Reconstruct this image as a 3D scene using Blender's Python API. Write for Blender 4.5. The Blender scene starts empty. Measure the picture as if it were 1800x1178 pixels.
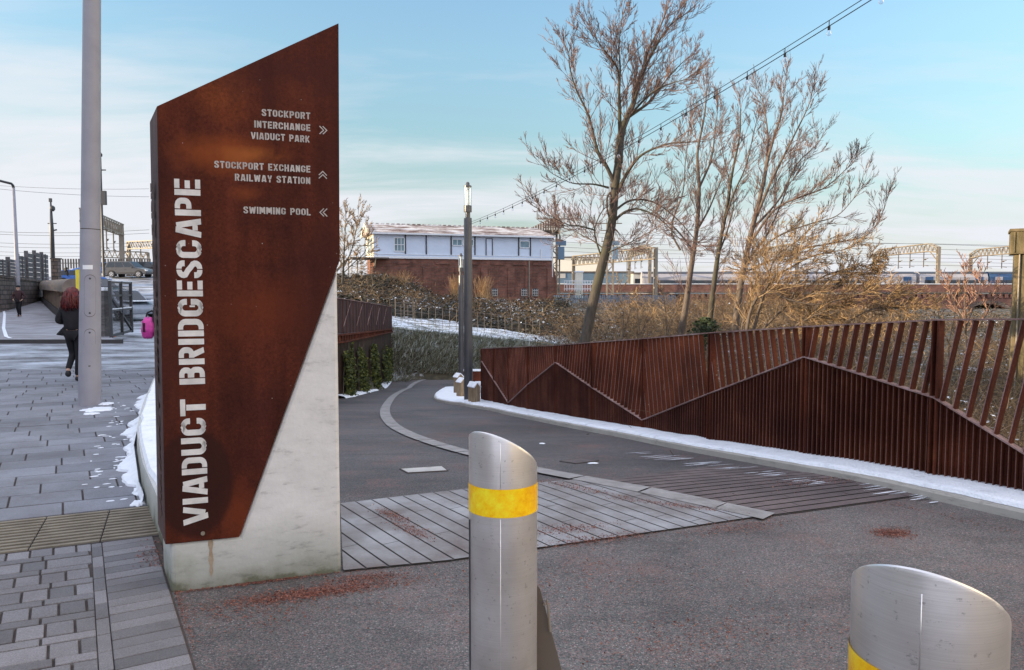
import bpy, math, random
from mathutils import Vector, Matrix, noise
R = math.radians
sc = bpy.context.scene
col = sc.collection
# ------------------------------------------------------------------ camera
FX, CX, CY, EYE = 1300.0, 900.0, 589.0, 1.65
PITCH = math.atan(77 / FX)
cam_d = bpy.data.cameras.new("camera")
cam_d.sensor_width = 36.0
cam_d.lens = 36.0 * FX / 1800.0
cam_d.clip_start = 0.05
cam_d.clip_end = 9000
cam = bpy.data.objects.new("camera", cam_d)
cam.location = (0, 0, EYE)
cam.rotation_euler = (R(90) - PITCH, 0, 0)
col.objects.link(cam)
sc.camera = cam
# ------------------------------------------------------------------ sun, sky, exposure
SUN_A, SUN_E = R(12), R(9)          # sun to the left, a little behind the camera, low winter sun
to_sun = Vector((-math.cos(SUN_A) * math.cos(SUN_E), -math.sin(SUN_A) * math.cos(SUN_E), math.sin(SUN_E)))
sl = bpy.data.lights.new("sun", 'SUN')
sl.energy = 3.4
sl.angle = R(0.5)
sl.color = (1.0, 0.78, 0.50)
so = bpy.data.objects.new("sun", sl)
so.rotation_euler = to_sun.to_track_quat('Z', 'Y').to_euler()
so.location = (-40, -10, 40)
col.objects.link(so)
sc.view_settings.view_transform = 'Standard'
sc.view_settings.look = 'None'
sc.view_settings.exposure = 1.45
sc.view_settings.gamma = 1.0
world = bpy.data.worlds.new("World")
sc.world = world
world.use_nodes = True
wn = world.node_tree
for n in list(wn.nodes):
    wn.nodes.remove(n)


def N(t, kind, **kw):
    n = t.nodes.new(kind)
    for k, v in kw.items():
        if k.startswith("i_"):
            key = k[2:]
            key = int(key) if key.isdigit() else key.replace("_", " ")
            n.inputs[key].default_value = v
        else:
            setattr(n, k, v)
    return n


def L(t, a, b):
    t.links.new(a, b)


def ramp(t, stops, src=None, interp='LINEAR'):
    n = t.nodes.new('ShaderNodeValToRGB')
    cr = n.color_ramp
    cr.interpolation = interp
    while len(cr.elements) < len(stops):
        cr.elements.new(0.5)
    for e, (p, c) in zip(cr.elements, stops):
        e.position = p
        e.color = (c[0], c[1], c[2], 1) if not isinstance(c, (int, float)) else (c, c, c, 1)
    if src is not None:
        L(t, src, n.inputs[0])
    return n


def build_world(t):
    out = N(t, 'ShaderNodeOutputWorld')
    bg = N(t, 'ShaderNodeBackground', i_Strength=0.15)
    sky = N(t, 'ShaderNodeTexSky', sky_type='NISHITA', sun_disc=False)
    sky.sun_elevation = SUN_E
    sky.sun_rotation = math.atan2(to_sun.x, to_sun.y)
    sky.air_density = 1.0
    sky.dust_density = 0.6
    sky.ozone_density = 1.2
    tc = N(t, 'ShaderNodeTexCoord')
    sep = N(t, 'ShaderNodeSeparateXYZ')
    L(t, tc.outputs['Generated'], sep.inputs[0])
    # project the view direction on a flat cloud layer
    zc = N(t, 'ShaderNodeMath', operation='MAXIMUM', i_1=0.0)
    L(t, sep.outputs[2], zc.inputs[0])
    za = N(t, 'ShaderNodeMath', operation='ADD', i_1=0.16)
    L(t, zc.outputs[0], za.inputs[0])
    dx = N(t, 'ShaderNodeMath', operation='DIVIDE')
    L(t, sep.outputs[0], dx.inputs[0]); L(t, za.outputs[0], dx.inputs[1])
    dy = N(t, 'ShaderNodeMath', operation='DIVIDE')
    L(t, sep.outputs[1], dy.inputs[0]); L(t, za.outputs[0], dy.inputs[1])
    # the low haze of the Nishita sky is held back, the high sky kept
    tr = ramp(t, SKY_RAMP, zc.outputs[0])
    tint = N(t, 'ShaderNodeMix', data_type='RGBA', blend_type='MULTIPLY')
    tint.inputs[0].default_value = 1.0
    L(t, sky.outputs[0], tint.inputs[6])
    L(t, tr.outputs[0], tint.inputs[7])
    cmb = N(t, 'ShaderNodeCombineXYZ')
    L(t, dx.outputs[0], cmb.inputs[0]); L(t, dy.outputs[0], cmb.inputs[1])
    mp = N(t, 'ShaderNodeMapping')
    mp.inputs['Rotation'].default_value = (0, 0, R(-18))
    mp.inputs['Scale'].default_value = (0.8, 2.3, 1)
    mp.inputs['Location'].default_value = (CLOUD_OFF[0], CLOUD_OFF[1], 0)
    L(t, cmb.outputs[0], mp.inputs[0])
    n1 = N(t, 'ShaderNodeTexNoise', i_Scale=0.9, i_Detail=7.0, i_Roughness=0.58, i_Distortion=0.35)
    L(t, mp.outputs[0], n1.inputs['Vector'])
    # more cloud near the horizon (z small), and towards the left of the view
    ez = ramp(t, [(0.0, 0.52), (0.09, 0.38), (0.19, 0.17), (0.27, 0.02), (0.32, -0.06), (0.42, 0.0), (0.55, 0.24), (0.8, 0.42)], zc.outputs[0])
    lx = N(t, 'ShaderNodeMapRange', i_1=-0.12, i_2=-0.5, i_3=0.0, i_4=0.20)
    L(t, sep.outputs[0], lx.inputs[0])
    a1 = N(t, 'ShaderNodeMath', operation='ADD')
    L(t, n1.outputs[0], a1.inputs[0]); L(t, ez.outputs[0], a1.inputs[1])
    a2 = N(t, 'ShaderNodeMath', operation='ADD')
    L(t, a1.outputs[0], a2.inputs[0]); L(t, lx.outputs[0], a2.inputs[1])
    bk = N(t, 'ShaderNodeMapRange', i_1=0.15, i_2=-0.35, i_3=0.0, i_4=0.34)  # denser cloud behind the camera, added for fill light
    L(t, sep.outputs[1], bk.inputs[0])
    a3 = N(t, 'ShaderNodeMath', operation='ADD')
    L(t, a2.outputs[0], a3.inputs[0]); L(t, bk.outputs[0], a3.inputs[1])
    a2 = a3
    # brighter cloud added overhead and behind the camera, out of view, as fill
    bz = N(t, 'ShaderNodeMapRange', i_1=0.42, i_2=0.75, i_3=0.0, i_4=1.0)
    L(t, zc.outputs[0], bz.inputs[0])
    by = N(t, 'ShaderNodeMapRange', i_1=0.1, i_2=-0.5, i_3=0.0, i_4=1.0)
    L(t, sep.outputs[1], by.inputs[0])
    bm = N(t, 'ShaderNodeMath', operation='MAXIMUM')
    L(t, bz.outputs[0], bm.inputs[0]); L(t, by.outputs[0], bm.inputs[1])
    ccol = N(t, 'ShaderNodeMix', data_type='RGBA')
    L(t, bm.outputs[0], ccol.inputs[0])
    ccol.inputs[6].default_value = CLOUD_COL
    ccol.inputs[7].default_value = CLOUD_FILL
    msk = ramp(t, [(0.60, 0.0), (0.72, 0.22), (0.84, 0.62), (1.0, 0.96)], a2.outputs[0])
    cl = N(t, 'ShaderNodeMix', data_type='RGBA')
    L(t, msk.outputs[0], cl.inputs[0])
    L(t, tint.outputs[2], cl.inputs[6])
    L(t, ccol.outputs[2], cl.inputs[7])
    L(t, cl.outputs[2], bg.inputs[0])
    L(t, bg.outputs[0], out.inputs[0])


SKY_RAMP = [(0.0, (0.30, 0.31, 0.36)), (0.08, (0.36, 0.40, 0.44)), (0.18, (0.57, 0.62, 0.60)), (0.30, (0.72, 0.80, 0.80)), (0.45, (0.80, 0.92, 0.98))]
CLOUD_COL = (2.1, 2.15, 2.3, 1)
CLOUD_FILL = (3.25, 3.4, 4.05, 1)  # bright out-of-view cloud, added as fill light
CLOUD_OFF = (1.7, 0.4)
build_world(wn)


# ------------------------------------------------------------------ pixel helpers (photo pixels, 1800 wide)
def ray(px, py):
    u = (px - CX) / FX
    w = -(py - CY) / FX
    cp, sp = math.cos(PITCH), math.sin(PITCH)
    return Vector((u, cp + w * sp, -sp + w * cp))


def at(px, py, Y):
    d = ray(px, py)
    k = Y / d.y
    return Vector((d.x * k, Y, EYE + d.z * k))


def zpath(y):
    t = max(0.0, y - 6.0)
    return -0.1 * (t * t / (t + 0.9)) if t < 40 else -3.9


def zleft(y):
    t = max(0.0, y - 25.0)
    return min(0.00125 * t * t, 3.2)


def gnd(px, py, zf=None):
    d = ray(px, py)
    if zf is None:
        k = -EYE / d.z
        p = Vector((d.x * k, d.y * k, 0))
        return p
    Y = 3.0
    for _ in range(4000):
        p = at(px, py, Y)
        if p.z <= zf(Y):
            break
        Y += 0.02
    return p


# ------------------------------------------------------------------ mesh builder
class MB:
    def __init__(self):
        self.v = []
        self.f = []
        self.mr = []

    def m(self, idx):
        self.mr.append((len(self.f), idx))
        return self

    def quad(self, a, b, c, d):
        i = len(self.v)
        self.v += [tuple(a), tuple(b), tuple(c), tuple(d)]
        self.f.append((i, i + 1, i + 2, i + 3))
        return self

    def poly(self, pts):
        i = len(self.v)
        self.v += [tuple(p) for p in pts]
        self.f.append(tuple(range(i, i + len(pts))))
        return self

    def box(self, c, s, rz=0.0, axes=None):
        """centre, full size, rotated about z (or explicit axes)"""
        hx, hy, hz = s[0] / 2, s[1] / 2, s[2] / 2
        if axes is None:
            ax = Vector((math.cos(rz), math.sin(rz), 0)); ay = Vector((-math.sin(rz), math.cos(rz), 0)); az = Vector((0, 0, 1))
        else:
            ax, ay, az = axes
        c = Vector(c)
        i = len(self.v)
        for sx, sy, sz in ((-1, -1, -1), (1, -1, -1), (1, 1, -1), (-1, 1, -1), (-1, -1, 1), (1, -1, 1), (1, 1, 1), (-1, 1, 1)):
            self.v.append(tuple(c + ax * hx * sx + ay * hy * sy + az * hz * sz))
        for f in ((0, 3, 2, 1), (4, 5, 6, 7), (0, 1, 5, 4), (1, 2, 6, 5), (2, 3, 7, 6), (3, 0, 4, 7)):
            self.f.append(tuple(i + k for k in f))
        return self

    def bar(self, p, q, w, h=None, up=Vector((0, 0, 1))):
        p, q = Vector(p), Vector(q)
        d = q - p
        ln = d.length
        if ln < 1e-6:
            return self
        az = d / ln
        ax = az.cross(up)
        if ax.length < 1e-4:
            ax = Vector((1, 0, 0))
        ax.normalize()
        ay = az.cross(ax)
        return self.box((p + q) / 2, (w, h or w, ln), axes=(ax, ay, az))

    def prism(self, pts, off):
        """closed polygon pts extruded by vector off"""
        n = len(pts)
        off = Vector(off)
        i = len(self.v)
        self.v += [tuple(p) for p in pts] + [tuple(Vector(p) + off) for p in pts]
        self.f.append(tuple(range(i + n - 1, i - 1, -1)))
        self.f.append(tuple(range(i + n, i + 2 * n)))
        for k in range(n):
            k2 = (k + 1) % n
            self.f.append((i + k, i + k2, i + n + k2, i + n + k))
        return self

    def tube(self, pts, rad, n=6, caps=True):
        pts = [Vector(p) for p in pts]
        if not isinstance(rad, (list, tuple)):
            rad = [rad] * len(pts)
        i0 = len(self.v)
        m = len(pts)
        prev = None
        for k in range(m):
            d = pts[min(k + 1, m - 1)] - pts[max(k - 1, 0)]
            if d.length < 1e-9:
                d = Vector((0, 0, 1))
            d.normalize()
            if prev is None:
                a = d.cross(Vector((0.31, 0.17, 0.93)) if abs(d.z) < 0.9 else Vector((1, 0.1, 0)))
            else:
                a = prev - d * prev.dot(d)
            if a.length < 1e-6:
                a = d.orthogonal()
            a.normalize()
            prev = a
            b = d.cross(a)
            for j in range(n):
                t = 2 * math.pi * j / n
                self.v.append(tuple(pts[k] + (a * math.cos(t) + b * math.sin(t)) * rad[k]))
        for k in range(m - 1):
            for j in range(n):
                j2 = (j + 1) % n
                self.f.append((i0 + k * n + j, i0 + k * n + j2, i0 + (k + 1) * n + j2, i0 + (k + 1) * n + j))
        if caps:
            self.f.append(tuple(range(i0 + n - 1, i0 - 1, -1)))
            self.f.append(tuple(range(i0 + (m - 1) * n, i0 + m * n)))
        return self

    def lathe(self, c, prof, n=24):
        """profile of (r, z) around vertical axis at c"""
        c = Vector(c)
        i0 = len(self.v)
        for r, z in prof:
            for j in range(n):
                t = 2 * math.pi * j / n
                self.v.append((c.x + r * math.cos(t), c.y + r * math.sin(t), c.z + z))
        for k in range(len(prof) - 1):
            for j in range(n):
                j2 = (j + 1) % n
                self.f.append((i0 + k * n + j, i0 + k * n + j2, i0 + (k + 1) * n + j2, i0 + (k + 1) * n + j))
        self.f.append(tuple(range(i0 + n - 1, i0 - 1, -1)))
        m = len(prof)
        self.f.append(tuple(range(i0 + (m - 1) * n, i0 + m * n)))
        return self

    def build(self, name, mat, parent=None, local=False, smooth=False, bevel=0.0, loc=None):
        me = bpy.data.meshes.new(name)
        v = self.v
        off = Vector((0, 0, 0))
        if parent is not None and not local:
            q = parent
            while q is not None:
                off += Vector(q.location)
                q = q.parent
        if loc is not None:
            off = Vector(loc)
        if off.length > 0:
            v = [(a - off.x, b - off.y, c - off.z) for a, b, c in v]
        me.from_pydata(v, [], self.f)
        me.update()
        if smooth:
            me.polygons.foreach_set("use_smooth", [True] * len(me.polygons))
        o = bpy.data.objects.new(name, me)
        if loc is not None:
            o.location = loc
        if isinstance(mat, (list, tuple)):
            for q in mat:
                me.materials.append(q)
            idx, cur, k = [], 0, 0
            for i in range(len(self.f)):
                while k < len(self.mr) and self.mr[k][0] <= i:
                    cur = self.mr[k][1]
                    k += 1
                idx.append(cur)
            me.polygons.foreach_set("material_index", idx)
        elif mat is not None:
            me.materials.append(mat)
        col.objects.link(o)
        o.parent = parent
        if bevel > 0:
            b = o.modifiers.new("bevel", 'BEVEL')
            b.width = bevel
            b.segments = 2
            b.limit_method = 'ANGLE'
            b.angle_limit = R(35)
            b.harden_normals = False
        return o


def smooth_by_angle(o, ang=35):
    me = o.data
    me.polygons.foreach_set("use_smooth", [True] * len(me.polygons))
    try:
        me.set_sharp_from_angle(angle=R(ang))
    except Exception:
        pass
    return o


def tag(o, label=None, cat=None, group=None, kind='thing'):
    if label:
        o['label'] = label
    if cat:
        o['category'] = cat
    if group:
        o['group'] = group
    if kind:
        o['kind'] = kind
    return o


def thing(name, label, cat, loc=(0, 0, 0), rz=0.0, group=None):
    o = bpy.data.objects.new(name, None)
    o.empty_display_size = 0.2
    o.location = loc
    o.rotation_euler = (0, 0, rz)
    col.objects.link(o)
    return tag(o, label, cat, group)


def structure(name, mb, mat, **kw):
    o = mb.build(name, mat, **kw)
    o['kind'] = 'structure'
    return o


def copy_tree(o, parent=None):
    c = o.copy()
    col.objects.link(c)
    c.parent = parent
    for ch in list(o.children):
        copy_tree(ch, c)
    return c


# ------------------------------------------------------------------ materials
def new_mat(name):
    m = bpy.data.materials.new(name)
    m.use_nodes = True
    t = m.node_tree
    b = t.nodes['Principled BSDF']
    return m, t, b


def posn(t, scale=None):
    g = N(t, 'ShaderNodeNewGeometry')
    if scale is None:
        return g.outputs['Position']
    mp = N(t, 'ShaderNodeMapping')
    mp.inputs['Scale'].default_value = scale
    L(t, g.outputs['Position'], mp.inputs[0])
    return mp.outputs[0]


def noisy(name, stops, scale=4.0, rough=0.8, metal=0.0, detail=6.0, bump=0.0, bscale=None, vecscale=None, nrough=0.6, objspace=False, spec=None):
    """material whose colour runs through stops along a noise"""
    m, t, b = new_mat(name)
    if objspace:
        tc = N(t, 'ShaderNodeTexCoord')
        vec = tc.outputs['Object']
        if vecscale:
            mp = N(t, 'ShaderNodeMapping'); mp.inputs['Scale'].default_value = vecscale
            L(t, vec, mp.inputs[0]); vec = mp.outputs[0]
    else:
        vec = posn(t, vecscale)
    n = N(t, 'ShaderNodeTexNoise', i_Scale=scale, i_Detail=detail, i_Roughness=nrough)
    L(t, vec, n.inputs['Vector'])
    r = ramp(t, stops, n.outputs[0])
    L(t, r.outputs[0], b.inputs['Base Color'])
    b.inputs['Roughness'].default_value = rough
    b.inputs['Metallic'].default_value = metal
    if spec is not None:
        b.inputs['Specular IOR Level'].default_value = spec
    if bump > 0:
        n2 = N(t, 'ShaderNodeTexNoise', i_Scale=bscale or scale * 6, i_Detail=4.0)
        L(t, vec, n2.inputs['Vector'])
        bp = N(t, 'ShaderNodeBump', i_Strength=bump, i_Distance=0.02)
        L(t, n2.outputs[0], bp.inputs['Height'])
        L(t, bp.outputs[0], b.inputs['Normal'])
    return m


def plain(name, c, rough=0.6, metal=0.0, var=0.12, scale=6.0, bump=0.0):
    lo = tuple(x * (1 - var) for x in c)
    hi = tuple(min(1, x * (1 + var)) for x in c)
    return noisy(name, [(0.3, lo), (0.7, hi)], scale=scale, rough=rough, metal=metal, bump=bump)


def mix(t, fac, a, b, mode='MIX'):
    m = N(t, 'ShaderNodeMix', data_type='RGBA', blend_type=mode)
    for sock, v in ((m.inputs[0], fac), (m.inputs[6], a), (m.inputs[7], b)):
        if isinstance(v, bpy.types.NodeSocket):
            L(t, v, sock)
        elif isinstance(v, (int, float)):
            sock.default_value = v
        else:
            sock.default_value = (v[0], v[1], v[2], 1)
    return m.outputs[2]


def corten_mat(name, dark, mid, bright, streak=False, patch=True, rough=0.72):
    m, t, b = new_mat(name)
    p = posn(t)
    n1 = N(t, 'ShaderNodeTexNoise', i_Scale=1.6, i_Detail=4.0, i_Roughness=0.55, i_Distortion=0.2)
    L(t, p, n1.inputs['Vector'])
    r1 = ramp(t, [(0.36, dark), (0.58, mid), (0.74, bright)], n1.outputs[0])
    n2 = N(t, 'ShaderNodeTexNoise', i_Scale=60.0, i_Detail=5.0, i_Roughness=0.75)
    L(t, p, n2.inputs['Vector'])
    r2 = ramp(t, [(0.3, 0.62), (0.7, 1.32)], n2.outputs[0])
    c = mix(t, 1.0, r1.outputs[0], r2.outputs[0], 'MULTIPLY')
    n4 = N(t, 'ShaderNodeTexNoise', i_Scale=3.0, i_Detail=3.0)
    L(t, posn(t, (3.0, 3.0, 0.35)), n4.inputs['Vector'])
    r4 = ramp(t, [(0.35, 0.75), (0.7, 1.2)], n4.outputs[0])
    c = mix(t, 1.0, c, r4.outputs[0], 'MULTIPLY')
    # pale specks of dirt
    v = N(t, 'ShaderNodeTexVoronoi', i_Scale=13.0)
    L(t, p, v.inputs['Vector'])
    r3 = ramp(t, [(0.018, 1.0), (0.05, 0.0)], v.outputs['Distance'])
    if patch:
        c = mix(t, r3.outputs[0], c, (0.35, 0.30, 0.26))
    L(t, c, b.inputs['Base Color'])
    b.inputs['Roughness'].default_value = rough
    b.inputs['Specular IOR Level'].default_value = 0.12
    bp = N(t, 'ShaderNodeBump', i_Strength=0.12, i_Distance=0.01)
    L(t, n2.outputs[0], bp.inputs['Height'])
    L(t, bp.outputs[0], b.inputs['Normal'])
    return m


def concrete_mat(name, base, dirtz=None):
    m, t, b = new_mat(name)
    p = posn(t)
    n1 = N(t, 'ShaderNodeTexNoise', i_Scale=2.2, i_Detail=8.0, i_Roughness=0.65)
    L(t, p, n1.inputs['Vector'])
    lo = tuple(x * 0.86 for x in base); hi = tuple(min(.95, x * 1.08) for x in base)
    r1 = ramp(t, [(0.32, lo), (0.52, base), (0.72, hi)], n1.outputs[0])
    n3 = N(t, 'ShaderNodeTexNoise', i_Scale=7.0, i_Detail=6.0, i_Roughness=0.7)
    L(t, posn(t, (1, 1, 3.2)), n3.inputs['Vector'])
    r3 = ramp(t, [(0.30, 0.66), (0.43, 0.98), (0.66, 1.06)], n3.outputs[0])
    c = mix(t, 1.0, r1.outputs[0], r3.outputs[0], 'MULTIPLY')
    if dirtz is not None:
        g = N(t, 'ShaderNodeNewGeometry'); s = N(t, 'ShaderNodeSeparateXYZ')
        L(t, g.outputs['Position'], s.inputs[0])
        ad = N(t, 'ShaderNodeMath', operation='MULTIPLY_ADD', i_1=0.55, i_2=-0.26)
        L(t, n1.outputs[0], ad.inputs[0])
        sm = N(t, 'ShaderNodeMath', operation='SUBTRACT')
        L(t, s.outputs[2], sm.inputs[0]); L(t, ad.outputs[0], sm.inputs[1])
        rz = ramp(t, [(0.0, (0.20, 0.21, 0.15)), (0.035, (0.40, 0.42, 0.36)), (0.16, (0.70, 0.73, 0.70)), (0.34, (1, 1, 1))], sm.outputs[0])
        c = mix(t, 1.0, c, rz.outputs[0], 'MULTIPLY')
    v = N(t, 'ShaderNodeTexVoronoi', i_Scale=38.0)
    L(t, p, v.inputs['Vector'])
    r4 = ramp(t, [(0.03, 0.55), (0.09, 1.0)], v.outputs['Distance'])
    c = mix(t, 0.55, c, mix(t, 1.0, c, r4.outputs[0], 'MULTIPLY'))
    L(t, c, b.inputs['Base Color'])
    b.inputs['Roughness'].default_value = 0.85
    n2 = N(t, 'ShaderNodeTexNoise', i_Scale=45.0, i_Detail=5.0)
    L(t, p, n2.inputs['Vector'])
    bp = N(t, 'ShaderNodeBump', i_Strength=0.2, i_Distance=0.01)
    L(t, n2.outputs[0], bp.inputs['Height'])
    L(t, bp.outputs[0], b.inputs['Normal'])
    return m


def asphalt_mat(name, base, chips=True, leaf=True, frost=0.0):
    m, t, b = new_mat(name)
    p = posn(t)
    n1 = N(t, 'ShaderNodeTexNoise', i_Scale=0.5, i_Detail=5.0)
    L(t, p, n1.inputs['Vector'])
    r1 = ramp(t, [(0.34, tuple(x * 0.66 for x in base)), (0.46, tuple(x * 0.92 for x in base)), (0.68, tuple(x * 1.2 for x in base))], n1.outputs[0])
    c = r1.outputs[0]
    nd = N(t, 'ShaderNodeTexNoise', i_Scale=2.6, i_Detail=8.0, i_Roughness=0.7)
    L(t, posn(t, (0.6, 1.3, 1)), nd.inputs['Vector'])
    rd = ramp(t, [(0.36, 0.74), (0.5, 1.0), (0.7, 1.1)], nd.outputs[0])
    c = mix(t, 1.0, c, rd.outputs[0], 'MULTIPLY')
    v = N(t, 'ShaderNodeTexVoronoi', i_Scale=150.0)
    L(t, p, v.inputs['Vector'])
    if chips:
        sp = N(t, 'ShaderNodeSeparateColor'); L(t, v.outputs['Color'], sp.inputs[0])
        r2 = ramp(t, [(0.0, (0.50, 0.52, 0.55)), (0.3, (0.74, 0.87, 0.84)), (0.52, (1.25, 0.96, 0.97)), (0.74, (0.96, 1.06, 1.02)), (0.88, (1.55, 1.25, 1.16)), (0.965, (2.0, 2.0, 2.0)), (1.0, (3.6, 3.5, 3.4))], sp.outputs[0], 'CONSTANT')
        c = mix(t, 1.0, c, r2.outputs[0], 'MULTIPLY')
        # darker between chips
        r5 = ramp(t, [(0.0, 1.1), (0.45, 1.0), (0.75, 0.66)], v.outputs['Distance'])
        c = mix(t, 1.0, c, r5.outputs[0], 'MULTIPLY')
    if leaf:
        n3 = N(t, 'ShaderNodeTexNoise', i_Scale=1.3, i_Detail=6.0, i_Roughness=0.7)
        L(t, p, n3.inputs['Vector'])
        n4 = N(t, 'ShaderNodeTexNoise', i_Scale=80.0, i_Detail=2.0)
        L(t, p, n4.inputs['Vector'])
        mu = N(t, 'ShaderNodeMath', operation='MULTIPLY')
        L(t, n3.outputs[0], mu.inputs[0]); L(t, n4.outputs[0], mu.inputs[1])
        r3 = ramp(t, [(0.30, 0.0), (0.38, 0.75)], mu.outputs[0])
        c = mix(t, r3.outputs[0], c, (0.21, 0.105, 0.085))
    if frost > 0:
        n5 = N(t, 'ShaderNodeTexNoise', i_Scale=0.9, i_Detail=8.0, i_Roughness=0.72)
        L(t, posn(t, (0.55, 1.0, 1.0)), n5.inputs['Vector'])
        r6 = ramp(t, [(0.40, 0.0), (0.64, frost)], n5.outputs[0])
        c = mix(t, r6.outputs[0], c, (0.55, 0.60, 0.68))
    L(t, c, b.inputs['Base Color'])
    b.inputs['Roughness'].default_value = 0.7
    bp = N(t, 'ShaderNodeBump', i_Strength=0.55, i_Distance=0.004)
    bp.invert = True
    L(t, v.outputs['Distance'], bp.inputs['Height'])
    L(t, bp.outputs[0], b.inputs['Normal'])
    return m


def paver_mat(name, base, var=0.3, frost=0.0):
    """colour varied per block through the island's random value"""
    m, t, b = new_mat(name)
    g = N(t, 'ShaderNodeNewGeometry')
    r0 = ramp(t, [(0.0, tuple(x * (1 - var) for x in base)), (0.5, base), (1.0, tuple(x * (1 + var) for x in base))], g.outputs['Random Per Island'])
    p = posn(t)
    n1 = N(t, 'ShaderNodeTexNoise', i_Scale=150.0, i_Detail=3.0, i_Roughness=0.8)
    L(t, p, n1.inputs['Vector'])
    r1 = ramp(t, [(0.3, 0.6), (0.7, 1.4)], n1.outputs[0])
    c = mix(t, 1.0, r0.outputs[0], r1.outputs[0], 'MULTIPLY')
    n2 = N(t, 'ShaderNodeTexNoise', i_Scale=1.4, i_Detail=6.0, i_Roughness=0.65)
    L(t, p, n2.inputs['Vector'])
    r2 = ramp(t, [(0.3, (0.74, 0.70, 0.69)), (0.5, (1, 1, 1)), (0.7, (1.12, 1.14, 1.18))], n2.outputs[0])
    c = mix(t, 1.0, c, r2.outputs[0], 'MULTIPLY')
    if frost > 0:
        n5 = N(t, 'ShaderNodeTexNoise', i_Scale=0.8, i_Detail=8.0, i_Roughness=0.75)
        L(t, p, n5.inputs['Vector'])
        r6 = ramp(t, [(0.46, 0.0), (0.68, frost)], n5.outputs[0])
        c = mix(t, r6.outputs[0], c, (0.5, 0.55, 0.62))
    L(t, c, b.inputs['Base Color'])
    b.inputs['Roughness'].default_value = 0.72
    bp = N(t, 'ShaderNodeBump', i_Strength=0.3, i_Distance=0.003)
    L(t, n1.outputs[0], bp.inputs['Height'])
    L(t, bp.outputs[0], b.inputs['Normal'])
    return m


def brick_mat(name, c1, c2, mortar, scale=1.0, objspace=True, rough=0.9, bw=0.225, rh=0.075, ms=0.012, axis='xz', stain=0.5):
    m, t, b = new_mat(name)
    tc = N(t, 'ShaderNodeTexCoord')
    sp = N(t, 'ShaderNodeSeparateXYZ')
    if objspace:
        L(t, tc.outputs['Object'], sp.inputs[0])
    else:
        L(t, posn(t), sp.inputs[0])
    ad = N(t, 'ShaderNodeMath', operation='ADD')
    L(t, sp.outputs[0], ad.inputs[0]); L(t, sp.outputs[1], ad.inputs[1])
    cb = N(t, 'ShaderNodeCombineXYZ')
    L(t, ad.outputs[0], cb.inputs[0]); L(t, sp.outputs[2], cb.inputs[1])
    br = N(t, 'ShaderNodeTexBrick', i_Scale=scale)
    br.inputs['Brick Width'].default_value = bw
    br.inputs['Row Height'].default_value = rh
    br.inputs['Mortar Size'].default_value = ms
    br.inputs['Color1'].default_value = (*c1, 1)
    br.inputs['Color2'].default_value = (*c2, 1)
    br.inputs['Mortar'].default_value = (*mortar, 1)
    L(t, cb.outputs[0], br.inputs['Vector'])
    n = N(t, 'ShaderNodeTexNoise', i_Scale=0.9, i_Detail=8.0, i_Roughness=0.7)
    L(t, posn(t), n.inputs['Vector'])
    r = ramp(t, [(0.3, 1 - stain), (0.6, 1.05), (0.8, 1.25)], n.outputs[0])
    c = mix(t, 1.0, br.outputs[0], r.outputs[0], 'MULTIPLY')
    L(t, c, b.inputs['Base Color'])
    b.inputs['Roughness'].default_value = rough
    bp = N(t, 'ShaderNodeBump', i_Strength=0.5, i_Distance=0.01)
    bp.invert = True
    L(t, br.outputs['Fac'], bp.inputs['Height'])
    L(t, bp.outputs[0], b.inputs['Normal'])
    return m


def steel_mat(name):
    m, t, b = new_mat(name)
    tc = N(t, 'ShaderNodeTexCoord')
    mp = N(t, 'ShaderNodeMapping'); mp.inputs['Scale'].default_value = (1.5, 1.5, 220.0)
    L(t, tc.outputs['Object'], mp.inputs[0])
    n1 = N(t, 'ShaderNodeTexNoise', i_Scale=2.0, i_Detail=4.0, i_Roughness=0.7)
    L(t, mp.outputs[0], n1.inputs['Vector'])
    r1 = ramp(t, [(0.3, (0.66, 0.635, 0.61)), (0.7, (0.76, 0.735, 0.71))], n1.outputs[0])
    # scuffs
    mp2 = N(t, 'ShaderNodeMapping'); mp2.inputs['Scale'].default_value = (22.0, 22.0, 30.0)
    L(t, tc.outputs['Object'], mp2.inputs[0])
    n2 = N(t, 'ShaderNodeTexNoise', i_Scale=2.2, i_Detail=9.0, i_Roughness=0.72)
    L(t, mp2.outputs[0], n2.inputs['Vector'])
    r2 = ramp(t, [(0.60, 0.0), (0.66, 0.55)], n2.outputs[0])
    c = mix(t, r2.outputs[0], r1.outputs[0], (0.20, 0.19, 0.18))
    n3 = N(t, 'ShaderNodeTexNoise', i_Scale=4.0, i_Detail=4.0)
    L(t, tc.outputs['Object'], n3.inputs['Vector'])
    r3 = ramp(t, [(0.35, (0.86, 0.84, 0.82)), (0.65, (1.12, 1.12, 1.14))], n3.outputs[0])
    c = mix(t, 1.0, c, r3.outputs[0], 'MULTIPLY')
    L(t, c, b.inputs['Base Color'])
    b.inputs['Metallic'].default_value = 0.78
    rr = ramp(t, [(0.3, 0.30), (0.7, 0.40)], n1.outputs[0])
    L(t, rr.outputs[0], b.inputs['Roughness'])
    bp = N(t, 'ShaderNodeBump', i_Strength=0.08, i_Distance=0.002)
    L(t, n1.outputs[0], bp.inputs['Height'])
    L(t, bp.outputs[0], b.inputs['Normal'])
    return m


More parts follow.
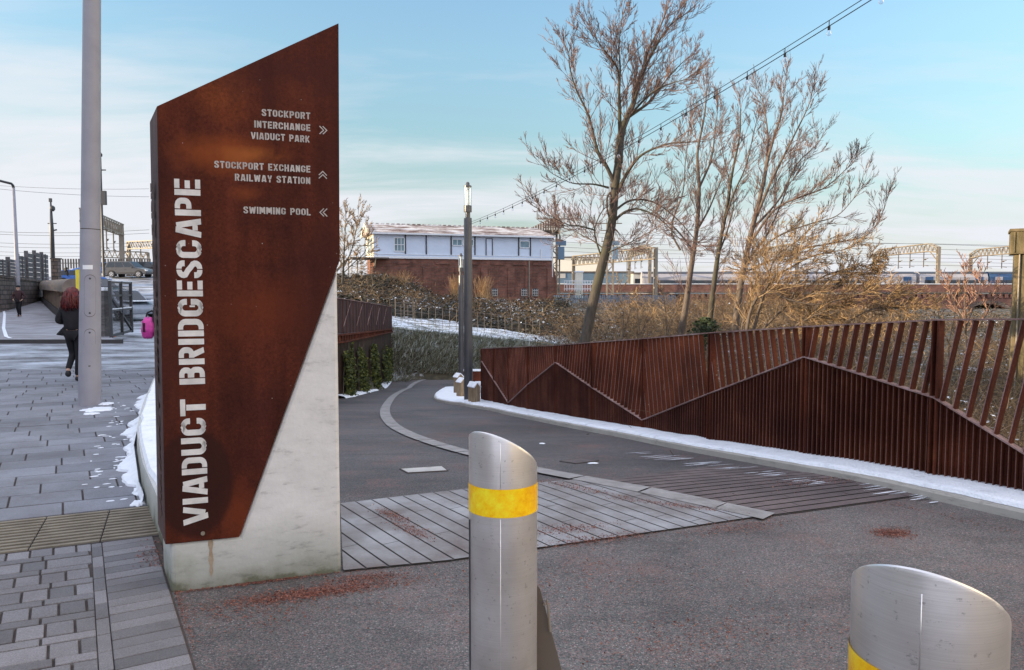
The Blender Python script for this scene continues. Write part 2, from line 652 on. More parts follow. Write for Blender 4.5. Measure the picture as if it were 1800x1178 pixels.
def glass_mat(name, tint=(0.85, 0.9, 0.92), rough=0.05, alpha_mix=0.55):
    m, t, b = new_mat(name)
    out = t.nodes['Material Output']
    gl = N(t, 'ShaderNodeBsdfGlossy', i_Roughness=rough)
    gl.inputs[0].default_value = (*tint, 1)
    tr = N(t, 'ShaderNodeBsdfTransparent')
    tr.inputs[0].default_value = (*tint, 1)
    fr = N(t, 'ShaderNodeLayerWeight', i_Blend=alpha_mix)
    ms = N(t, 'ShaderNodeMixShader')
    L(t, fr.outputs['Facing'], ms.inputs[0])
    L(t, tr.outputs[0], ms.inputs[1]); L(t, gl.outputs[0], ms.inputs[2])
    L(t, ms.outputs[0], out.inputs[0])
    return m


M = {}
M['corten'] = corten_mat("corten", (0.052, 0.0125, 0.0085), (0.092, 0.021, 0.010), (0.16, 0.040, 0.013))
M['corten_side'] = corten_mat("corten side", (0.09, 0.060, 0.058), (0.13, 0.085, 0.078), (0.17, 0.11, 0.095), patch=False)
M['fence'] = corten_mat("fence corten", (0.068, 0.020, 0.013), (0.115, 0.032, 0.017), (0.18, 0.055, 0.026), patch=False)
M['fence_edge'] = corten_mat("frosted corten edge", (0.21, 0.13, 0.12), (0.30, 0.20, 0.19), (0.40, 0.30, 0.29), patch=False)
M['fin_edge'] = corten_mat("worn fin edge", (0.10, 0.048, 0.040), (0.145, 0.075, 0.062), (0.20, 0.115, 0.10), patch=False)
M['letters'] = plain("lettering", (0.60, 0.585, 0.56), rough=0.5, var=0.22, scale=9.0)
M['letters_dull'] = plain("dull lettering", (0.40, 0.37, 0.345), rough=0.55, var=0.2, scale=9.0)
M['side_letters'] = plain("side lettering", (0.07, 0.03, 0.022), rough=0.7)
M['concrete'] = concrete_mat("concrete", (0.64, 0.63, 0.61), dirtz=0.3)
M['concrete_plain'] = concrete_mat("weathered concrete", (0.46, 0.45, 0.43))
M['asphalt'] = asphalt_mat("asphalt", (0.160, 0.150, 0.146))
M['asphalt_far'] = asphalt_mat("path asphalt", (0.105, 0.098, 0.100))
M['road'] = asphalt_mat("icy road", (0.115, 0.12, 0.13), leaf=False, frost=0.85)
M['paver'] = paver_mat("block pavers", (0.165, 0.157, 0.162), 0.36)
M['slab'] = paver_mat("slab pavers", (0.165, 0.168, 0.188), 0.24, frost=0.22)
M['joint'] = noisy("joint", [(0.3, (0.045, 0.035, 0.03)), (0.7, (0.10, 0.075, 0.065))], scale=12.0, rough=0.95)
M['tactile'] = noisy("tactile slab", [(0.3, (0.16, 0.135, 0.098)), (0.7, (0.26, 0.225, 0.17))], scale=5.0, rough=0.85, bump=0.2)
M['strip'] = noisy("stone strip", [(0.3, (0.20, 0.19, 0.185)), (0.7, (0.33, 0.32, 0.32))], scale=6.0, rough=0.85, bump=0.15)
M['rib_a'] = noisy("ribbed slab", [(0.34, (0.15, 0.125, 0.12)), (0.5, (0.23, 0.225, 0.23)), (0.68, (0.35, 0.36, 0.38))], scale=1.7, rough=0.8, detail=8, bump=0.2, bscale=60)
M['rib_b'] = noisy("dark ribbed slab", [(0.34, (0.085, 0.068, 0.068)), (0.55, (0.125, 0.098, 0.096)), (0.72, (0.19, 0.15, 0.145))], scale=1.9, rough=0.8, detail=8, bump=0.2, bscale=60)
M['groove'] = plain("groove", (0.075, 0.064, 0.060), rough=0.95)
M['snow'] = noisy("snow", [(0.28, (0.58, 0.60, 0.64)), (0.42, (0.78, 0.82, 0.88)), (0.7, (0.88, 0.91, 0.96))], scale=6.0, rough=0.6, detail=9, bump=0.6, bscale=45)
M['kerb'] = concrete_mat("kerb stone", (0.36, 0.345, 0.31))
M['steel'] = steel_mat("brushed steel")
M['grey_paint'] = noisy("grey pole paint", [(0.3, (0.255, 0.25, 0.285)), (0.7, (0.315, 0.31, 0.345))], scale=3.0, rough=0.5, detail=8)
M['lamp_paint'] = noisy("lamp paint", [(0.3, (0.052, 0.053, 0.060)), (0.7, (0.085, 0.084, 0.088))], scale=3.0, rough=0.30)
M['dark_metal'] = plain("dark metal", (0.035, 0.036, 0.04), rough=0.45, var=0.2)
M['black'] = plain("black", (0.012, 0.012, 0.014), rough=0.6)
M['glass'] = glass_mat("lantern glass")
M['bulb'] = glass_mat("bulb glass", (0.92, 0.93, 0.97), 0.03, 0.35)
M['white'] = plain("white paint", (0.78, 0.79, 0.80), rough=0.55, var=0.05)
M['timber'] = noisy("timber", [(0.3, (0.13, 0.085, 0.05)), (0.5, (0.25, 0.18, 0.11)), (0.7, (0.34, 0.27, 0.18))], scale=6.0, rough=0.85, vecscale=(6, 6, 0.6))
M['galv'] = plain("galvanised steel", (0.235, 0.20, 0.155), rough=0.55, var=0.2, scale=2.0)
M['galv_dark'] = plain("weathered steelwork", (0.13, 0.105, 0.085), rough=0.65, var=0.3, scale=1.0)
M['wire'] = plain("wire", (0.05, 0.05, 0.055), rough=0.6)
M['signal_brick'] = brick_mat("old red brick", (0.27, 0.092, 0.056), (0.17, 0.062, 0.042), (0.17, 0.125, 0.10), stain=0.62, bw=0.46, rh=0.15, ms=0.02)
M['viaduct_brick'] = brick_mat("viaduct brick", (0.22, 0.09, 0.07), (0.16, 0.06, 0.05), (0.19, 0.13, 0.11), stain=0.55, bw=0.46, rh=0.15, ms=0.02)
M['stone_wall'] = brick_mat("stone wall", (0.20, 0.155, 0.13), (0.13, 0.10, 0.088), (0.055, 0.045, 0.04), bw=0.55, rh=0.27, ms=0.03, stain=0.6)
M['cladding'] = plain("white cladding", (0.62, 0.70, 0.82), rough=0.5, var=0.05, scale=1.5)
M['trim'] = plain("white trim", (0.74, 0.76, 0.78), rough=0.5, var=0.05)
M['cream'] = plain("cream paint", (0.78, 0.74, 0.62), rough=0.6, var=0.08)
M['window'] = noisy("window glass", [(0.35, (0.10, 0.19, 0.23)), (0.65, (0.24, 0.36, 0.40))], scale=1.2, rough=0.12)
M['bluegrey'] = plain("blue grey cladding", (0.12, 0.19, 0.26), rough=0.6, var=0.2, scale=0.4)
M['palegrey'] = plain("pale cladding", (0.48, 0.47, 0.44), rough=0.7, var=0.12, scale=0.5)
# ================================================================== curves of the place
def interp(tab, y):
    if y <= tab[0][0]:
        return tab[0][1]
    for (a, va), (b, vb) in zip(tab, tab[1:]):
        if y <= b:
            return va + (vb - va) * (y - a) / (b - a)
    return tab[-1][1]


def sstep(a, b, x):
    t = max(0.0, min(1.0, (x - a) / (b - a)))
    return t * t * (3 - 2 * t)


def catmull(pts, n=8):
    pts = [Vector(p) for p in pts]
    out = []
    for i in range(len(pts) - 1):
        p0 = pts[max(i - 1, 0)]; p1 = pts[i]; p2 = pts[i + 1]; p3 = pts[min(i + 2, len(pts) - 1)]
        for k in range(n):
            t = k / n
            out.append(0.5 * ((2 * p1) + (p2 - p0) * t + (2 * p0 - 5 * p1 + 4 * p2 - p3) * t * t + (3 * p1 - p0 - 3 * p2 + p3) * t ** 3))
    out.append(pts[-1])
    return out


W_TAB = [(4.3, -2.0), (5.0, -2.45), (6.0, -3.05), (7.45, -3.83), (9.0, -4.55), (12.0, -5.85), (16.0, -5.6), (21.7, -5.14), (28, -5.45), (35.0, -5.85), (40, -6.1)]
POSTS = [(2.2, 8.6), (3.2, 7.0)]  # beyond the frame, replaced below
_fp = [(2300, 4.45), (1930, 5.25), (1650, 6.16), (1420, 7.28), (1253, 8.55), (1135, 10.0), (1045, 11.4), (980, 12.8), (930.7, 14.15), (896, 15.5), (870, 16.75), (848, 17.9)]
POSTS = [((px - 900) / 1300.0 * Y, Y) for px, Y in _fp]
F_TAB = sorted([(y, x) for x, y in POSTS])


def wx(y):
    return interp(W_TAB, y)


def fx(y):
    if y < 4.45:
        return 4.8 + (4.45 - y) * 0.9
    if y > 17.9:
        return interp([(17.9, -0.72), (18.6, -1.0), (20.0, -1.45), (24, -1.85), (29.0, -2.1), (30.2, -1.6), (30.6, 0.5), (31, 9.0)], y)
    return interp(F_TAB, y)


def zp(y):
    return max(zpath(y), -2.33)


def zfar(x, y):
    zt = interp([(-6, -0.28), (2, -1.05), (8, -1.7), (40, -2.0)], x)
    z50 = interp([(-9, 0.35), (2, -1.15), (10, -1.7), (40, -1.5)], x)
    z75 = interp([(-30, 2.2), (-14, 0.7), (5, 0.4), (20, -0.8), (60, -1.0)], x)
    zb = interp([(-5, -2.35), (4, -2.5), (12, -2.8)], x)
    return interp([(33.0, zb), (34.6, zb + (zt - zb) * 0.6), (37, zt), (50, z50), (75, z75), (88, z75 + 0.1)], y)


def terrain(x, y):
    w = wx(min(max(y, 4.3), 40))
    zl_ = zleft(y) - 0.05
    zm = zp(y) - 0.06
    if y > 31:
        zm = zm + (zfar(x, y) - zm) * sstep(31, 33.5, y)
    f = fx(y) + 0.25
    if y < 31:
        zv = zm - 2.3 * sstep(0.2, 4.5, x - f)
        zm = zv
        return zl_ if x < w - 0.5 else zm
    k = sstep(w - 7, w - 0.02, x) if y > 38 else sstep(w - 2.6, w - 1.3, x)
    return zl_ + (zm - zl_) * k


def axis_steps(a, b, fine0, fine1, fs, growth=1.35):
    out = []
    v = fine0
    while v <= fine1:
        out.append(v); v += fs
    s = fs
    v = out[-1]
    while v < b:
        s *= growth; v += s; out.append(v)
    s = fs; v = out[0]; pre = []
    while v > a:
        s *= growth; v -= s; pre.append(v)
    return pre[::-1] + out


def grid_mesh(xs, ys, zf, keep=None):
    mb = MB()
    nx, ny = len(xs), len(ys)
    for y in ys:
        for x in xs:
            mb.v.append((x, y, zf(x, y)))
    for j in range(ny - 1):
        for i in range(nx - 1):
            if keep and not keep((xs[i] + xs[i + 1]) / 2, (ys[j] + ys[j + 1]) / 2):
                continue
            a = j * nx + i
            mb.f.append((a, a + 1, a + nx + 1, a + nx))
    return mb


# ================================================================== ground
def ground_mat():
    m, t, b = new_mat("snowy earth")
    p = posn(t)
    n = N(t, 'ShaderNodeTexNoise', i_Scale=0.7, i_Detail=9.0, i_Roughness=0.72)
    L(t, p, n.inputs['Vector'])
    n2 = N(t, 'ShaderNodeTexNoise', i_Scale=6.0, i_Detail=4.0)
    L(t, p, n2.inputs['Vector'])
    r2 = ramp(t, [(0.3, (0.035, 0.03, 0.018)), (0.7, (0.10, 0.085, 0.05))], n2.outputs[0])
    r = ramp(t, [(0.56, 0.0), (0.64, 0.8)], n.outputs[0])
    c = mix(t, r.outputs[0], r2.outputs[0], (0.74, 0.79, 0.87))
    L(t, c, b.inputs['Base Color'])
    b.inputs['Roughness'].default_value = 0.85
    return m


M['earth'] = ground_mat()
xs = axis_steps(-3500, 3500, -34, 40, 1.0)
ys = axis_steps(-3500, 4000, -6, 96, 1.0)
structure("ground", grid_mesh(xs, ys, terrain), M['earth'], smooth=True)

A = gnd(302, 1042)
B = gnd(601, 1005)
FD = (B - A).normalized()                     # along the sign's front
DD = Vector((-0.51, 0.86, 0)).normalized()    # back along its side
PD = Vector((0.91, 0.41, 0)).normalized()     # paving courses
PN = Vector((-0.41, 0.91, 0))
E1 = gnd(345, 1178)                           # paving border runs A -> E1 -> towards the viewer
BD = (E1 - A).normalized()


def border_x(y):
    return A.x + (y - A.y) * BD.x / BD.y


def path_left(y):
    if y < A.y:
        return border_x(y)
    if y < 4.35:
        return -1.9
    return wx(y) + 0.12


def strip_mesh(y0, y1, dy, lf, rf, zf, n=6):
    mb = MB()
    ysl = []
    y = y0
    while y < y1 + 1e-6:
        ysl.append(y); y += dy
    for y in ysl:
        a, b = lf(y), rf(y)
        for k in range(n + 1):
            mb.v.append((a + (b - a) * k / n, y, zf(y)))
    for j in range(len(ysl) - 1):
        for k in range(n):
            i = j * (n + 1) + k
            mb.f.append((i, i + 1, i + n + 2, i + n + 1))
    return mb


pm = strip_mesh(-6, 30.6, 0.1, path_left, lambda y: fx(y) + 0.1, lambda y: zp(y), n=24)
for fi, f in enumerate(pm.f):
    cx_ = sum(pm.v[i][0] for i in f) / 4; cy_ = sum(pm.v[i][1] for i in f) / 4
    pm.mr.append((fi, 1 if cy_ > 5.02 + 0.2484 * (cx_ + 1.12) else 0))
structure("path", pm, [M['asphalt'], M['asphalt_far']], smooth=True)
mb = MB()
for k in range(14):
    y0, y1 = 30.6 + k * 0.2, 30.8 + k * 0.2
    mb.quad((-5.5, y0, zp(y0)), (12, y0, zp(y0)), (12, y1, zp(y1)), (-5.5, y1, zp(y1)))
structure("path_bend", mb, M['asphalt_far'])

# street left of the sign: icy carriageway rising to the car park
structure("road", strip_mesh(12.0, 82, 0.5, lambda y: -60.0, lambda y: min(wx(min(y, 40)) - 0.45, -5.0) if y < 34 else -6.4 - (y - 34) * 0.34, lambda y: zleft(y) - 0.012 + 0.0, n=12), M['road'], smooth=True)

# the paved plaza: a jointing bed, then real blocks
KB = gnd(0, 660)       # far edge of the plaza paving (left)
bed = MB()
bed.poly([(border_x(-5), -5, 0.004), (A.x, A.y, 0.004), (wx(8.2), 8.2, 0.004), (wx(12), 12.0, 0.004), (-5.9, 15.2, 0.004), (-12.5, 15.6, 0.004), (-30, 10.5, 0.004), (-30, -5, 0.004)])
structure("plaza_bed", bed, M['joint'])


def clip_poly(poly, planes):
    """2D polygon clipped by half planes (point, inward normal)"""
    for (q, n) in planes:
        out = []
        for i in range(len(poly)):
            a, b = poly[i], poly[(i + 1) % len(poly)]
            da = (a - q).dot(n); db = (b - q).dot(n)
            if da >= 0:
                out.append(a)
            if (da >= 0) != (db >= 0):
                out.append(a + (b - a) * (da / (da - db)))
        poly = out
        if len(poly) < 3:
            return []
    return poly


def V2(p):
    return Vector((p[0], p[1]))


def left_planes(pts):
    """half planes for a convex outline given counter-clockwise"""
    res = []
    for i in range(len(pts)):
        a, b = V2(pts[i]), V2(pts[(i + 1) % len(pts)])
        d = (b - a).normalized()
        res.append((a, Vector((-d.y, d.x))))
    return res


def ccw(pts):
    s = sum(pts[i][0] * pts[(i + 1) % len(pts)][1] - pts[(i + 1) % len(pts)][0] * pts[i][1] for i in range(len(pts)))
    return pts if s > 0 else pts[::-1]


def block(mb, poly, z0, z1, ch=0.005):
    """a paver: polygon with a chamfered top"""
    n = len(poly)
    c = sum(poly, Vector((0, 0))) / n
    top = [p + (c - p).normalized() * ch for p in poly]
    i = len(mb.v)
    for p in poly:
        mb.v.append((p.x, p.y, z0))
    for p in poly:
        mb.v.append((p.x, p.y, z1 - ch * 0.6))
    for p in top:
        mb.v.append((p.x, p.y, z1))
    for k in range(n):
        k2 = (k + 1) % n
        mb.f.append((i + k, i + k2, i + n + k2, i + n + k))
        mb.f.append((i + n + k, i + n + k2, i + 2 * n + k2, i + 2 * n + k))
    mb.f.append(tuple(range(i + 2 * n, i + 3 * n)))


rnd = random.Random(4)
pd, pn = V2(PD), V2(PN)
pj = Vector((-0.52, 0.855))
pj = pj / pj.dot(pn)            # cross joints run along the low wall
t1, t2 = gnd(250, 893), gnd(260, 945)      # tactile strip's right ends
c_hi, c_lo = V2(t1).dot(pn), V2(t2).dot(pn)
BW = 0.34                                  # border course width
bd = V2(BD); bnl = Vector((-bd.y, bd.x))    # left-hand normal of the border line (A->E1)
if bnl.x > 0:
    bnl = -bnl
a2 = V2(A)
bot = [(a2, bnl)]
near_planes = [(a2 + bnl * (BW + 0.03), bnl), (pn * (c_lo - 0.01), -pn), (Vector((-9, -1.0)), Vector((1, 0))), (Vector((-9, -1.0)), Vector((0, 1)))]
# near zone: mixed small blocks
mb = MB()
row = c_lo - 0.012
ri = 0
while row > -3.0:
    kind = ri % 2
    h = 0.165 if kind == 0 else 0.085
    s = -8.0 + (0.07 if kind else 0.0) + rnd.random() * 0.13
    while s < 2.0:
        w = (0.125 if rnd.random() < 0.85 else 0.25) if kind == 0 else 0.25
        g = 0.006
        p = [pd * (s + g) + pj * (row - h + g), pd * (s + w - g) + pj * (row - h + g), pd * (s + w - g) + pj * (row - g), pd * (s + g) + pj * (row - g)]
        p = clip_poly(p, near_planes)
        if len(p) >= 3:
            ar = abs(sum(p[i].x * p[(i + 1) % len(p)].y - p[(i + 1) % len(p)].x * p[i].y for i in range(len(p)))) / 2
            if ar > 0.001:
                block(mb, p, 0.003, 0.016 + rnd.uniform(-0.002, 0.002))
        s += w
    row -= h
    ri += 1
structure("block_paving", mb, M['paver'])
# border: a channel line and a soldier course
mb = MB()
s = 0.0
border_planes = [(pn * (c_lo - 0.01), -pn), (Vector((-9, -1.0)), Vector((0, 1)))]
s = -1.6
while s < 5.0:
    w = 0.105
    g = 0.004
    p = [a2 + bd * (s + g) + bnl * 0.012, a2 + bd * (s + w - g) + bnl * 0.012, a2 + bd * (s + w - g) + bnl * (BW - 0.035), a2 + bd * (s + g) + bnl * (BW - 0.035)]
    p = clip_poly(p[::-1], border_planes)
    if len(p) >= 3:
        block(mb, ccw([tuple(q) for q in p]) and p, 0.003, 0.015 + rnd.uniform(-0.0015, 0.0015))
    s += w
s = -1.6
while s < 5.0:
    w = 0.2
    p = [a2 + bd * (s + .004) + bnl * (BW - 0.03), a2 + bd * (s + w - .004) + bnl * (BW - 0.03), a2 + bd * (s + w - .004) + bnl * (BW + 0.026), a2 + bd * (s + .004) + bnl * (BW + 0.026)]
    p = clip_poly(p[::-1], border_planes)
    if len(p) >= 3:
        block(mb, p, 0.003, 0.014 + rnd.uniform(-0.0015, 0.0015))
    s += w
structure("border_paving", mb, M['paver'])
# ribbed warning strip across the pavement
mb = MB()
xr = V2(t2).dot(pd) + 0.12
s = xr
while s > -9:
    w = 0.4
    a_, b_ = s - w + 0.004, s - 0.004
    mb.m(1)
    mb.prism([tuple((pd * a_ + pn * c_lo).to_3d() + Vector((0, 0, .003))), tuple((pd * b_ + pn * c_lo).to_3d() + Vector((0, 0, .003))), tuple((pd * b_ + pn * c_hi).to_3d() + Vector((0, 0, .003))), tuple((pd * a_ + pn * c_hi).to_3d() + Vector((0, 0, .003)))], (0, 0, 0.010))
    mb.m(0)
    nrib = 11
    for k in range(nrib):
        cc = c_lo + (c_hi - c_lo) * (k + 0.5) / nrib
        hw = (c_hi - c_lo) / nrib * 0.24
        q = [pd * a_ + pn * (cc - hw), pd * b_ + pn * (cc - hw), pd * b_ + pn * (cc + hw), pd * a_ + pn * (cc + hw)]
        block(mb, q, 0.0125, 0.022, 0.006)
    s -= w
structure("tactile_paving", mb, [M['tactile'], M['groove']])
# beyond it: large slabs in courses
mb = MB()
wedge = []
for ya, yb in ((4.3, 8.2), (8.2, 12.0)):
    pa, pb = Vector((wx(ya) - 0.06, ya)), Vector((wx(yb) - 0.06, yb))
    d = (pb - pa).normalized()
    wedge.append((pa, Vector((-d.y, d.x))))
far_base = [(pn * (c_hi + 0.01), pn), (Vector((-5.9, 15.2)), Vector((-0.06, -1.0)).normalized()), (Vector((-12.5, 15.6)), Vector((0.28, -0.96)))]
row = c_hi + 0.012
ri = 0
while row < 24:
    h = 0.355
    s = -16 + (ri % 3) * 0.19 + rnd.random() * 0.06
    while s < 6:
        w = rnd.choice((0.5, 0.54, 0.56))
        g = 0.007
        p = [pd * (s + g) + pj * (row + g), pd * (s + w - g) + pj * (row + g), pd * (s + w - g) + pj * (row + h - g), pd * (s + g) + pj * (row + h - g)]
        yc = sum(q.y for q in p) / 4
        p = clip_poly(p, far_base + [wedge[0] if yc < 8.2 else wedge[1]])
        if len(p) >= 3:
            ar = abs(sum(p[i].x * p[(i + 1) % len(p)].y - p[(i + 1) % len(p)].x * p[i].y for i in range(len(p)))) / 2
            if ar > 0.002:
                block(mb, p, 0.003, 0.016 + rnd.uniform(-0.0025, 0.0025))
        s += w
    row += h
    ri += 1
structure("slab_paving", mb, M['slab'])

# flush stone line winding down the path
sp_px = [(785, 657), (755, 665), (722, 679), (696, 694), (681, 711), (677, 728), (689, 747), (716, 763), (755, 778), (800, 792), (850, 805), (905, 819), (955, 831), (1050, 849), (1150, 868), (1250, 889), (1352, 912)]
sp = catmull([gnd(x, y, zp) for x, y in sp_px], 6)
mb = MB()
acc = 0.0
cur = [sp[0]]


def strip_piece(mb, pts, hw, zoff, th):
    n = len(pts)
    lft, rgt = [], []
    for k in range(n):
        d = pts[min(k + 1, n - 1)] - pts[max(k - 1, 0)]
        d.z = 0
        d.normalize()
        nn = Vector((-d.y, d.x, 0))
        lft.append(pts[k] + nn * hw); rgt.append(pts[k] - nn * hw)
    for k in range(n - 1):
        mb.quad(*[Vector((q.x, q.y, zp(q.y) + zoff)) for q in (rgt[k], rgt[k + 1], lft[k + 1], lft[k])])


dens = []
for a_, b_ in zip(sp, sp[1:]):
    n = max(1, int((b_ - a_).length / 0.1))
    dens += [a_.lerp(b_, k / n) for k in range(n)]
dens.append(sp[-1])
seg = [dens[0]]
for q in dens[1:]:
    seg.append(q)
    if sum((y_ - x_).length for x_, y_ in zip(seg, seg[1:])) > 0.62:
        e = seg[:]
        e[0] = e[0].lerp(e[1], 0.12); e[-1] = e[-1].lerp(e[-2], 0.12)
        strip_piece(mb, e, 0.10, 0.0165, 0.01)
        seg = [q]
if len(seg) > 2:
    strip_piece(mb, seg, 0.10, 0.0165, 0.01)
structure("stone_strip", mb, M['strip'])

# ribbed threshold slabs either side of the stone line


def ribbed(name, quad_px, dirv, pitch, mat, groove, zoff, piece=1.2):
    q = [V2(gnd(x, y, zp)) for x, y in quad_px]
    q = [V2(p) for p in ccw([tuple(p) for p in q])]
    planes = left_planes(q)
    d = Vector(dirv).normalized(); n = Vector((-d.y, d.x))
    lo = min(p.dot(n) for p in q); hi = max(p.dot(n) for p in q)
    l0 = min(p.dot(d) for p in q); l1 = max(p.dot(d) for p in q)
    base = MB()

    def zz(p, o):
        return (p.x, p.y, zp(p.y) + o)
    base.m(1)
    c = lo
    while c < hi:
        cc = c
        s_ = l0
        while s_ < l1:
            poly = clip_poly([d * s_ + n * cc, d * (s_ + 0.3) + n * cc, d * (s_ + 0.3) + n * (cc + pitch), d * s_ + n * (cc + pitch)], planes)
            if len(poly) >= 3:
                base.poly([zz(p, zoff) for p in poly])
            s_ += 0.3
        c += pitch
    base.m(0)
    c = lo
    r_ = random.Random(7)
    while c < hi:
        s_ = l0 - r_.random() * piece
        while s_ < l1:
            e = s_ + piece
            k = s_
            while k < e - 1e-6:
                k2 = min(k + 0.3, e - 0.006)
                poly = clip_poly([d * k + n * (c + groove / 2), d * k2 + n * (c + groove / 2), d * k2 + n * (c + pitch - groove / 2), d * k + n * (c + pitch - groove / 2)], planes)
                if len(poly) >= 3:
                    base.poly([zz(p, zoff + 0.007) for p in poly])
                k += 0.3
            s_ = e
        c += pitch
    structure(name, base, [mat, M['groove']])


ribbed("ribbed_paving", [(598, 884), (700, 874), (830, 861), (960, 848), (1010, 846), (1335, 912), (1180, 934), (950, 967), (826, 986), (603, 1006)], (0.57, -0.82), 0.125, M['rib_a'], 0.012, 0.006)
ribbed("dark_ribbed_paving", [(1062, 848), (1245, 823), (1330, 823), (1660, 866), (1640, 870), (1362, 909)], (0.93, 0.36), 0.105, M['rib_b'], 0.018, 0.006)

# metal covers let into the path


def cover(name, px, mat, label, cat, group=None):
    q = [gnd(x, y, zp) for x, y in px]
    mb = MB()
    mb.prism([(p.x, p.y, zp(p.y) + 0.003) for p in q], (0, 0, 0.006))
    r0 = thing(name, label, cat, tuple(sum(q, Vector()) / 4), group=group)
    mb.build("cover_plate", mat, r0)
    fr = MB()
    for a_, b_ in zip(q, q[1:] + q[:1]):
        fr.bar((a_.x, a_.y, zp(a_.y) + .004), (b_.x, b_.y, zp(b_.y) + .004), 0.012, 0.012)
    fr.build("cover_frame", M['groove'], r0)
    return r0


cover("access_cover", [(703, 826), (777, 821), (787, 829), (717, 833)], M['concrete_plain'], "pale grey rectangular access cover set in the path beside the sign", "access cover")
cover("drain_cover", [(984, 812), (1022, 807), (1052, 811), (1012, 816)], M['rib_b'], "rusty brown drain cover in the asphalt near the kerb", "drain cover")

# ================================================================== kerb with snow along the fence
fpts = catmull([Vector((x, y, 0)) for x, y in POSTS], 10)        # from near right to far left
tail = catmull([Vector((POSTS[-1][0], POSTS[-1][1], 0)), Vector((-1.1, 18.6, 0)), Vector((-1.5, 20.0, 0)), Vector((-1.75, 22.0, 0)), Vector((-1.95, 25.0, 0)), Vector((-2.1, 29.0, 0))], 8)


def offset_line(pts, d):
    out = []
    for k in range(len(pts)):
        t_ = pts[min(k + 1, len(pts) - 1)] - pts[max(k - 1, 0)]
        t_.normalize()
        out.append(pts[k] + Vector((-t_.y, t_.x, 0)) * d)      # left of travel = towards the path
    return out


def sweep(mb, pts, prof, jit=0.0, rr=None):
    """profile = [(offset towards path, height)]"""
    rings = []
    for (o_, h_) in prof:
        ol = offset_line(pts, o_)
        rings.append([Vector((p.x + (rr.uniform(-jit, jit) if rr else 0), p.y + (rr.uniform(-jit, jit) if rr else 0), zp(p.y) + h_)) for p in ol])
    for a_, b_ in zip(rings, rings[1:]):
        for k in range(len(pts) - 1):
            mb.quad(a_[k], a_[k + 1], b_[k + 1], b_[k])


fine = []
for a_, b_ in zip(fpts, fpts[1:]):
    fine += [a_.lerp(b_, k / 3) for k in range(3)]
fine.append(fpts[-1])
kerb_line = [p + Vector((-.17, -.18, 0)) * sstep(15.0, 17.6, p.y) for p in fine + tail[1:]]
mb = MB()
sweep(mb, kerb_line, [(0.40, -0.05), (0.395, 0.055), (0.38, 0.07), (0.10, 0.075), (-0.45, 0.075), (-0.46, -0.4)])
structure("kerb", mb, M['kerb'])
mb = MB()
rk = random.Random(3)
ins, out_ = offset_line(kerb_line, -0.14), []
n_ = len(kerb_line)
prof = []
for k, p in enumerate(kerb_line):
    w = 0.365 + 0.03 * noise.noise(Vector((p.x * 2.3, p.y * 2.3, 0.3))) + 0.014 * noise.noise(Vector((p.x * 9, p.y * 9, 5))) - 0.03 * sstep(9, 5, p.y)
    hh = 0.112 + 0.012 * noise.noise(Vector((p.x * 3, p.y * 3, 9)))
    t_ = kerb_line[min(k + 1, n_ - 1)] - kerb_line[max(k - 1, 0)]
    t_.normalize()
    nn = Vector((-t_.y, t_.x, 0))
    z_ = zp(p.y)
    prof.append([p + nn * w + Vector((0, 0, z_ + 0.074)), p + nn * (w - 0.012) + Vector((0, 0, z_ + hh - .012)), p + nn * (w - 0.05) + Vector((0, 0, z_ + hh)), p + nn * 0.12 + Vector((0, 0, z_ + hh + 0.01)), p - nn * 0.45 + Vector((0, 0, z_ + hh)), p - nn * 0.46 + Vector((0, 0, z_ + 0.02))])
for a_, b_ in zip(prof, prof[1:]):
    for k in range(5):
        mb.quad(a_[k], b_[k], b_[k + 1], a_[k + 1])
o = mb.build("kerb_snow", M['snow'], smooth=True)
tag(o, "strip of snow lying along the kerb under the rusty fence", "snow", kind='stuff')


def snow_patch(mb, c, rx, ry, rot, zf, seed, th=0.02, n=36, jag=0.45):
    ca, sa = math.cos(rot), math.sin(rot)
    ring = []
    for k in range(n):
        t_ = 2 * math.pi * k / n
        rr = 1 + jag * noise.noise(Vector((math.cos(t_) * 2.2 + seed * 7.1, math.sin(t_) * 2.2, seed))) + 0.5 * jag * noise.noise(Vector((math.cos(t_) * 7 + seed, math.sin(t_) * 7, seed * 3.3)))
        x, y = math.cos(t_) * rx * rr, math.sin(t_) * ry * rr
        ring.append(Vector((c[0] + x * ca - y * sa, c[1] + x * sa + y * ca)))
    i = len(mb.v)
    cc = V2(c)
    for s_, h_ in ((1.0, 0.002), (0.93, th * 0.7), (0.6, th), (0.0, th * 1.1)):
        for p in ring:
            q = cc + (p - cc) * s_
            mb.v.append((q.x, q.y, zf(q.y) + h_))
    for j in range(3):
        for k in range(n):
            k2 = (k + 1) % n
            mb.f.append((i + j * n + k, i + j * n + k2, i + (j + 1) * n + k2, i + (j + 1) * n + k))


mb = MB()
zflat = lambda y: 0.014
for (px, py, rx, ry, rot, sd) in ((172, 722, 0.20, 0.20, 0.3, 1), (186, 712, 0.10, 0.12, 0.2, 2), (160, 730, 0.10, 0.08, 0.5, 8), (247, 868, 0.06, 0.13, 0.5, 3), (243, 889, 0.05, 0.08, 0.5, 4)):
    snow_patch(mb, gnd(px, py), rx, ry, rot, zflat, sd, 0.018)
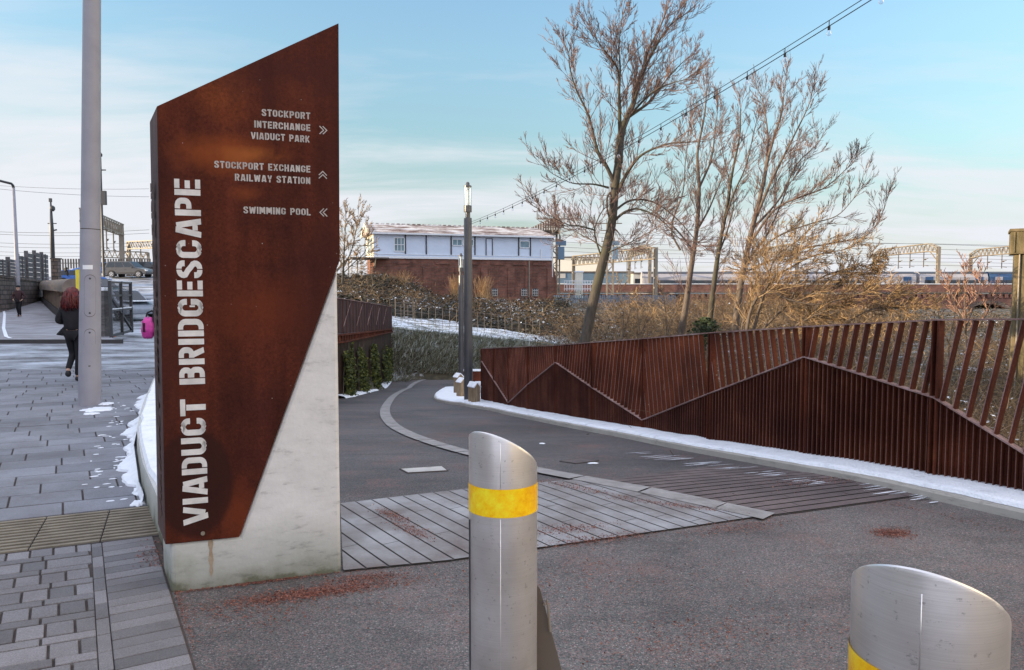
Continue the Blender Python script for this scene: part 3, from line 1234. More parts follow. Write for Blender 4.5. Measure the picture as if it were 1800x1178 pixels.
# drift against the low wall
wl = [Vector((wx(y) - 0.02, y, 0)) for y in [5.6 + 0.05 * k for k in range(130)]]
for k in range(len(wl) - 1):
    def wd(q):
        e = sstep(5.5, 6.6, q.y) * (1 - sstep(11.2, 12.1, q.y))
        return max(0.015, e * (0.11 + 0.08 * noise.noise(Vector((0.5, q.y * 1.7, 2))) + 0.09 * noise.noise(Vector((3.5, q.y * 5, 2))) + 0.05 * noise.noise(Vector((1.5, q.y * 17, 2)))))
    a_, b_ = wl[k], wl[k + 1]
    nn = Vector((-0.88, -0.47, 0))
    for (f0, h0), (f1, h1) in (((0, 0.09), (0.5, 0.05)), ((0.5, 0.05), (0.9, 0.036)), ((0.9, 0.036), (1.0, 0.014))):
        mb.quad(a_ + nn * wd(a_) * f0 + Vector((0, 0, h0)), b_ + nn * wd(b_) * f0 + Vector((0, 0, h0)), b_ + nn * wd(b_) * f1 + Vector((0, 0, h1)), a_ + nn * wd(a_) * f1 + Vector((0, 0, h1)))
# small melting fragments round the drift
rf_ = random.Random(18)
for k in range(60):
    y_ = rf_.uniform(5.7, 11.0)
    o_ = rf_.uniform(.10, .42)
    snow_patch(mb, (wx(y_) - .88 * o_, y_ - .47 * o_), rf_.uniform(.008, .035), rf_.uniform(.006, .025), .5, lambda y: .015, 200 + k, .006, n=14)
# scraps on the path
for (px, py, rx, ry, sd) in ((953, 781, 0.035, 0.05, 5), (1042, 816, 0.05, 0.035, 6)):
    snow_patch(mb, gnd(px, py, zp), rx, ry, 0.2, lambda y: zp(y) + 0.004, sd, 0.012)
rs = random.Random(12)
for k in range(56):      # frost shreds beside the kerb at both ends of the dark ribs
    u = rs.random()
    if k < 36:
        px, py = 1120 + u * 330, 795 + u * 52 + rs.uniform(0, 9)
    else:
        px, py = 1530 + u * 120, 846 + u * 22 + rs.uniform(0, 20)
    c_ = gnd(px, py, zp)
    dv = Vector((0.93, 0.36, 0)).normalized(); sv = Vector((-dv.y, dv.x, 0))
    ln_ = rs.uniform(0.10, 0.42); wd_ = rs.uniform(0.003, 0.010)
    st_ = []
    for q in range(7):
        u_ = q / 6 - 0.5
        ww = wd_ * (1 - (2 * u_) ** 2) * rs.uniform(.6, 1.2) + 0.0006
        pc_ = c_ + dv * ln_ * u_ + sv * rs.uniform(-.002, .002)
        st_.append((pc_ + sv * ww, pc_ - sv * ww))
    for (l0_, r0_), (l1_, r1_) in zip(st_, st_[1:]):
        mb.quad(*[Vector((v_.x, v_.y, zp(v_.y) + 0.0145)) for v_ in (r0_, r1_, l1_, l0_)])
o = mb.build("snow", M['snow'], smooth=True)
tag(o, "leftover snow patches on the paving and path", "snow", kind='stuff')

# ================================================================== the low concrete wall behind the sign
low = thing("low_wall", "low pale concrete wall running back from the sign, its top covered in snow", "low wall", (wx(8), 8, 0))
wl2 = [Vector((wx(y), y, 0)) for y in [4.36 + 0.32 * k for k in range(25)]]
mb = MB(); ms = MB()
for k in range(len(wl2) - 1):
    a_, b_ = wl2[k], wl2[k + 1]
    nn = Vector((0.88, 0.47, 0))
    w_ = 0.5
    P_ = lambda q, o_, z_: q + nn * o_ + Vector((0, 0, z_))
    mb.quad(P_(a_, 0, -0.02), P_(b_, 0, -0.02), P_(b_, 0.012, 0.25), P_(a_, 0.012, 0.25))
    mb.quad(P_(a_, 0.012, 0.25), P_(b_, 0.012, 0.25), P_(b_, w_, 0.25), P_(a_, w_, 0.25))
    mb.quad(P_(a_, w_, 0.25), P_(b_, w_, 0.25), P_(b_, w_, -1.2), P_(a_, w_, -1.2))
    j0 = 0.03 + 0.03 * noise.noise(Vector((0, a_.y * 4, 1))); j1 = 0.03 + 0.03 * noise.noise(Vector((0, b_.y * 4, 1)))
    ms.quad(P_(a_, j0, 0.252), P_(b_, j1, 0.252), P_(b_, j1 + .02, 0.285), P_(a_, j0 + .02, 0.285))
    ms.quad(P_(a_, j0 + .02, 0.285), P_(b_, j1 + .02, 0.285), P_(b_, w_ - .03, 0.29), P_(a_, w_ - .03, 0.29))
    ms.quad(P_(a_, w_ - .03, 0.29), P_(b_, w_ - .03, 0.29), P_(b_, w_ - .01, 0.252), P_(a_, w_ - .01, 0.252))
mb.build("wall_body", M['concrete'], low, smooth=False)
ms.build("snow_cap", M['snow'], low, smooth=True)


# ================================================================== the wayfinding sign
def on_plane(px, py, P0, nrm):
    d = ray(px, py)
    o_ = Vector((0, 0, EYE))
    k = (P0 - o_).dot(nrm) / d.dot(nrm)
    return o_ + d * k


nf = Vector((FD.y, -FD.x, 0))                 # front normal, towards the viewer


def uv(px, py):
    p = on_plane(px, py, A, nf)
    return ((p - A).dot(FD), p.z)


def PF(u, v, out=0.0):
    return A + FD * u + Vector((0, 0, v)) + nf * out


sign = thing("wayfinding_sign", "tall rusty steel wayfinding sign with white stencilled names on a pale concrete plinth", "sign", tuple(A))
DEP = 0.43
c_tl, c_tr, c_r, c_br, c_bl = uv(276, 188), uv(595, 42), uv(597, 458), uv(421, 943), uv(291, 956)
# casing stands 14 mm proud of the concrete
off = DD * (DEP - 0.02)
cas = [PF(*c_bl, 0.014), PF(*c_br, 0.014), PF(*c_r, 0.014), PF(*c_tr, 0.014), PF(*c_tl, 0.014)]
mb = MB()
n = 5
i = 0
mb.v += [tuple(p) for p in cas] + [tuple(p + off) for p in cas]
mb.m(0)
mb.f.append((0, 1, 2, 3, 4))
mb.f.append((9, 8, 7, 6, 5))
for k in range(5):
    k2 = (k + 1) % 5
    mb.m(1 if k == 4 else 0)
    mb.f.append((k2, k, 5 + k, 5 + k2))


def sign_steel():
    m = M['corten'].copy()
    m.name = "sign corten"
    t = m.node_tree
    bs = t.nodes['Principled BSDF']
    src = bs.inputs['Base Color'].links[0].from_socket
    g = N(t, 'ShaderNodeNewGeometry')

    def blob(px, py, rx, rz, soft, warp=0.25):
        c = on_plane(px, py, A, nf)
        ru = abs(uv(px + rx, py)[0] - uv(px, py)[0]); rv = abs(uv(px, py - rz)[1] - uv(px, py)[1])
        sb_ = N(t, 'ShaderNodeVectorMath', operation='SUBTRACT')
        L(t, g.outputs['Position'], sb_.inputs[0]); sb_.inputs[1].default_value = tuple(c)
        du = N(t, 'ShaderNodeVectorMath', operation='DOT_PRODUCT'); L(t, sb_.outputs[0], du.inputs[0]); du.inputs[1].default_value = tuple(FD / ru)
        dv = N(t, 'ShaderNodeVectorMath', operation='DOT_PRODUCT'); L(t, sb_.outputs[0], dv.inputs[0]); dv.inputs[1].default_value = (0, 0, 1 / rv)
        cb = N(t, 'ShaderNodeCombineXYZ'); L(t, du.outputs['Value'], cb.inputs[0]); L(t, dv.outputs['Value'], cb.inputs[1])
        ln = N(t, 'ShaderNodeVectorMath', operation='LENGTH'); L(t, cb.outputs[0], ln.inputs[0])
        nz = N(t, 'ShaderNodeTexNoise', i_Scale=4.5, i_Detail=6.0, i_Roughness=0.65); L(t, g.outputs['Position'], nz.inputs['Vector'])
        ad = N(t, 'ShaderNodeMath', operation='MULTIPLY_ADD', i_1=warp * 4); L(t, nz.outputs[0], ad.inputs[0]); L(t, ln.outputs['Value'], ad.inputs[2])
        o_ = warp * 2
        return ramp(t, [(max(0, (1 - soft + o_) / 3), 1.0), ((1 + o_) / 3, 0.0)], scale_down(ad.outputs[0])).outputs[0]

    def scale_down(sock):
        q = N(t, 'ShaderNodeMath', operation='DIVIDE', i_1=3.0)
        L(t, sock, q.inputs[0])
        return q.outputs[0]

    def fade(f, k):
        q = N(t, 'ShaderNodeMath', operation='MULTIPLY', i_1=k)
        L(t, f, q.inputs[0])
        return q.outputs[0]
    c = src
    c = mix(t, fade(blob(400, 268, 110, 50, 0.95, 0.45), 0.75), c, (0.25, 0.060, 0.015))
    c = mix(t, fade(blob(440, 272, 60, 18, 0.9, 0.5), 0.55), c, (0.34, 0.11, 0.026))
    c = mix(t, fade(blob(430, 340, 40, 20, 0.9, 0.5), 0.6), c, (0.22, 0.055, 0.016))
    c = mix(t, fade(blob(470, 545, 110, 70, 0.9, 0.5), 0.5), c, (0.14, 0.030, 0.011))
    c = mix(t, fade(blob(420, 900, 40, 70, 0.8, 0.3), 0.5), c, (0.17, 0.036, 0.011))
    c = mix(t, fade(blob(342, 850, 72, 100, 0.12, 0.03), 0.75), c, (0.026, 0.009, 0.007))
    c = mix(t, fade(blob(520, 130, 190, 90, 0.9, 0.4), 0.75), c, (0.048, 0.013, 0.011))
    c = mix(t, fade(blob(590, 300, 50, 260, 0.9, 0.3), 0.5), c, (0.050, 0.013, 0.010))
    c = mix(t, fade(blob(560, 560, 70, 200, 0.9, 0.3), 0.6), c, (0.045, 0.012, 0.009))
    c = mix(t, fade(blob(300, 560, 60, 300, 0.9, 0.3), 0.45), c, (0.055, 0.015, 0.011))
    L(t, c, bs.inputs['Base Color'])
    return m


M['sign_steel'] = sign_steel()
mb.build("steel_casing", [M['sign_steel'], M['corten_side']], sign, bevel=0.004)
ur = uv(601, 1005)[0]
diag = lambda v: c_br[0] + (c_r[0] - c_br[0]) * (v - c_br[1]) / (c_r[1] - c_br[1])
vt = c_br[1] + (ur - 0.004 - c_br[0]) * (c_r[1] - c_br[1]) / (c_r[0] - c_br[0])
con = [PF(0, -0.02), PF(ur, -0.02), PF(ur, vt), PF(c_br[0], c_br[1] + 0.0), PF(0.0, c_bl[1])]
mb = MB()
mb.prism([p for p in con], DD * DEP)
mb.build("concrete_plinth", M['concrete'], sign, bevel=0.022)
mb = MB()
bx, bz = uv(357, 936)
mb.tube([PF(bx, bz, 0.013), PF(bx, bz, 0.022)], 0.011, 14)
mb.build("fixing_bolt", M['galv'], sign)
# rust run below the casing and a darker, newer steel panel stain are part of the surface
mb = MB()
sx, sz = uv(370, 948)
for k in range(7):
    w0 = 0.010 + 0.004 * math.sin(k * 2.1); w1 = 0.010 + 0.004 * math.sin(k * 2.1 + 2.1)
    z0_, z1_ = sz - k * 0.03, sz - (k + 1) * 0.03
    if k == 6:
        w1 = 0.002
    mb.quad(PF(sx - w0, z0_, 0.0022), PF(sx - w1, z1_, 0.0022), PF(sx + w1, z1_, 0.0022), PF(sx + w0, z0_, 0.0022))
mb.build("rust_stain", noisy("rust stain", [(0.3, (0.27, 0.19, 0.11)), (0.7, (0.42, 0.36, 0.28))], scale=18, rough=0.9), sign)


# ---- stencil lettering: every glyph is a set of strokes (centre lines in a unit-high box)
def arc(cx, cy, r, a0, a1, n=5):
    return [(cx + r * math.cos(R(a0 + (a1 - a0) * k / n)), cy + r * math.sin(R(a0 + (a1 - a0) * k / n))) for k in range(n + 1)]


TT = 0.20
H = TT / 2
g_ = 0.035
Wd = 0.60
r_ = 0.19


def bowl(x0, x1, y0, y1, r):
    return [(x0, y1)] + arc(x1 - r, y1 - r, r, 90, 0) + arc(x1 - r, y0 + r, r, 0, -90) + [(x0, y0)]


def mir(s, w=Wd):
    return [(w - x, y) for x, y in s]


GL = {}
GL['I'] = (TT, [[(H, 0), (H, 1)]])
GL['T'] = (0.58, [[(0, 1 - H), (0.58, 1 - H)], [(0.29, 0), (0.29, 1 - TT - g_)]])
GL['L'] = (0.52, [[(H, 0), (H, 1)], [(TT + g_, H), (0.52, H)]])
GL['E'] = (0.54, [[(H, 0), (H, 1)], [(TT + g_, H), (0.54, H)], [(TT + g_, 0.5), (0.50, 0.5)], [(TT + g_, 1 - H), (0.54, 1 - H)]])
GL['D'] = (Wd, [[(H, 0), (H, 1)], bowl(TT + g_, Wd - H, H, 1 - H, r_)])
GL['P'] = (Wd, [[(H, 0), (H, 1)], bowl(TT + g_, Wd - H, 0.46, 1 - H, 0.16)])
GL['B'] = (Wd, [[(H, 0), (H, 1)], bowl(TT + g_, Wd - H - .01, 0.57, 1 - H, 0.14), bowl(TT + g_, Wd - H, H, 0.52, 0.15)])
GL['R'] = (Wd, [[(H, 0), (H, 1)], bowl(TT + g_, Wd - H, 0.5, 1 - H, 0.15), [(0.34, 0.44), (Wd - H, 0.0)]])
_j = [(H, 1), (H, H + r_)] + arc(H + r_, H + r_, r_, 180, 270) + [(Wd / 2 - g_ / 2, H)]
GL['U'] = (Wd, [_j, mir(_j)])
_cl = [(Wd / 2 - g_ / 2, 1 - H)] + arc(H + r_, 1 - H - r_, r_, 90, 180) + arc(H + r_, H + r_, r_, 180, 270) + [(Wd / 2 - g_ / 2, H)]
GL['O'] = (Wd, [_cl, mir(_cl)])
_ct = [(Wd / 2 + g_ / 2, 1 - H)] + arc(Wd - H - r_, 1 - H - r_, r_, 90, 0) + [(Wd - H, 0.63)]
_cb = [(Wd / 2 + g_ / 2, H)] + arc(Wd - H - r_, H + r_, r_, -90, 0) + [(Wd - H, 0.37)]
GL['C'] = (Wd, [_cl, _ct, _cb])
_gb = [(Wd / 2 + g_ / 2, H)] + arc(Wd - H - r_, H + r_, r_, -90, 0) + [(Wd - H, 0.48)]
GL['G'] = (Wd, [_cl, _ct, _gb, [(Wd / 2 + .02, 0.50 - 0.07), (Wd - TT - g_ * .6, 0.50 - 0.07)]])
_s1 = [(Wd / 2 + g_ / 2, 1 - H)] + arc(Wd - H - 0.15, 1 - H - 0.15, 0.15, 90, 0) + [(Wd - H, 0.68)]
_s2 = [(Wd / 2 - g_ / 2, 1 - H)] + arc(H + 0.17, 1 - H - 0.17, 0.17, 90, 205) + [(0.26, 0.56), (0.36, 0.46)] + arc(Wd - H - 0.17, H + 0.17, 0.17, 35, -90) + [(Wd / 2 + g_ / 2, H)]
_s3 = [(Wd / 2 - g_ / 2, H)] + arc(H + 0.15, H + 0.15, 0.15, 270, 180) + [(H, 0.32)]
GL['S'] = (Wd, [_s1, _s2, _s3])
GL['V'] = (0.66, [[(H, 1), (0.31, 0)], [(0.66 - H, 1), (0.66 - 0.25, 0.12)]])
GL['A'] = (0.66, [[(0.28, 1), (H, 0)], [(0.41, 0.96), (0.66 - H, 0)], [(0.25, 0.24), (0.43, 0.24)]])
GL['N'] = (Wd, [[(H, 0), (H, 1)], [(Wd - H, 0), (Wd - H, 1)], [(TT + .03, 0.86), (Wd - TT - .03, 0.14)]])
GL['M'] = (0.76, [[(H, 0), (H, 1)], [(0.76 - H, 0), (0.76 - H, 1)], [(TT + .04, 0.92), (0.36, 0.2)], [(0.76 - TT - .04, 0.92), (0.42, 0.2)]])
GL['H'] = (Wd, [[(H, 0), (H, 1)], [(Wd - H, 0), (Wd - H, 1)], [(TT + g_, 0.5), (Wd - TT - g_, 0.5)]])
GL['K'] = (0.62, [[(H, 0), (H, 1)], [(TT + .06, 0.52), (0.62 - H, 1)], [(TT + .09, 0.44), (0.62 - H, 0)]])
GL['X'] = (0.64, [[(H, 0), (0.64 - H, 1)], [(H, 1), (0.26, 0.60)], [(0.38, 0.40), (0.64 - H, 0)]])
GL['W'] = (0.86, [[(H, 1), (0.23, 0)], [(0.26, 0.05), (0.43, 0.9)], [(0.46, 0.9), (0.62, 0)], [(0.65, 0.05), (0.86 - H, 1)]])
GL['Y'] = (0.62, [[(0.31, 0), (0.31, 0.42)], [(0.24, 0.48), (H, 1)], [(0.38, 0.48), (0.62 - H, 1)]])


def offset_stroke(pts, hw):
    pts = [Vector((x, y)) for x, y in pts]
    q = [pts[0]]
    for p in pts[1:]:
        if (p - q[-1]).length > 1e-4:
            q.append(p)
    pts = q
    lft, rgt = [], []
    for k in range(len(pts)):
        d0 = (pts[k] - pts[k - 1]).normalized() if k > 0 else None
        d1 = (pts[k + 1] - pts[k]).normalized() if k < len(pts) - 1 else None
        if d0 is None: d0 = d1
        if d1 is None: d1 = d0
        n0 = Vector((-d0.y, d0.x)); n1 = Vector((-d1.y, d1.x))
        mm = (n0 + n1)
        mm.normalize()
        s_ = hw / max(0.5, mm.dot(n0))
        lft.append(pts[k] + mm * s_); rgt.append(pts[k] - mm * s_)
    return lft, rgt


def text_width(s, sp=0.13):
    w = 0
    for ch in s:
        w += (0.34 if ch == ' ' else GL[ch][0]) + sp
    return w - sp


def text_mesh(mb, s, org, ax, ay, az, width, height, th=0.002, sp=0.13, zstep=0.0002):
    """lettering from origin org along ax (advance) and ay (up), total width and cap height in metres"""
    tw = text_width(s, sp)
    kx = width / tw
    x = 0.0
    for ch in s:
        if ch == ' ':
            x += 0.34 + sp
            continue
        w, strokes = GL[ch]
        for si, st in enumerate(strokes):
            lf_, rt_ = offset_stroke(st, TT / 2)

            def P(p, z):
                px_ = min(max(p.x, -0.02), w + 0.02); py_ = min(max(p.y, -0.0), 1.0)
                return org + ax * ((x + px_) * kx) + ay * (py_ * height) + az * z
            top = th + si * zstep
            for k in range(len(lf_) - 1):
                a_, b_, c_, d_ = rt_[k], rt_[k + 1], lf_[k + 1], lf_[k]
                mb.quad(P(a_, top), P(b_, top), P(c_, top), P(d_, top))
                mb.quad(P(a_, 0), P(b_, 0), P(b_, top), P(a_, top))
                mb.quad(P(c_, 0), P(d_, 0), P(d_, top), P(c_, top))
            for (e0, e1) in ((lf_[0], rt_[0]), (rt_[-1], lf_[-1])):
                mb.quad(P(e0, 0), P(e1, 0), P(e1, top), P(e0, top))
        x += w + sp


UPV = Vector((0, 0, 1))
# big name, reading upwards; capitals' tops point left
mb = MB()
u0, v0 = uv(366, 919)
u1, v1 = uv(353, 317)
ul0, _ = uv(321, 919); ul1, _ = uv(308, 318)
ub, ut = (u0 + u1) / 2, (ul0 + ul1) / 2
tw_ = text_width("VIADUCT BRIDGESCAPE", 0.085)
for wd_, x0_ in (("VIADUCT", 0.0), ("BRIDGESCAPE", text_width("VIADUCT", 0.085) + 0.085 * 2 + 0.34)):
    mb = MB()
    text_mesh(mb, wd_, PF(ub, v0 + (v1 - v0) * x0_ / tw_, 0.0145), UPV, -FD, nf, (v1 - v0) * text_width(wd_, 0.085) / tw_, ub - ut, th=0.0015, sp=0.085)
    mb.build("title_lettering", M['letters'], sign)
lines = [("STOCKPORT", 460, 545, 202), ("INTERCHANGE", 447, 545, 222.5), ("VIADUCT PARK", 441, 544, 242.5), ("STOCKPORT EXCHANGE", 377, 545, 294), ("RAILWAY STATION", 413, 545, 315.5), ("SWIMMING POOL", 428, 545.5, 371.5)]
for s, xa, xb, yc in lines:
    mb = MB()
    ua, va = uv(xa, yc)
    ue, ve = uv(xb, yc + (0.0))
    hgt = 0.038
    ax = (PF(ue, ve) - PF(ua, va))
    text_mesh(mb, s, PF(ua, (va + ve) / 2 - hgt / 2, 0.0145), FD, UPV, nf, ue - ua, hgt, th=0.0012)
    mb.build("place_lettering", M['letters_dull'], sign)


def chevron(mb, cx, cy, dr):
    u_, v_ = uv(cx, cy)
    s_ = 0.022
    for k in (-1, 1):
        pts = [(-0.55, 1.0), (0.45, 0.0), (-0.55, -1.0)]
        pts = [(x * s_ + k * 0.009, y * s_) for x, y in pts]
        if dr == 'L':
            pts = [(-x, y) for x, y in pts]
        if dr == 'U':
            pts = [(y, x) for x, y in pts]
        lf_, rt_ = offset_stroke(pts, 0.0026)
        for j in range(2):
            mb.prism([PF(u_ + q.x, v_ + q.y, 0.0145) for q in (rt_[j], rt_[j + 1], lf_[j + 1], lf_[j])], nf * (0.0012 + 0.0002 * j))


for cx_, cy_, dr_ in ((568, 230, 'R'), (567, 308, 'U'), (568, 374, 'L')):
    mb = MB()
    chevron(mb, cx_, cy_, dr_)
    mb.build("arrow", M['letters_dull'], sign)
# the same name on the narrow side face
SF = cas[0]
mb = MB()
ns = Vector((-DD.y, DD.x, 0))
if ns.x > 0:
    ns = -ns
text_mesh(mb, "VIADUCT BRIDGESCAPE", Vector((SF.x, SF.y, v0)) + DD * 0.13 + ns * 0.0005, UPV, DD, ns, v1 - v0, 0.12, th=0.0015, sp=0.085)
mb.build("side_lettering", M['side_letters'], sign)

# ================================================================== rusty fence along the path
fence = thing("corten_fence", "long rusty steel fence with a zigzag line and slanted bars beside the path", "fence", (POSTS[4][0], POSTS[4][1], zp(POSTS[4][1])))
def fh(y):
    return interp([(4.4, 1.50), (5.25, 1.455), (6.16, 1.415), (7.28, 1.378), (10.0, 1.338), (12.8, 1.315), (17.9, 1.366)], y)


def zbase(y):
    return zp(y) + 0.06


zig_px = {11: (851, 634), 9: (896, 708), 7: (980, 637), 5: (1135.5, 738), 3: (1420, 627)}
zig = {}
for k, (px, py) in zig_px.items():
    zig[k] = at(px, py, POSTS[k][1]).z - zp(POSTS[k][1])
zig[1] = zig[5] - 0.02
zig[-1] = 1.0
zigk = {}
for k in range(12):
    if k in zig:
        zigk[k] = zig[k]
    else:
        zigk[k] = (zig.get(k - 1, zig.get(k + 1)) + zig.get(k + 1, zig.get(k - 1))) / 2
zigk[2] = at(1650, 698, POSTS[2][1]).z - zp(POSTS[2][1])
zigk[0] = zigk[2]


def fpt(k, t):
    """point on the fence line in bay k (post k to k+1)"""
    a_, b_ = POSTS[k], POSTS[k + 1]
    x = a_[0] + (b_[0] - a_[0]) * t
    y = a_[1] + (b_[1] - a_[1]) * t
    return Vector((x, y, 0)), zigk[k] + (zigk[k + 1] - zigk[k]) * t


fins = MB(); bars = MB(); rail = MB(); zrail = MB(); back = MB()
for k in range(11):
    a_, b_ = Vector((*POSTS[k], 0)), Vector((*POSTS[k + 1], 0))
    d = (b_ - a_); ln = d.length; d.normalize()
    nn = Vector((-d.y, d.x, 0))            # towards the path side
    if nn.y > 0:
        nn = -nn
    za, zb = zp(a_.y), zp(b_.y)
    P0, z0 = fpt(k, 0); P1, z1 = fpt(k, 1)
    rail.m(0)
    rail.bar((a_.x, a_.y, za + fh(a_.y)), (b_.x, b_.y, zb + fh(b_.y)), 0.065, 0.012)
    zrail.bar(Vector((a_.x, a_.y, za + z0)) + nn * 0.012, Vector((b_.x, b_.y, zb + z1)) + nn * 0.012, 0.07, 0.012)
    # backing sheet behind the fins
    bk = nn * -0.03
    back.quad(a_ + bk + UPV * (za + 0.06), b_ + bk + UPV * (zb + 0.06), b_ + bk + UPV * (zb + z1 - .01), a_ + bk + UPV * (za + z0 - .01))
    n_f = int(ln / 0.05)
    slope_sign = 1 if z1 < z0 else -1
    for j in range(1, n_f):
        t = j / n_f
        p, zz = fpt(k, t)
        zg = zp(p.y)
        # lower fin, with a frosted front edge
        c = p + UPV * (zg + (0.06 + zz) / 2)
        fins.m(0); fins.box(c - nn * 0.001, (0.006, 0.048, zz - 0.075), axes=(d, nn, UPV))
        fins.m(1); fins.box(c + nn * 0.0245, (0.0065, 0.002, zz - 0.08), axes=(d, nn, UPV))
        if j % 2 == 0:
            # upper bar leaning square to the zigzag rail
            tilt = slope_sign * 0.30
            hgt = fh(p.y) - zz
            tp = p + d * (tilt * hgt * 0.62)
            s_top = (tp - a_).dot(d)
            z_top = zp(tp.y) + fh(tp.y) - 0.012
            q0 = p + UPV * (zg + zz - 0.002); q1 = tp + UPV * z_top
            if s_top > ln - 0.03 or s_top < 0.03:
                lim = ln - 0.03 if s_top > ln - 0.03 else 0.03
                f_ = (lim - t * ln) / (s_top - t * ln)
                if f_ < 0.15:
                    continue
                q1 = q0.lerp(q1, f_)
            ax_ = (q1 - q0).normalized()
            wv = nn
            tv = ax_.cross(wv).normalized()
            bars.m(0); bars.box((q0 + q1) / 2, (0.026, 0.05, (q1 - q0).length), axes=(tv, wv, ax_))
            bars.m(1); bars.box((q0 + q1) / 2 + wv * 0.0255 + (tv if tv.x < 0 else -tv) * 0.0095, (0.007, 0.002, (q1 - q0).length - .004), axes=(tv, wv, ax_))
fins.build("fence_fins", [M['fence'], M['fin_edge']], fence)['kind'] = 'stuff'
bars.build("slanted_bars", [M['fence'], M['fence_edge']], fence)['kind'] = 'stuff'
rail.build("top_rail", M['fence_edge'], fence)
zrail.build("zigzag_rail", M['fence_edge'], fence)
back.build("backing_sheet", M['fence'], fence)
for k in range(12):
    a_ = Vector((*POSTS[k], 0))
    b_ = Vector((*POSTS[min(k + 1, 11)], 0)) if k < 11 else a_ * 2 - Vector((*POSTS[10], 0))
    d = (b_ - a_).normalized()
    nn = Vector((-d.y, d.x, 0))
    if nn.y > 0:
        nn = -nn
    mb = MB()
    for s_ in (-0.024, 0.024):
        mb.box(a_ + d * s_ + UPV * (zp(a_.y) + (fh(a_.y) - 0.008) / 2 + 0.03), (0.013, 0.085, fh(a_.y) - 0.07), axes=(d, nn, UPV))
    mb.box(a_ - nn * 0.02 + UPV * (zp(a_.y) + fh(a_.y) / 2 + 0.03), (0.034, 0.02, fh(a_.y) - 0.075), axes=(d, nn, UPV))
    mb.build("fence_post", M['fence'], fence)
for k in (2, 3, 4, 5, 7):
    mb = MB()
    a_ = Vector((*POSTS[k], 0))
    mb.tube([a_ + Vector((0.045, -0.05, zp(a_.y) + zigk[k] + 0.22)), a_ + Vector((0.03, -0.07, zp(a_.y) + zigk[k] + 0.22))], 0.011, 8)
    mb.build("fixing_bolt", M['galv'], fence)

# ================================================================== bollards


def bollard(cx, Y, w_px, ztop, band, label, strut=False, sa=0.46):
    r = 0.12
    X = (cx - 900) / 1300.0 * Y
    root = thing("bollard", label, "bollard", (X, Y, zp(Y)), group="stainless steel bollards across the path")
    n = 72
    sb = 0.55
    mb = MB()

    def rim(j, rr, dz):
        t = 2 * math.pi * j / n
        x, y = rr * math.sin(t), -rr * math.cos(t)
        return (x, y, ztop - sa * x - sb * y + dz)
    rings = []
    rings.append([(r * math.sin(2 * math.pi * j / n), -r * math.cos(2 * math.pi * j / n), -0.05) for j in range(n)])
    zs = [0.2 * k for k in range(1, 5)]
    for z in zs:
        rings.append([(r * math.sin(2 * math.pi * j / n), -r * math.cos(2 * math.pi * j / n), z) for j in range(n)])
    rings.append([rim(j, r, -0.012) for j in range(n)])
    rings.append([rim(j, r - 0.0015, -0.005) for j in range(n)])
    rings.append([rim(j, r - 0.006, 0.0) for j in range(n)])
    rings.append([rim(j, r - 0.012, 0.0) for j in range(n)])
    for rg in rings:
        mb.v += rg
    for k in range(len(rings) - 1):
        for j in range(n):
            j2 = (j + 1) % n
            mb.f.append((k * n + j, k * n + j2, (k + 1) * n + j2, (k + 1) * n + j))
    mb.f.append(tuple((len(rings) - 1) * n + j for j in range(n)))
    o = mb.build("post_body", M['steel'], root, local=True)
    smooth_by_angle(o, 40)
    mb = MB()
    rb = r + 0.0015
    for z in (band[0], band[1]):
        mb.v += [(rb * math.sin(2 * math.pi * j / n), -rb * math.cos(2 * math.pi * j / n), z) for j in range(n)]
    for j in range(n):
        mb.f.append((j, (j + 1) % n, n + (j + 1) % n, n + j))
    mb.build("reflective_band", M['band'], root, local=True, smooth=True)
    # dark hinge seam, then a thin pale bead standing in for a highlight
    ps = R(-62)
    mb = MB()
    for ph, zt_ in ((R(-72), 0.86),):
        pts = [((r + .001) * math.sin(ph + 0.02 * noise.noise(Vector((0, 0, z * 9)))), -(r + .001) * math.cos(ph + 0.02 * noise.noise(Vector((0, 0, z * 9)))), z) for z in [0.02 + (zt_ - 0.02) * q / 14 for q in range(15)]]
        mb.tube(pts, [0.0035 + 0.002 * noise.noise(Vector((1, 0, q * 1.3))) for q in range(15)], 5)
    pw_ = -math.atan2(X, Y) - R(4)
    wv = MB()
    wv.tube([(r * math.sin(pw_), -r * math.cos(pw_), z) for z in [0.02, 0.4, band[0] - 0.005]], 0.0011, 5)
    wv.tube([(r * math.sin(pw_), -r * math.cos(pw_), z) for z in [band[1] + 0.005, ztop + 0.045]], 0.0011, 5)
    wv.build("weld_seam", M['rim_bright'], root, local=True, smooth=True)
    if strut:
        mb.build("hinge_seam", M['dark_metal'], root, local=True)
        mb = MB()
        pl = [(0.095, 0.10, 0.0), (0.30, 0.10, 0.0), (0.27, 0.10, 0.04), (0.135, 0.10, 0.555), (0.120, 0.10, 0.575), (0.095, 0.10, 0.555)]
        mb.prism(pl, (0, 0.012, 0))
        mb.build("hinge_strut", M['galv_dark'], root, local=True)
        mb = MB()
        mb.tube([(0.148, 0.09, 0.50), (0.158, 0.09, 0.52), (0.164, 0.09, 0.49), (0.172, 0.09, 0.40)], 0.005, 6)
        mb.build("locking_pin", M['galv'], root, local=True)
    return root


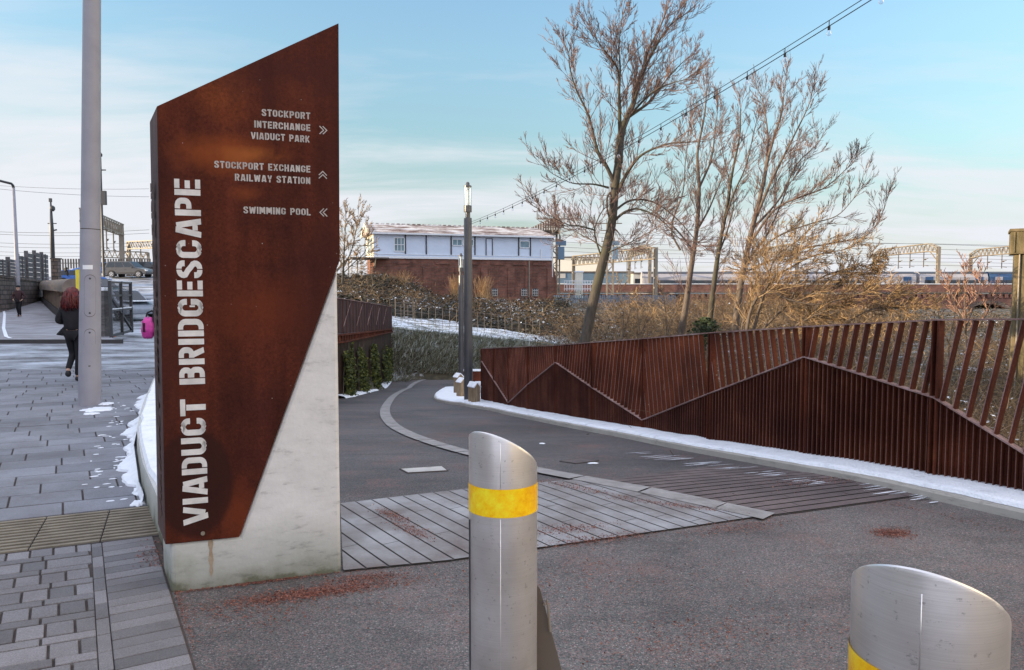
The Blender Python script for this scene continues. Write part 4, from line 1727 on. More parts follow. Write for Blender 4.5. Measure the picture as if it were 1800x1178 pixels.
def band_mat():
    m, t, b = new_mat("yellow reflective band")
    tc = N(t, 'ShaderNodeTexCoord')
    n = N(t, 'ShaderNodeTexNoise', i_Scale=42.0, i_Detail=8.0, i_Roughness=0.8)
    L(t, tc.outputs['Object'], n.inputs['Vector'])
    n2 = N(t, 'ShaderNodeTexNoise', i_Scale=7.0, i_Detail=3.0)
    L(t, tc.outputs['Object'], n2.inputs['Vector'])
    ad = N(t, 'ShaderNodeMath', operation='MULTIPLY_ADD', i_1=0.5, i_2=0.0)
    L(t, n2.outputs[0], ad.inputs[0])
    a2_ = N(t, 'ShaderNodeMath', operation='MULTIPLY_ADD', i_1=0.5)
    L(t, n.outputs[0], a2_.inputs[0]); L(t, ad.outputs[0], a2_.inputs[2])
    r = ramp(t, [(0.38, (0.85, 0.34, 0.0)), (0.5, (1.0, 0.60, 0.001)), (0.63, (1.0, 0.84, 0.03))], a2_.outputs[0])
    L(t, r.outputs[0], b.inputs['Base Color'])
    b.inputs['Roughness'].default_value = 0.28
    return m


M['band'] = band_mat()
M['rim_bright'] = plain("polished weld", (0.80, 0.78, 0.76), rough=0.34, metal=0.8)  # pale metal for the bead that paints a highlight down each bollard
z1 = at(883, 861, 2.44).z; z2 = at(883, 911, 2.44).z
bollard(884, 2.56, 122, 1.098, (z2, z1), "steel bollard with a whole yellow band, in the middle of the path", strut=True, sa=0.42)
zb = at(1523, 1148, 1.24).z
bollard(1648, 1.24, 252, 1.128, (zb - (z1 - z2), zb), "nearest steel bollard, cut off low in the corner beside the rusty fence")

# ================================================================== tall grey street light column by the sign
pb = gnd(157.5, 713)
pole = thing("street_light_column", "tall grey painted street light column standing on the paving beside the sign", "lamp column", tuple(pb))
ptop = at(164, -420, pb.y + 0.05)


def pc(py):
    """centre of the column where the photo has row py"""
    k = (pb.z + 0) if False else 0
    lo, hi = 0.0, 1.0
    for _ in range(40):
        m_ = (lo + hi) / 2
        q = pb.lerp(ptop, m_)
        # project
        d = q - Vector((0, 0, EYE))
        cp, sp_ = math.cos(PITCH), math.sin(PITCH)
        f_ = d.y * cp - d.z * sp_
        w_ = d.y * sp_ + d.z * cp
        if CY - w_ / f_ * FX > py:
            lo = m_
        else:
            hi = m_
    return pb.lerp(ptop, lo)


k1 = pb.y / 1300.0
mb = MB()
mb.tube([pb - UPV * .1, pc(600), pc(480), pc(404)], [18.4 * k1, 17.3 * k1, 16.6 * k1, 16.2 * k1], 48)
smooth_by_angle(mb.build("lower_shaft", M['grey_paint'], pole), 50)
mb = MB()
mb.tube([pc(402.8), pc(200), pc(0), ptop], [15.4 * k1, 14.7 * k1, 13.8 * k1, 11.5 * k1], 48)
smooth_by_angle(mb.build("upper_shaft", M['grey_paint'], pole), 50)
mb = MB()
mb.tube([pc(405), pc(402.5)], [15.9 * k1, 15.9 * k1], 48)
mb.build("shaft_joint", M['groove'], pole)
# oval inspection hatches on the viewer's side


def col_patch(mb, pya, pyb, a0, a1, r, rnd_=0.0, steps=14):
    """a curved rounded plate on the column between rows pya and pyb, angles in degrees from the viewer's side"""
    ca, cb = pc(pya), pc(pyb)
    rows = 16
    grid = []
    for j in range(rows + 1):
        t = 0.5 - 0.5 * math.cos(math.pi * j / rows)
        c = ca.lerp(cb, t)
        # rounded ends
        h = (ca - cb).length
        wz = (a1 - a0) / 2 * math.pi / 180 * r
        zz = min(t * h, (1 - t) * h)
        s_ = 1.0
        if zz < wz:
            s_ = math.sqrt(max(0.0, 1 - (1 - zz / wz) ** 2))
        am = (a0 + a1) / 2; ha = (a1 - a0) / 2 * max(s_, 0.02)
        view = math.atan2(-pb.y, -pb.x)
        row = []
        for k in range(7):
            an = view + R(am + ha * (k / 3 - 1))
            row.append(c + Vector((math.cos(an), math.sin(an), 0)) * r)
        grid.append(row)
    for j in range(rows):
        for k in range(6):
            mb.quad(grid[j][k], grid[j][k + 1], grid[j + 1][k + 1], grid[j + 1][k])


for (pya, pyb) in ((484, 556), (578, 648)):
    mbs = MB(); col_patch(mbs, pya - 0.9, pyb + 0.9, -32, 29, 17.35 * k1)
    mbd = MB(); col_patch(mbd, pya, pyb, -31, 28, 17.5 * k1)
    door = mbd.build("hatch_door", M['grey_paint'], pole, smooth=True)
    mbs.build("hatch_seam", M['groove'], door, smooth=True)
    for py in (pya + 6, pyb - 6):
        mbk = MB()
        c = pc(py)
        an = math.atan2(-pb.y, -pb.x) - R(2)
        dv = Vector((math.cos(an), math.sin(an), 0))
        mbk.tube([c + dv * 17.4 * k1, c + dv * 17.7 * k1], 0.014, 10)
        mbk.build("hatch_lock", M['dark_metal'], door)
mb = MB(); col_patch(mb, 466, 473.5, -42, 14, 16.9 * k1)
mb = MB()
view = math.atan2(-pb.y, -pb.x)
for k in range(8):
    a_, b_ = view + R(-44 + 7 * k), view + R(-44 + 7 * (k + 1))
    q = []
    for py, an in ((474, a_), (474, b_), (466.5, b_), (466.5, a_)):
        q.append(pc(py) + Vector((math.cos(an), math.sin(an), 0)) * 16.85 * k1)
    mb.quad(*q)
mb.build("paper_sticker", M['white'], pole)

# ================================================================== lamp posts with glass lanterns


def lamp_post(px, Y, y_top, y_base, label, zb=None):
    b0 = at(px, y_base, Y)
    if zb is not None:
        b0.z = zb
    root = thing("lamp_post", label, "lamp post", tuple(b0), group="dark lamp posts with glass lanterns")
    h = at(px, y_top, Y).z - b0.z
    s = h / 5.48
    z = lambda q: q * s
    mb = MB()
    mb.lathe((0, 0, 0), [(0.112 * s, -0.1), (0.110 * s, 0.02), (0.106 * s, z(2.0)), (0.098 * s, z(4.585)), (0.094 * s, z(4.6))], 28)
    smooth_by_angle(mb.build("column", M['lamp_paint'], root, local=True), 40)
    mb = MB()
    mb.lathe((0, 0, 0), [(0.06 * s, z(4.59)), (0.06 * s, z(4.74)), (0.098 * s, z(4.745)), (0.098 * s, z(4.90)), (0.085 * s, z(4.905))], 24)
    smooth_by_angle(mb.build("collar", M['lamp_paint'], root, local=True), 40)
    mb = MB()
    mb.lathe((0, 0, 0), [(0.094 * s, z(4.905)), (0.094 * s, z(5.35))], 24)
    smooth_by_angle(mb.build("glass_lantern", M['glass'], root, local=True), 60)
    mb = MB()
    mb.lathe((0, 0, 0), [(0.096 * s, z(5.351)), (0.096 * s, z(5.385)), (0.05 * s, z(5.41)), (0.042 * s, z(5.46)), (0.02 * s, z(5.48))], 24)
    smooth_by_angle(mb.build("lantern_cap", M['lamp_paint'], root, local=True), 40)
    mb = MB()
    mb.lathe((0, 0, 0), [(0.05 * s, z(4.906)), (0.05 * s, z(4.98)), (0.026 * s, z(4.985)), (0.026 * s, z(5.28)), (0.05 * s, z(5.285)), (0.05 * s, z(5.345))], 14)
    smooth_by_angle(mb.build("lamp_tube", M['white'], root, local=True), 40)
    return root


lamp1 = lamp_post(823.5, 18.0, 320, 718, "nearer dark lamp post, holding the festoon cable, at the fence end", zb=zp(18.0) + 0.02)
lamp_post(811, 29.2, 445, 690, "second dark lamp post standing close behind the nearer one", zb=zp(29.2))
lamp_post(953.5, 56.0, 540, 618, "small far lamp post on the snowy slope below the brick signal box")

# ================================================================== festoon lights


def fes(k, dz=0.0):
    Y = 8.38 * (1 - 0.066 * k)
    X = 2.256 + 0.187 * k
    return Vector((X, Y, EYE + 2.17 + 0.056 * k + 0.0014 * k * k + dz))


fest = thing("festoon_lights", "string of clear festoon bulbs on a twin cable rising across the sky", "festoon lights", tuple(fes(-17.3)))
mb = MB()
mb.tube([fes(k * 0.5, 0.0) for k in range(-35, 25)], 0.0045, 6)
mb.tube([fes(k * 0.5, 0.05) for k in range(-35, 25)], 0.0038, 6)
mb.build("twin_cable", M['wire'], fest)
for k in range(-16, 9):
    p = fes(k)
    mb = MB()
    mb.lathe((p.x, p.y, p.z), [(0.004, 0.05), (0.004, 0.005), (0.012, 0.0), (0.013, -0.030), (0.011, -0.033)], 10)
    hold = mb.build("bulb_holder", M['black'], fest, smooth=False)
    mb = MB()
    mb.lathe((p.x, p.y, p.z), [(0.0105, -0.034), (0.014, -0.042), (0.0195, -0.056), (0.0205, -0.066), (0.017, -0.076), (0.008, -0.083), (0.002, -0.084)], 12)
    mb.build("clear_bulb", M['bulb'], hold, smooth=True)
fp = thing("festoon_pole", "plain dark pole carrying the near end of the festoon cable", "pole", (fes(12).x, fes(12).y, 0))
e_ = fes(12)
MB().tube([(e_.x, e_.y, -0.1), (e_.x, e_.y, e_.z + 0.2)], 0.05, 16).build("pole_shaft", M['lamp_paint'], fp, smooth=True)
# ================================================================== more materials
def leaf_mat(name, stops, rough=0.75, snow=0.0):
    m, t, b = new_mat(name)
    g = N(t, 'ShaderNodeNewGeometry')
    r = ramp(t, stops, g.outputs['Random Per Island'])
    L(t, r.outputs[0], b.inputs['Base Color'])
    b.inputs['Roughness'].default_value = rough
    return m


def bark_mat(name, lo, hi, moss=None):
    m, t, b = new_mat(name)
    n = N(t, 'ShaderNodeTexNoise', i_Scale=5.0, i_Detail=6.0, i_Roughness=0.7)
    L(t, posn(t, (3, 3, 0.7)), n.inputs['Vector'])
    r = ramp(t, [(0.3, lo), (0.7, hi)], n.outputs[0])
    c = r.outputs[0]
    if moss:
        n2 = N(t, 'ShaderNodeTexNoise', i_Scale=1.2, i_Detail=4.0)
        L(t, posn(t), n2.inputs['Vector'])
        r2 = ramp(t, [(0.45, 0.0), (0.6, 0.7)], n2.outputs[0])
        c = mix(t, r2.outputs[0], c, moss)
    L(t, c, b.inputs['Base Color'])
    b.inputs['Roughness'].default_value = 0.85
    bp = N(t, 'ShaderNodeBump', i_Strength=0.5, i_Distance=0.02)
    L(t, n.outputs[0], bp.inputs['Height'])
    L(t, bp.outputs[0], b.inputs['Normal'])
    return m


M['bark'] = bark_mat("bark", (0.030, 0.025, 0.020), (0.085, 0.070, 0.054), (0.065, 0.066, 0.036))
M['bark_pale'] = bark_mat("pale bark", (0.060, 0.046, 0.038), (0.16, 0.125, 0.10))
M['twig'] = leaf_mat("twigs", [(0.0, (0.075, 0.046, 0.038)), (1.0, (0.22, 0.135, 0.112))])
M['twig_gold'] = leaf_mat("golden twigs", [(0.0, (0.09, 0.052, 0.028)), (0.5, (0.22, 0.14, 0.070)), (1.0, (0.42, 0.29, 0.155))])
M['twig_red'] = leaf_mat("red twigs", [(0.0, (0.22, 0.10, 0.065)), (1.0, (0.46, 0.28, 0.19))])
M['twig_brown'] = leaf_mat("undergrowth twigs", [(0.0, (0.045, 0.028, 0.018)), (0.5, (0.13, 0.078, 0.040)), (0.8, (0.24, 0.155, 0.075)), (1.0, (0.36, 0.26, 0.14))])
M['bramble'] = leaf_mat("bramble leaves", [(0.0, (0.012, 0.014, 0.008)), (0.5, (0.032, 0.034, 0.018)), (0.75, (0.060, 0.042, 0.026)), (1.0, (0.11, 0.075, 0.045))])
M['bramble_snow'] = leaf_mat("snow on leaves", [(0.0, (0.45, 0.50, 0.56)), (1.0, (0.82, 0.86, 0.92))])
M['climber'] = leaf_mat("climber leaves", [(0.0, (0.018, 0.030, 0.006)), (0.6, (0.055, 0.075, 0.014)), (1.0, (0.16, 0.17, 0.025))])
M['bank_grass'] = leaf_mat("frosted grass", [(0.0, (0.16, 0.15, 0.09)), (0.4, (0.29, 0.29, 0.20)), (0.7, (0.44, 0.47, 0.42)), (1.0, (0.68, 0.72, 0.72))])
M['evergreen'] = leaf_mat("evergreen leaves", [(0.0, (0.015, 0.03, 0.012)), (1.0, (0.06, 0.085, 0.03))])
M['reed'] = leaf_mat("dry reeds", [(0.0, (0.25, 0.13, 0.05)), (1.0, (0.55, 0.36, 0.17))])
M['moss_stone'] = noisy("mossy stone", [(0.3, (0.06, 0.05, 0.025)), (0.5, (0.13, 0.105, 0.055)), (0.7, (0.21, 0.155, 0.10))], scale=2.5, rough=0.9, detail=9, bump=0.4, vecscale=(1.6, 1.6, 0.5))
M['skin'] = plain("skin", (0.50, 0.31, 0.23), rough=0.55, var=0.08)
M['black_cloth'] = noisy("black cloth", [(0.3, (0.005, 0.005, 0.007)), (0.7, (0.014, 0.013, 0.017))], scale=14, rough=0.9, bump=0.3)
M['trouser'] = plain("dark trousers", (0.006, 0.006, 0.009), rough=0.9)
M['red_hair'] = noisy("red hair", [(0.35, (0.022, 0.003, 0.004)), (0.65, (0.17, 0.012, 0.010))], scale=9, rough=0.5, vecscale=(4, 4, 0.8))
M['dark_hair'] = plain("dark hair", (0.02, 0.014, 0.012), rough=0.6)
M['pink'] = plain("pink nylon", (0.70, 0.06, 0.36), rough=0.5, var=0.25, scale=9)
M['tyre'] = plain("tyre", (0.02, 0.02, 0.022), rough=0.85)
M['rim'] = plain("wheel rim", (0.45, 0.46, 0.48), rough=0.35, metal=0.8)
M['car_grey'] = plain("grey car paint", (0.085, 0.085, 0.088), rough=0.28, var=0.1)
M['car_blue'] = plain("blue car paint", (0.05, 0.14, 0.42), rough=0.28, var=0.1)
M['car_silver'] = plain("silver car paint", (0.22, 0.25, 0.30), rough=0.35, var=0.1)
M['car_black'] = plain("black car paint", (0.02, 0.022, 0.025), rough=0.25, var=0.1)
M['car_glass'] = plain("car glass", (0.022, 0.03, 0.038), rough=0.08)
M['red_light'] = plain("red lamp lens", (0.55, 0.03, 0.02), rough=0.3)
M['clear_light'] = plain("headlamp lens", (0.7, 0.72, 0.75), rough=0.15)
M['orange'] = plain("orange cone", (0.75, 0.16, 0.03), rough=0.6)
M['yellow'] = plain("yellow board", (0.75, 0.62, 0.05), rough=0.6, var=0.08)
M['fence_wood'] = noisy("weathered fence boards", [(0.3, (0.06, 0.057, 0.06)), (0.7, (0.16, 0.15, 0.15))], scale=3.0, rough=0.9, vecscale=(1, 1, 4))
M['train_grey'] = plain("train side", (0.40, 0.39, 0.41), rough=0.45, var=0.1, scale=0.8)
M['train_dark'] = plain("train dark", (0.035, 0.038, 0.045), rough=0.35, var=0.2)
M['train_blue'] = plain("train blue", (0.03, 0.085, 0.19), rough=0.4, var=0.1)
M['pave_far'] = noisy("frosted flagstones", [(0.3, (0.19, 0.18, 0.19)), (0.5, (0.27, 0.265, 0.285)), (0.7, (0.36, 0.37, 0.41))], scale=1.2, rough=0.85, detail=8)
M['office'] = plain("office wall", (0.30, 0.27, 0.24), rough=0.8)  # walls of the unseen blocks added for shade
M['pale_office'] = plain("pale office wall", (0.78, 0.72, 0.62), rough=0.8)  # wall of the unseen block added for warm bounce


def roof_mat():
    m, t, b = new_mat("snowy slates")
    n = N(t, 'ShaderNodeTexNoise', i_Scale=1.3, i_Detail=9.0, i_Roughness=0.72)
    tc = N(t, 'ShaderNodeTexCoord')
    mp = N(t, 'ShaderNodeMapping'); mp.inputs['Scale'].default_value = (0.35, 1.0, 1.0)
    L(t, tc.outputs['Object'], mp.inputs[0]); L(t, mp.outputs[0], n.inputs['Vector'])
    r = ramp(t, [(0.40, (0.12, 0.065, 0.05)), (0.48, (0.34, 0.27, 0.23)), (0.58, (0.66, 0.62, 0.58))], n.outputs[0])
    L(t, r.outputs[0], b.inputs['Base Color'])
    b.inputs['Roughness'].default_value = 0.85
    return m


M['slate'] = roof_mat()

# ================================================================== unseen buildings added to shade the foreground and bounce warm light
sb = thing("office_building", "plain brown office block standing left of the plaza", "building", (-43, -15, 0))
MB().box((-43, -17, 4.3), (36, 54, 10.6)).build("walls", M['office'], sb)  # body of the unseen block added for shade
mb = MB()
for k in range(12):
    for j in range(3):
        mb.box((-24.99, -40 + k * 4.2, 1.8 + j * 3.0), (0.08, 2.4, 1.6))
mb.build("windows", M['window'], sb)  # windows on the unseen block added for shade
sb2 = thing("low_building", "long low flat roofed brown building left of the street", "building", (-34, 21, 0))
MB().box((-34, 21, 2.6), (18, 22, 5.6)).build("walls", M['office'], sb2)  # body of the unseen low block added for shade
MB().box((-34, 21, 5.5), (18.6, 22.6, 0.24)).build("roof", M['palegrey'], sb2)  # top of the unseen low block added for shade
sb3 = thing("pale_office_building", "tall pale office block standing to the right of the path", "building", (24.5, -4, 0))
MB().box((24.5, -3.5, 8), (14, 43, 18)).build("walls", M['pale_office'], sb3)  # tall pale face added to throw warm sun back on the foreground
mb = MB()
for k in range(7):
    for j in range(5):
        mb.box((17.48, -20.5 + k * 5.4, 1.8 + j * 3.1), (0.08, 2.0, 1.5))
mb.build("windows", M['window'], sb3)  # windows on the unseen block added for warm bounce

# ================================================================== rusty parapet with climbing plants
par = thing("steel_parapet", "dark rusty steel parapet with thin diagonal lines above a planted retaining wall", "parapet", (-5.2, 22, zleft(22)))
YA, YB = 21.7, 35.0
zt_ = (at(592, 526, YA).z, at(683.5, 539.7, YB).z)
zb_ = (at(592, 586.5, YA).z, at(683.5, 577, YB).z)
zf_ = (at(592, 601, YA).z, at(683.5, 583, YB).z)


def plv(pair, y):
    return pair[0] + (pair[1] - pair[0]) * (y - YA) / (YB - YA)


pp = [(wx(y) + 0.16, y) for y in [12.2 + 0.6 * k for k in range(39)] if y <= 35.01]
sheet = MB(); flan = MB(); wallm = MB(); line = MB(); joint = MB(); capm = MB()
for (xa, ya), (xb, yb) in zip(pp, pp[1:]):
    a_, b_ = Vector((xa, ya, 0)), Vector((xb, yb, 0))
    d = (b_ - a_).normalized(); nn = Vector((d.y, -d.x, 0))
    za, zb2 = plv(zb_, ya), plv(zb_, yb); ta, tb = plv(zt_, ya), plv(zt_, yb); fa, fb = plv(zf_, ya), plv(zf_, yb)
    sheet.prism([a_ + UPV * za, b_ + UPV * zb2, b_ + UPV * tb, a_ + UPV * ta], nn * -0.12)
    capm.bar(a_ + UPV * (ta + .012) - nn * .06, b_ + UPV * (tb + .012) - nn * .06, 0.16, 0.02)
    flan.bar(a_ + UPV * (za - .03) + nn * 0.03, b_ + UPV * (zb2 - .03) + nn * 0.03, 0.12, 0.05)
    flan.bar(a_ + UPV * (fa) + nn * 0.02, b_ + UPV * (fb) + nn * 0.02, 0.10, 0.05)
    for q in range(2):
        c = a_.lerp(b_, 0.25 + 0.5 * q)
        zc1, zc0 = plv(zb_, c.y) - .05, plv(zf_, c.y) + .03
        flan.box(c + UPV * ((zc0 + zc1) / 2), (0.13, 0.07, max(zc1 - zc0, .05)), axes=(d, nn, UPV))
    wallm.quad(a_ - nn * .03 + UPV * (zp(ya) - .1), b_ - nn * .03 + UPV * (zp(yb) - .1), b_ - nn * .03 + UPV * fb, a_ - nn * .03 + UPV * fa)
    joint.box(a_ + nn * 0.006 + UPV * ((za + ta) / 2), (0.02, 0.012, (ta - za)), axes=(d, nn, UPV))
    if int((ya - 12.2) / 0.6 + .5) % 4 == 0 and yb + 1.2 < 35.2:
        e = Vector((wx(ya + 1.3) + 0.16, ya + 1.3, 0))
        line.bar(a_ + nn * .012 + UPV * (za + .2), e + nn * .012 + UPV * (plv(zt_, e.y) - .08), 0.022, 0.012)
    else:
        pass
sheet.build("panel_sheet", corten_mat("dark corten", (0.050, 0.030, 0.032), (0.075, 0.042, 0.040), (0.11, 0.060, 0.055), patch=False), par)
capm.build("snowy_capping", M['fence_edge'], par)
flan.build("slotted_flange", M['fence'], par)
wallm.build("retaining_wall", corten_mat("shaded corten", (0.035, 0.022, 0.018), (0.055, 0.032, 0.024), (0.075, 0.042, 0.03), patch=False), par)  # very dark brown corten for the retaining wall
line.build("diagonal_lines", M['fence_edge'], par)['kind'] = 'stuff'
joint.build("panel_joints", M['fence'], par)['kind'] = 'stuff'
mb = MB()
xe, ye = pp[-1]
mb.box((xe - 0.5, ye + .02, (plv(zt_, ye) + plv(zf_, ye)) / 2), (1.0, 0.1, plv(zt_, ye) - plv(zf_, ye) - .02))
mb.box((xe - 0.6, ye - 0.02, (plv(zf_, ye) + zp(ye)) / 2 - .1), (1.1, 0.1, plv(zf_, ye) - zp(ye)))
mb.build("end_panel", M['fence'], par)


def leaf(mb, p, s, rg, flat=False):
    a = Vector((rg.uniform(-1, 1), rg.uniform(-1, 1), rg.uniform(-.6, .6) if not flat else rg.uniform(-.25, .25)))
    if a.length < 1e-3:
        a = Vector((1, 0, 0))
    a.normalize()
    b = a.cross(Vector((rg.uniform(-1, 1), rg.uniform(-1, 1), rg.uniform(-1, 1)) if not flat else (0, 0, 1)))
    if b.length < 1e-3:
        b = a.orthogonal()
    b.normalize()
    l, w = s, s * rg.uniform(.45, .75)
    mb.quad(p - a * l, p - b * w, p + a * l, p + b * w)


rl = random.Random(21)
for ci, (ya, yb, hf, lab) in enumerate(((21.4, 23.2, 0.80, "nearest climbing plant on the rusty retaining wall, beside the sign"), (24.0, 26.1, 0.72, "tall narrow climbing plant, second along the retaining wall from the sign"), (26.9, 29.3, 0.78, "climbing plant, third along the retaining wall from the sign"), (30.2, 34.7, 0.70, "broad climbing plant at the far end of the retaining wall"))):
    yc = (ya + yb) / 2
    cp = thing("climbing_plant", lab, "climber", (wx(yc) + .3, yc, zp(yc)), group="climbing plants on the retaining wall")
    mb = MB(); st = MB()
    for k in range(2200):
        y = rl.gauss(yc, (yb - ya) * 0.26)
        if abs(y - yc) > (yb - ya) * .5 * (.75 + .35 * noise.noise(Vector((y * 4, ci, k * .01)))):
            continue
        h = (plv(zf_, y) - zp(y)) * hf * (1 + .35 * noise.noise(Vector((y * 1.5, ci * 5.1, 0))))
        u = rl.random() ** 0.8
        z = zp(y) + u * h
        dpt = 0.03 + 0.22 * (1 - u * .7) * rl.random() * (1 + .6 * noise.noise(Vector((y * 3, z * 2.5, ci))))
        leaf(mb, Vector((wx(y) + 0.17 + dpt, y, z)), rl.uniform(.035, .075), rl)
    for k in range(7):
        y = rl.uniform(ya, yb)
        st.tube([(wx(y) + .22, y, zp(y) - .05), (wx(y) + .2, y + rl.uniform(-.3, .3), zp(y) + 1.0), (wx(y) + .19, y + rl.uniform(-.4, .4), zp(y) + 1.7)], [.02, .014, .008], 5)
    mb.build("foliage", M['climber'], cp)
    st.build("stem", M['bark'], cp)

# snow line at the foot of the wall and of the bank
mb = MB()
edge = [(wx(y) + 0.30, y) for y in [21 + 0.5 * k for k in range(26)]] + [(-5.2, 33.42), (-4, 33.4), (-2.4, 33.4), (-0.5, 33.38), (2, 33.35), (5, 33.3)]
for (xa, ya), (xb, yb) in zip(edge, edge[1:]):
    w0 = .08 + .08 * noise.noise(Vector((xa * 3, ya * 2, 4))); w1 = .08 + .08 * noise.noise(Vector((xb * 3, yb * 2, 4)))
    d = Vector((xb - xa, yb - ya, 0)).normalized(); nn = Vector((d.y, -d.x, 0))
    a_, b_ = Vector((xa, ya, zp(ya) + .01)), Vector((xb, yb, zp(yb) + .01))
    mb.quad(a_ - nn * .15 + UPV * .10, b_ - nn * .15 + UPV * .10, b_ + nn * w1 + UPV * .05, a_ + nn * w0 + UPV * .05)
    mb.quad(a_ + nn * w0 + UPV * .05, b_ + nn * w1 + UPV * .05, b_ + nn * (w1 + .05), a_ + nn * (w0 + .05))
tag(mb.build("verge_snow", M['snow'], smooth=True), "thin line of snow at the foot of the grass bank", "snow", kind='stuff')

# ================================================================== frosted ornamental grass bank
rg = random.Random(5)
mb = MB()
for k in range(15000):
    x = rg.uniform(-7.4, 3.5)
    y = 33.4 + 3.9 * rg.random()
    if x < -4.6 and rg.random() < .3:
        y = rg.uniform(32.4, 34)
    if k > 13600:
        x, y = rg.uniform(-8.6, 3.4), rg.uniform(37.3, 49)
    if x < wx(y) + 0.1 and y < 35.2:
        continue
    z = terrain(x, y)
    l = rg.uniform(.22, .48) * (.7 if y > 37.3 else 1)
    lean = Vector((rg.gauss(.45, .3), rg.gauss(-.35, .3), rg.uniform(.35, .9))).normalized()
    w = rg.uniform(.010, .022)
    p = Vector((x, y, z - .03)); q = p + lean * l * .6; e = q + (lean + Vector((.35, -.2, -.45))).normalized() * l * .5
    s_ = Vector((lean.y, -lean.x, 0))
    s_ = s_.normalized() if s_.length > .01 else Vector((1, 0, 0))
    i = len(mb.v)
    mb.v += [tuple(p - s_ * w), tuple(p + s_ * w), tuple(q + s_ * w * .8), tuple(q - s_ * w * .8), tuple(e)]
    mb.f += [(i, i + 1, i + 2, i + 3), (i + 3, i + 2, i + 4)]
tag(mb.build("bank_grass", M['bank_grass']), "frosted ornamental grass covering the bank beyond the path", "grass", kind='stuff')

# snowy slope beyond the bank: a sheet of snow over the earth with the grass showing through at its edge
mb = MB()
nx, ny = 60, 26
for j in range(ny):
    for i in range(nx):
        x = -9 + 12.5 * i / (nx - 1); y = 37.4 + 12 * j / (ny - 1)
        mb.v.append((x, y, terrain(x, y) + 0.035 + 0.05 * noise.noise(Vector((x * .8, y * .8, 1)))))
for j in range(ny - 1):
    for i in range(nx - 1):
        a_ = j * nx + i
        x, y = mb.v[a_][0], mb.v[a_][1]
        if noise.noise(Vector((x * .5, y * .4, 7))) > -.9:
            mb.f.append((a_, a_ + 1, a_ + nx + 1, a_ + nx))


def slope_snow():
    m, t, b = new_mat("patchy slope snow")
    n = N(t, 'ShaderNodeTexNoise', i_Scale=1.1, i_Detail=9.0, i_Roughness=0.74)
    L(t, posn(t), n.inputs['Vector'])
    r = ramp(t, [(0.40, (0.07, 0.065, 0.04)), (0.47, (0.36, 0.38, 0.39)), (0.56, (0.76, 0.80, 0.87))], n.outputs[0])
    L(t, r.outputs[0], b.inputs['Base Color'])
    b.inputs['Roughness'].default_value = .8
    return m


o = structure("snow_slope", mb, slope_snow(), smooth=True)

# post and rail fences across the slope


def rail_fence(name, pix, label, cat, ph, nrail, group=None, pr=.025):
    pts = [at(px, py, Y) for px, py, Y in pix]
    root = thing(name, label, cat, tuple(pts[0]), group=group)
    rm = MB()
    for p in pts:
        z0 = terrain(p.x, p.y)
        MB().tube([(p.x, p.y, z0 - .1), (p.x, p.y, z0 + ph)], pr, 6).build("fence_post", M['galv_dark'], root)
    for a_, b_ in zip(pts, pts[1:]):
        for k in range(nrail):
            h = ph * (1 - .02 - .9 * k / max(nrail, 1))
            rm.tube([(a_.x, a_.y, terrain(a_.x, a_.y) + h), (b_.x, b_.y, terrain(b_.x, b_.y) + h)], .010 if nrail < 4 else .022, 4)
    rm.build("rails", M['galv_dark'], root)
    return root


rail_fence("snow_slope_fence", [(700 + 12.5 * k, 0, 40.5 + .05 * k) for k in range(21)], "thin post and wire fence running down the snowy slope", "fence", 1.15, 3, pr=.014)
rail_fence("field_gate_fence", [(690, 0, 45), (706, 0, 45.2), (722, 0, 45.4)], "short barred railing at the top of the snowy slope beside the rusty parapet", "railing", 1.25, 5)

# ================================================================== snow dusted brambles under the signal box


def top_line(px):
    return interp([(560, 488), (600, 493), (640, 490), (690, 500), (740, 512), (800, 522), (850, 538), (880, 532), (920, 526), (960, 536), (990, 545), (1060, 560)], px)


def twig_arc(mb, p, d, l, r, rg, droop=.6, n=5, sides=3):
    pts = [p]
    d = d.normalized()
    for k in range(n):
        d = (d + Vector((rg.gauss(0, .16), rg.gauss(0, .16), rg.gauss(0, .10) - droop * (k / n) * .5))).normalized()
        pts.append(pts[-1] + d * l / n)
    mb.tube(pts, [r * (1 - .75 * k / n) for k in range(n + 1)], sides, caps=False)
    return pts


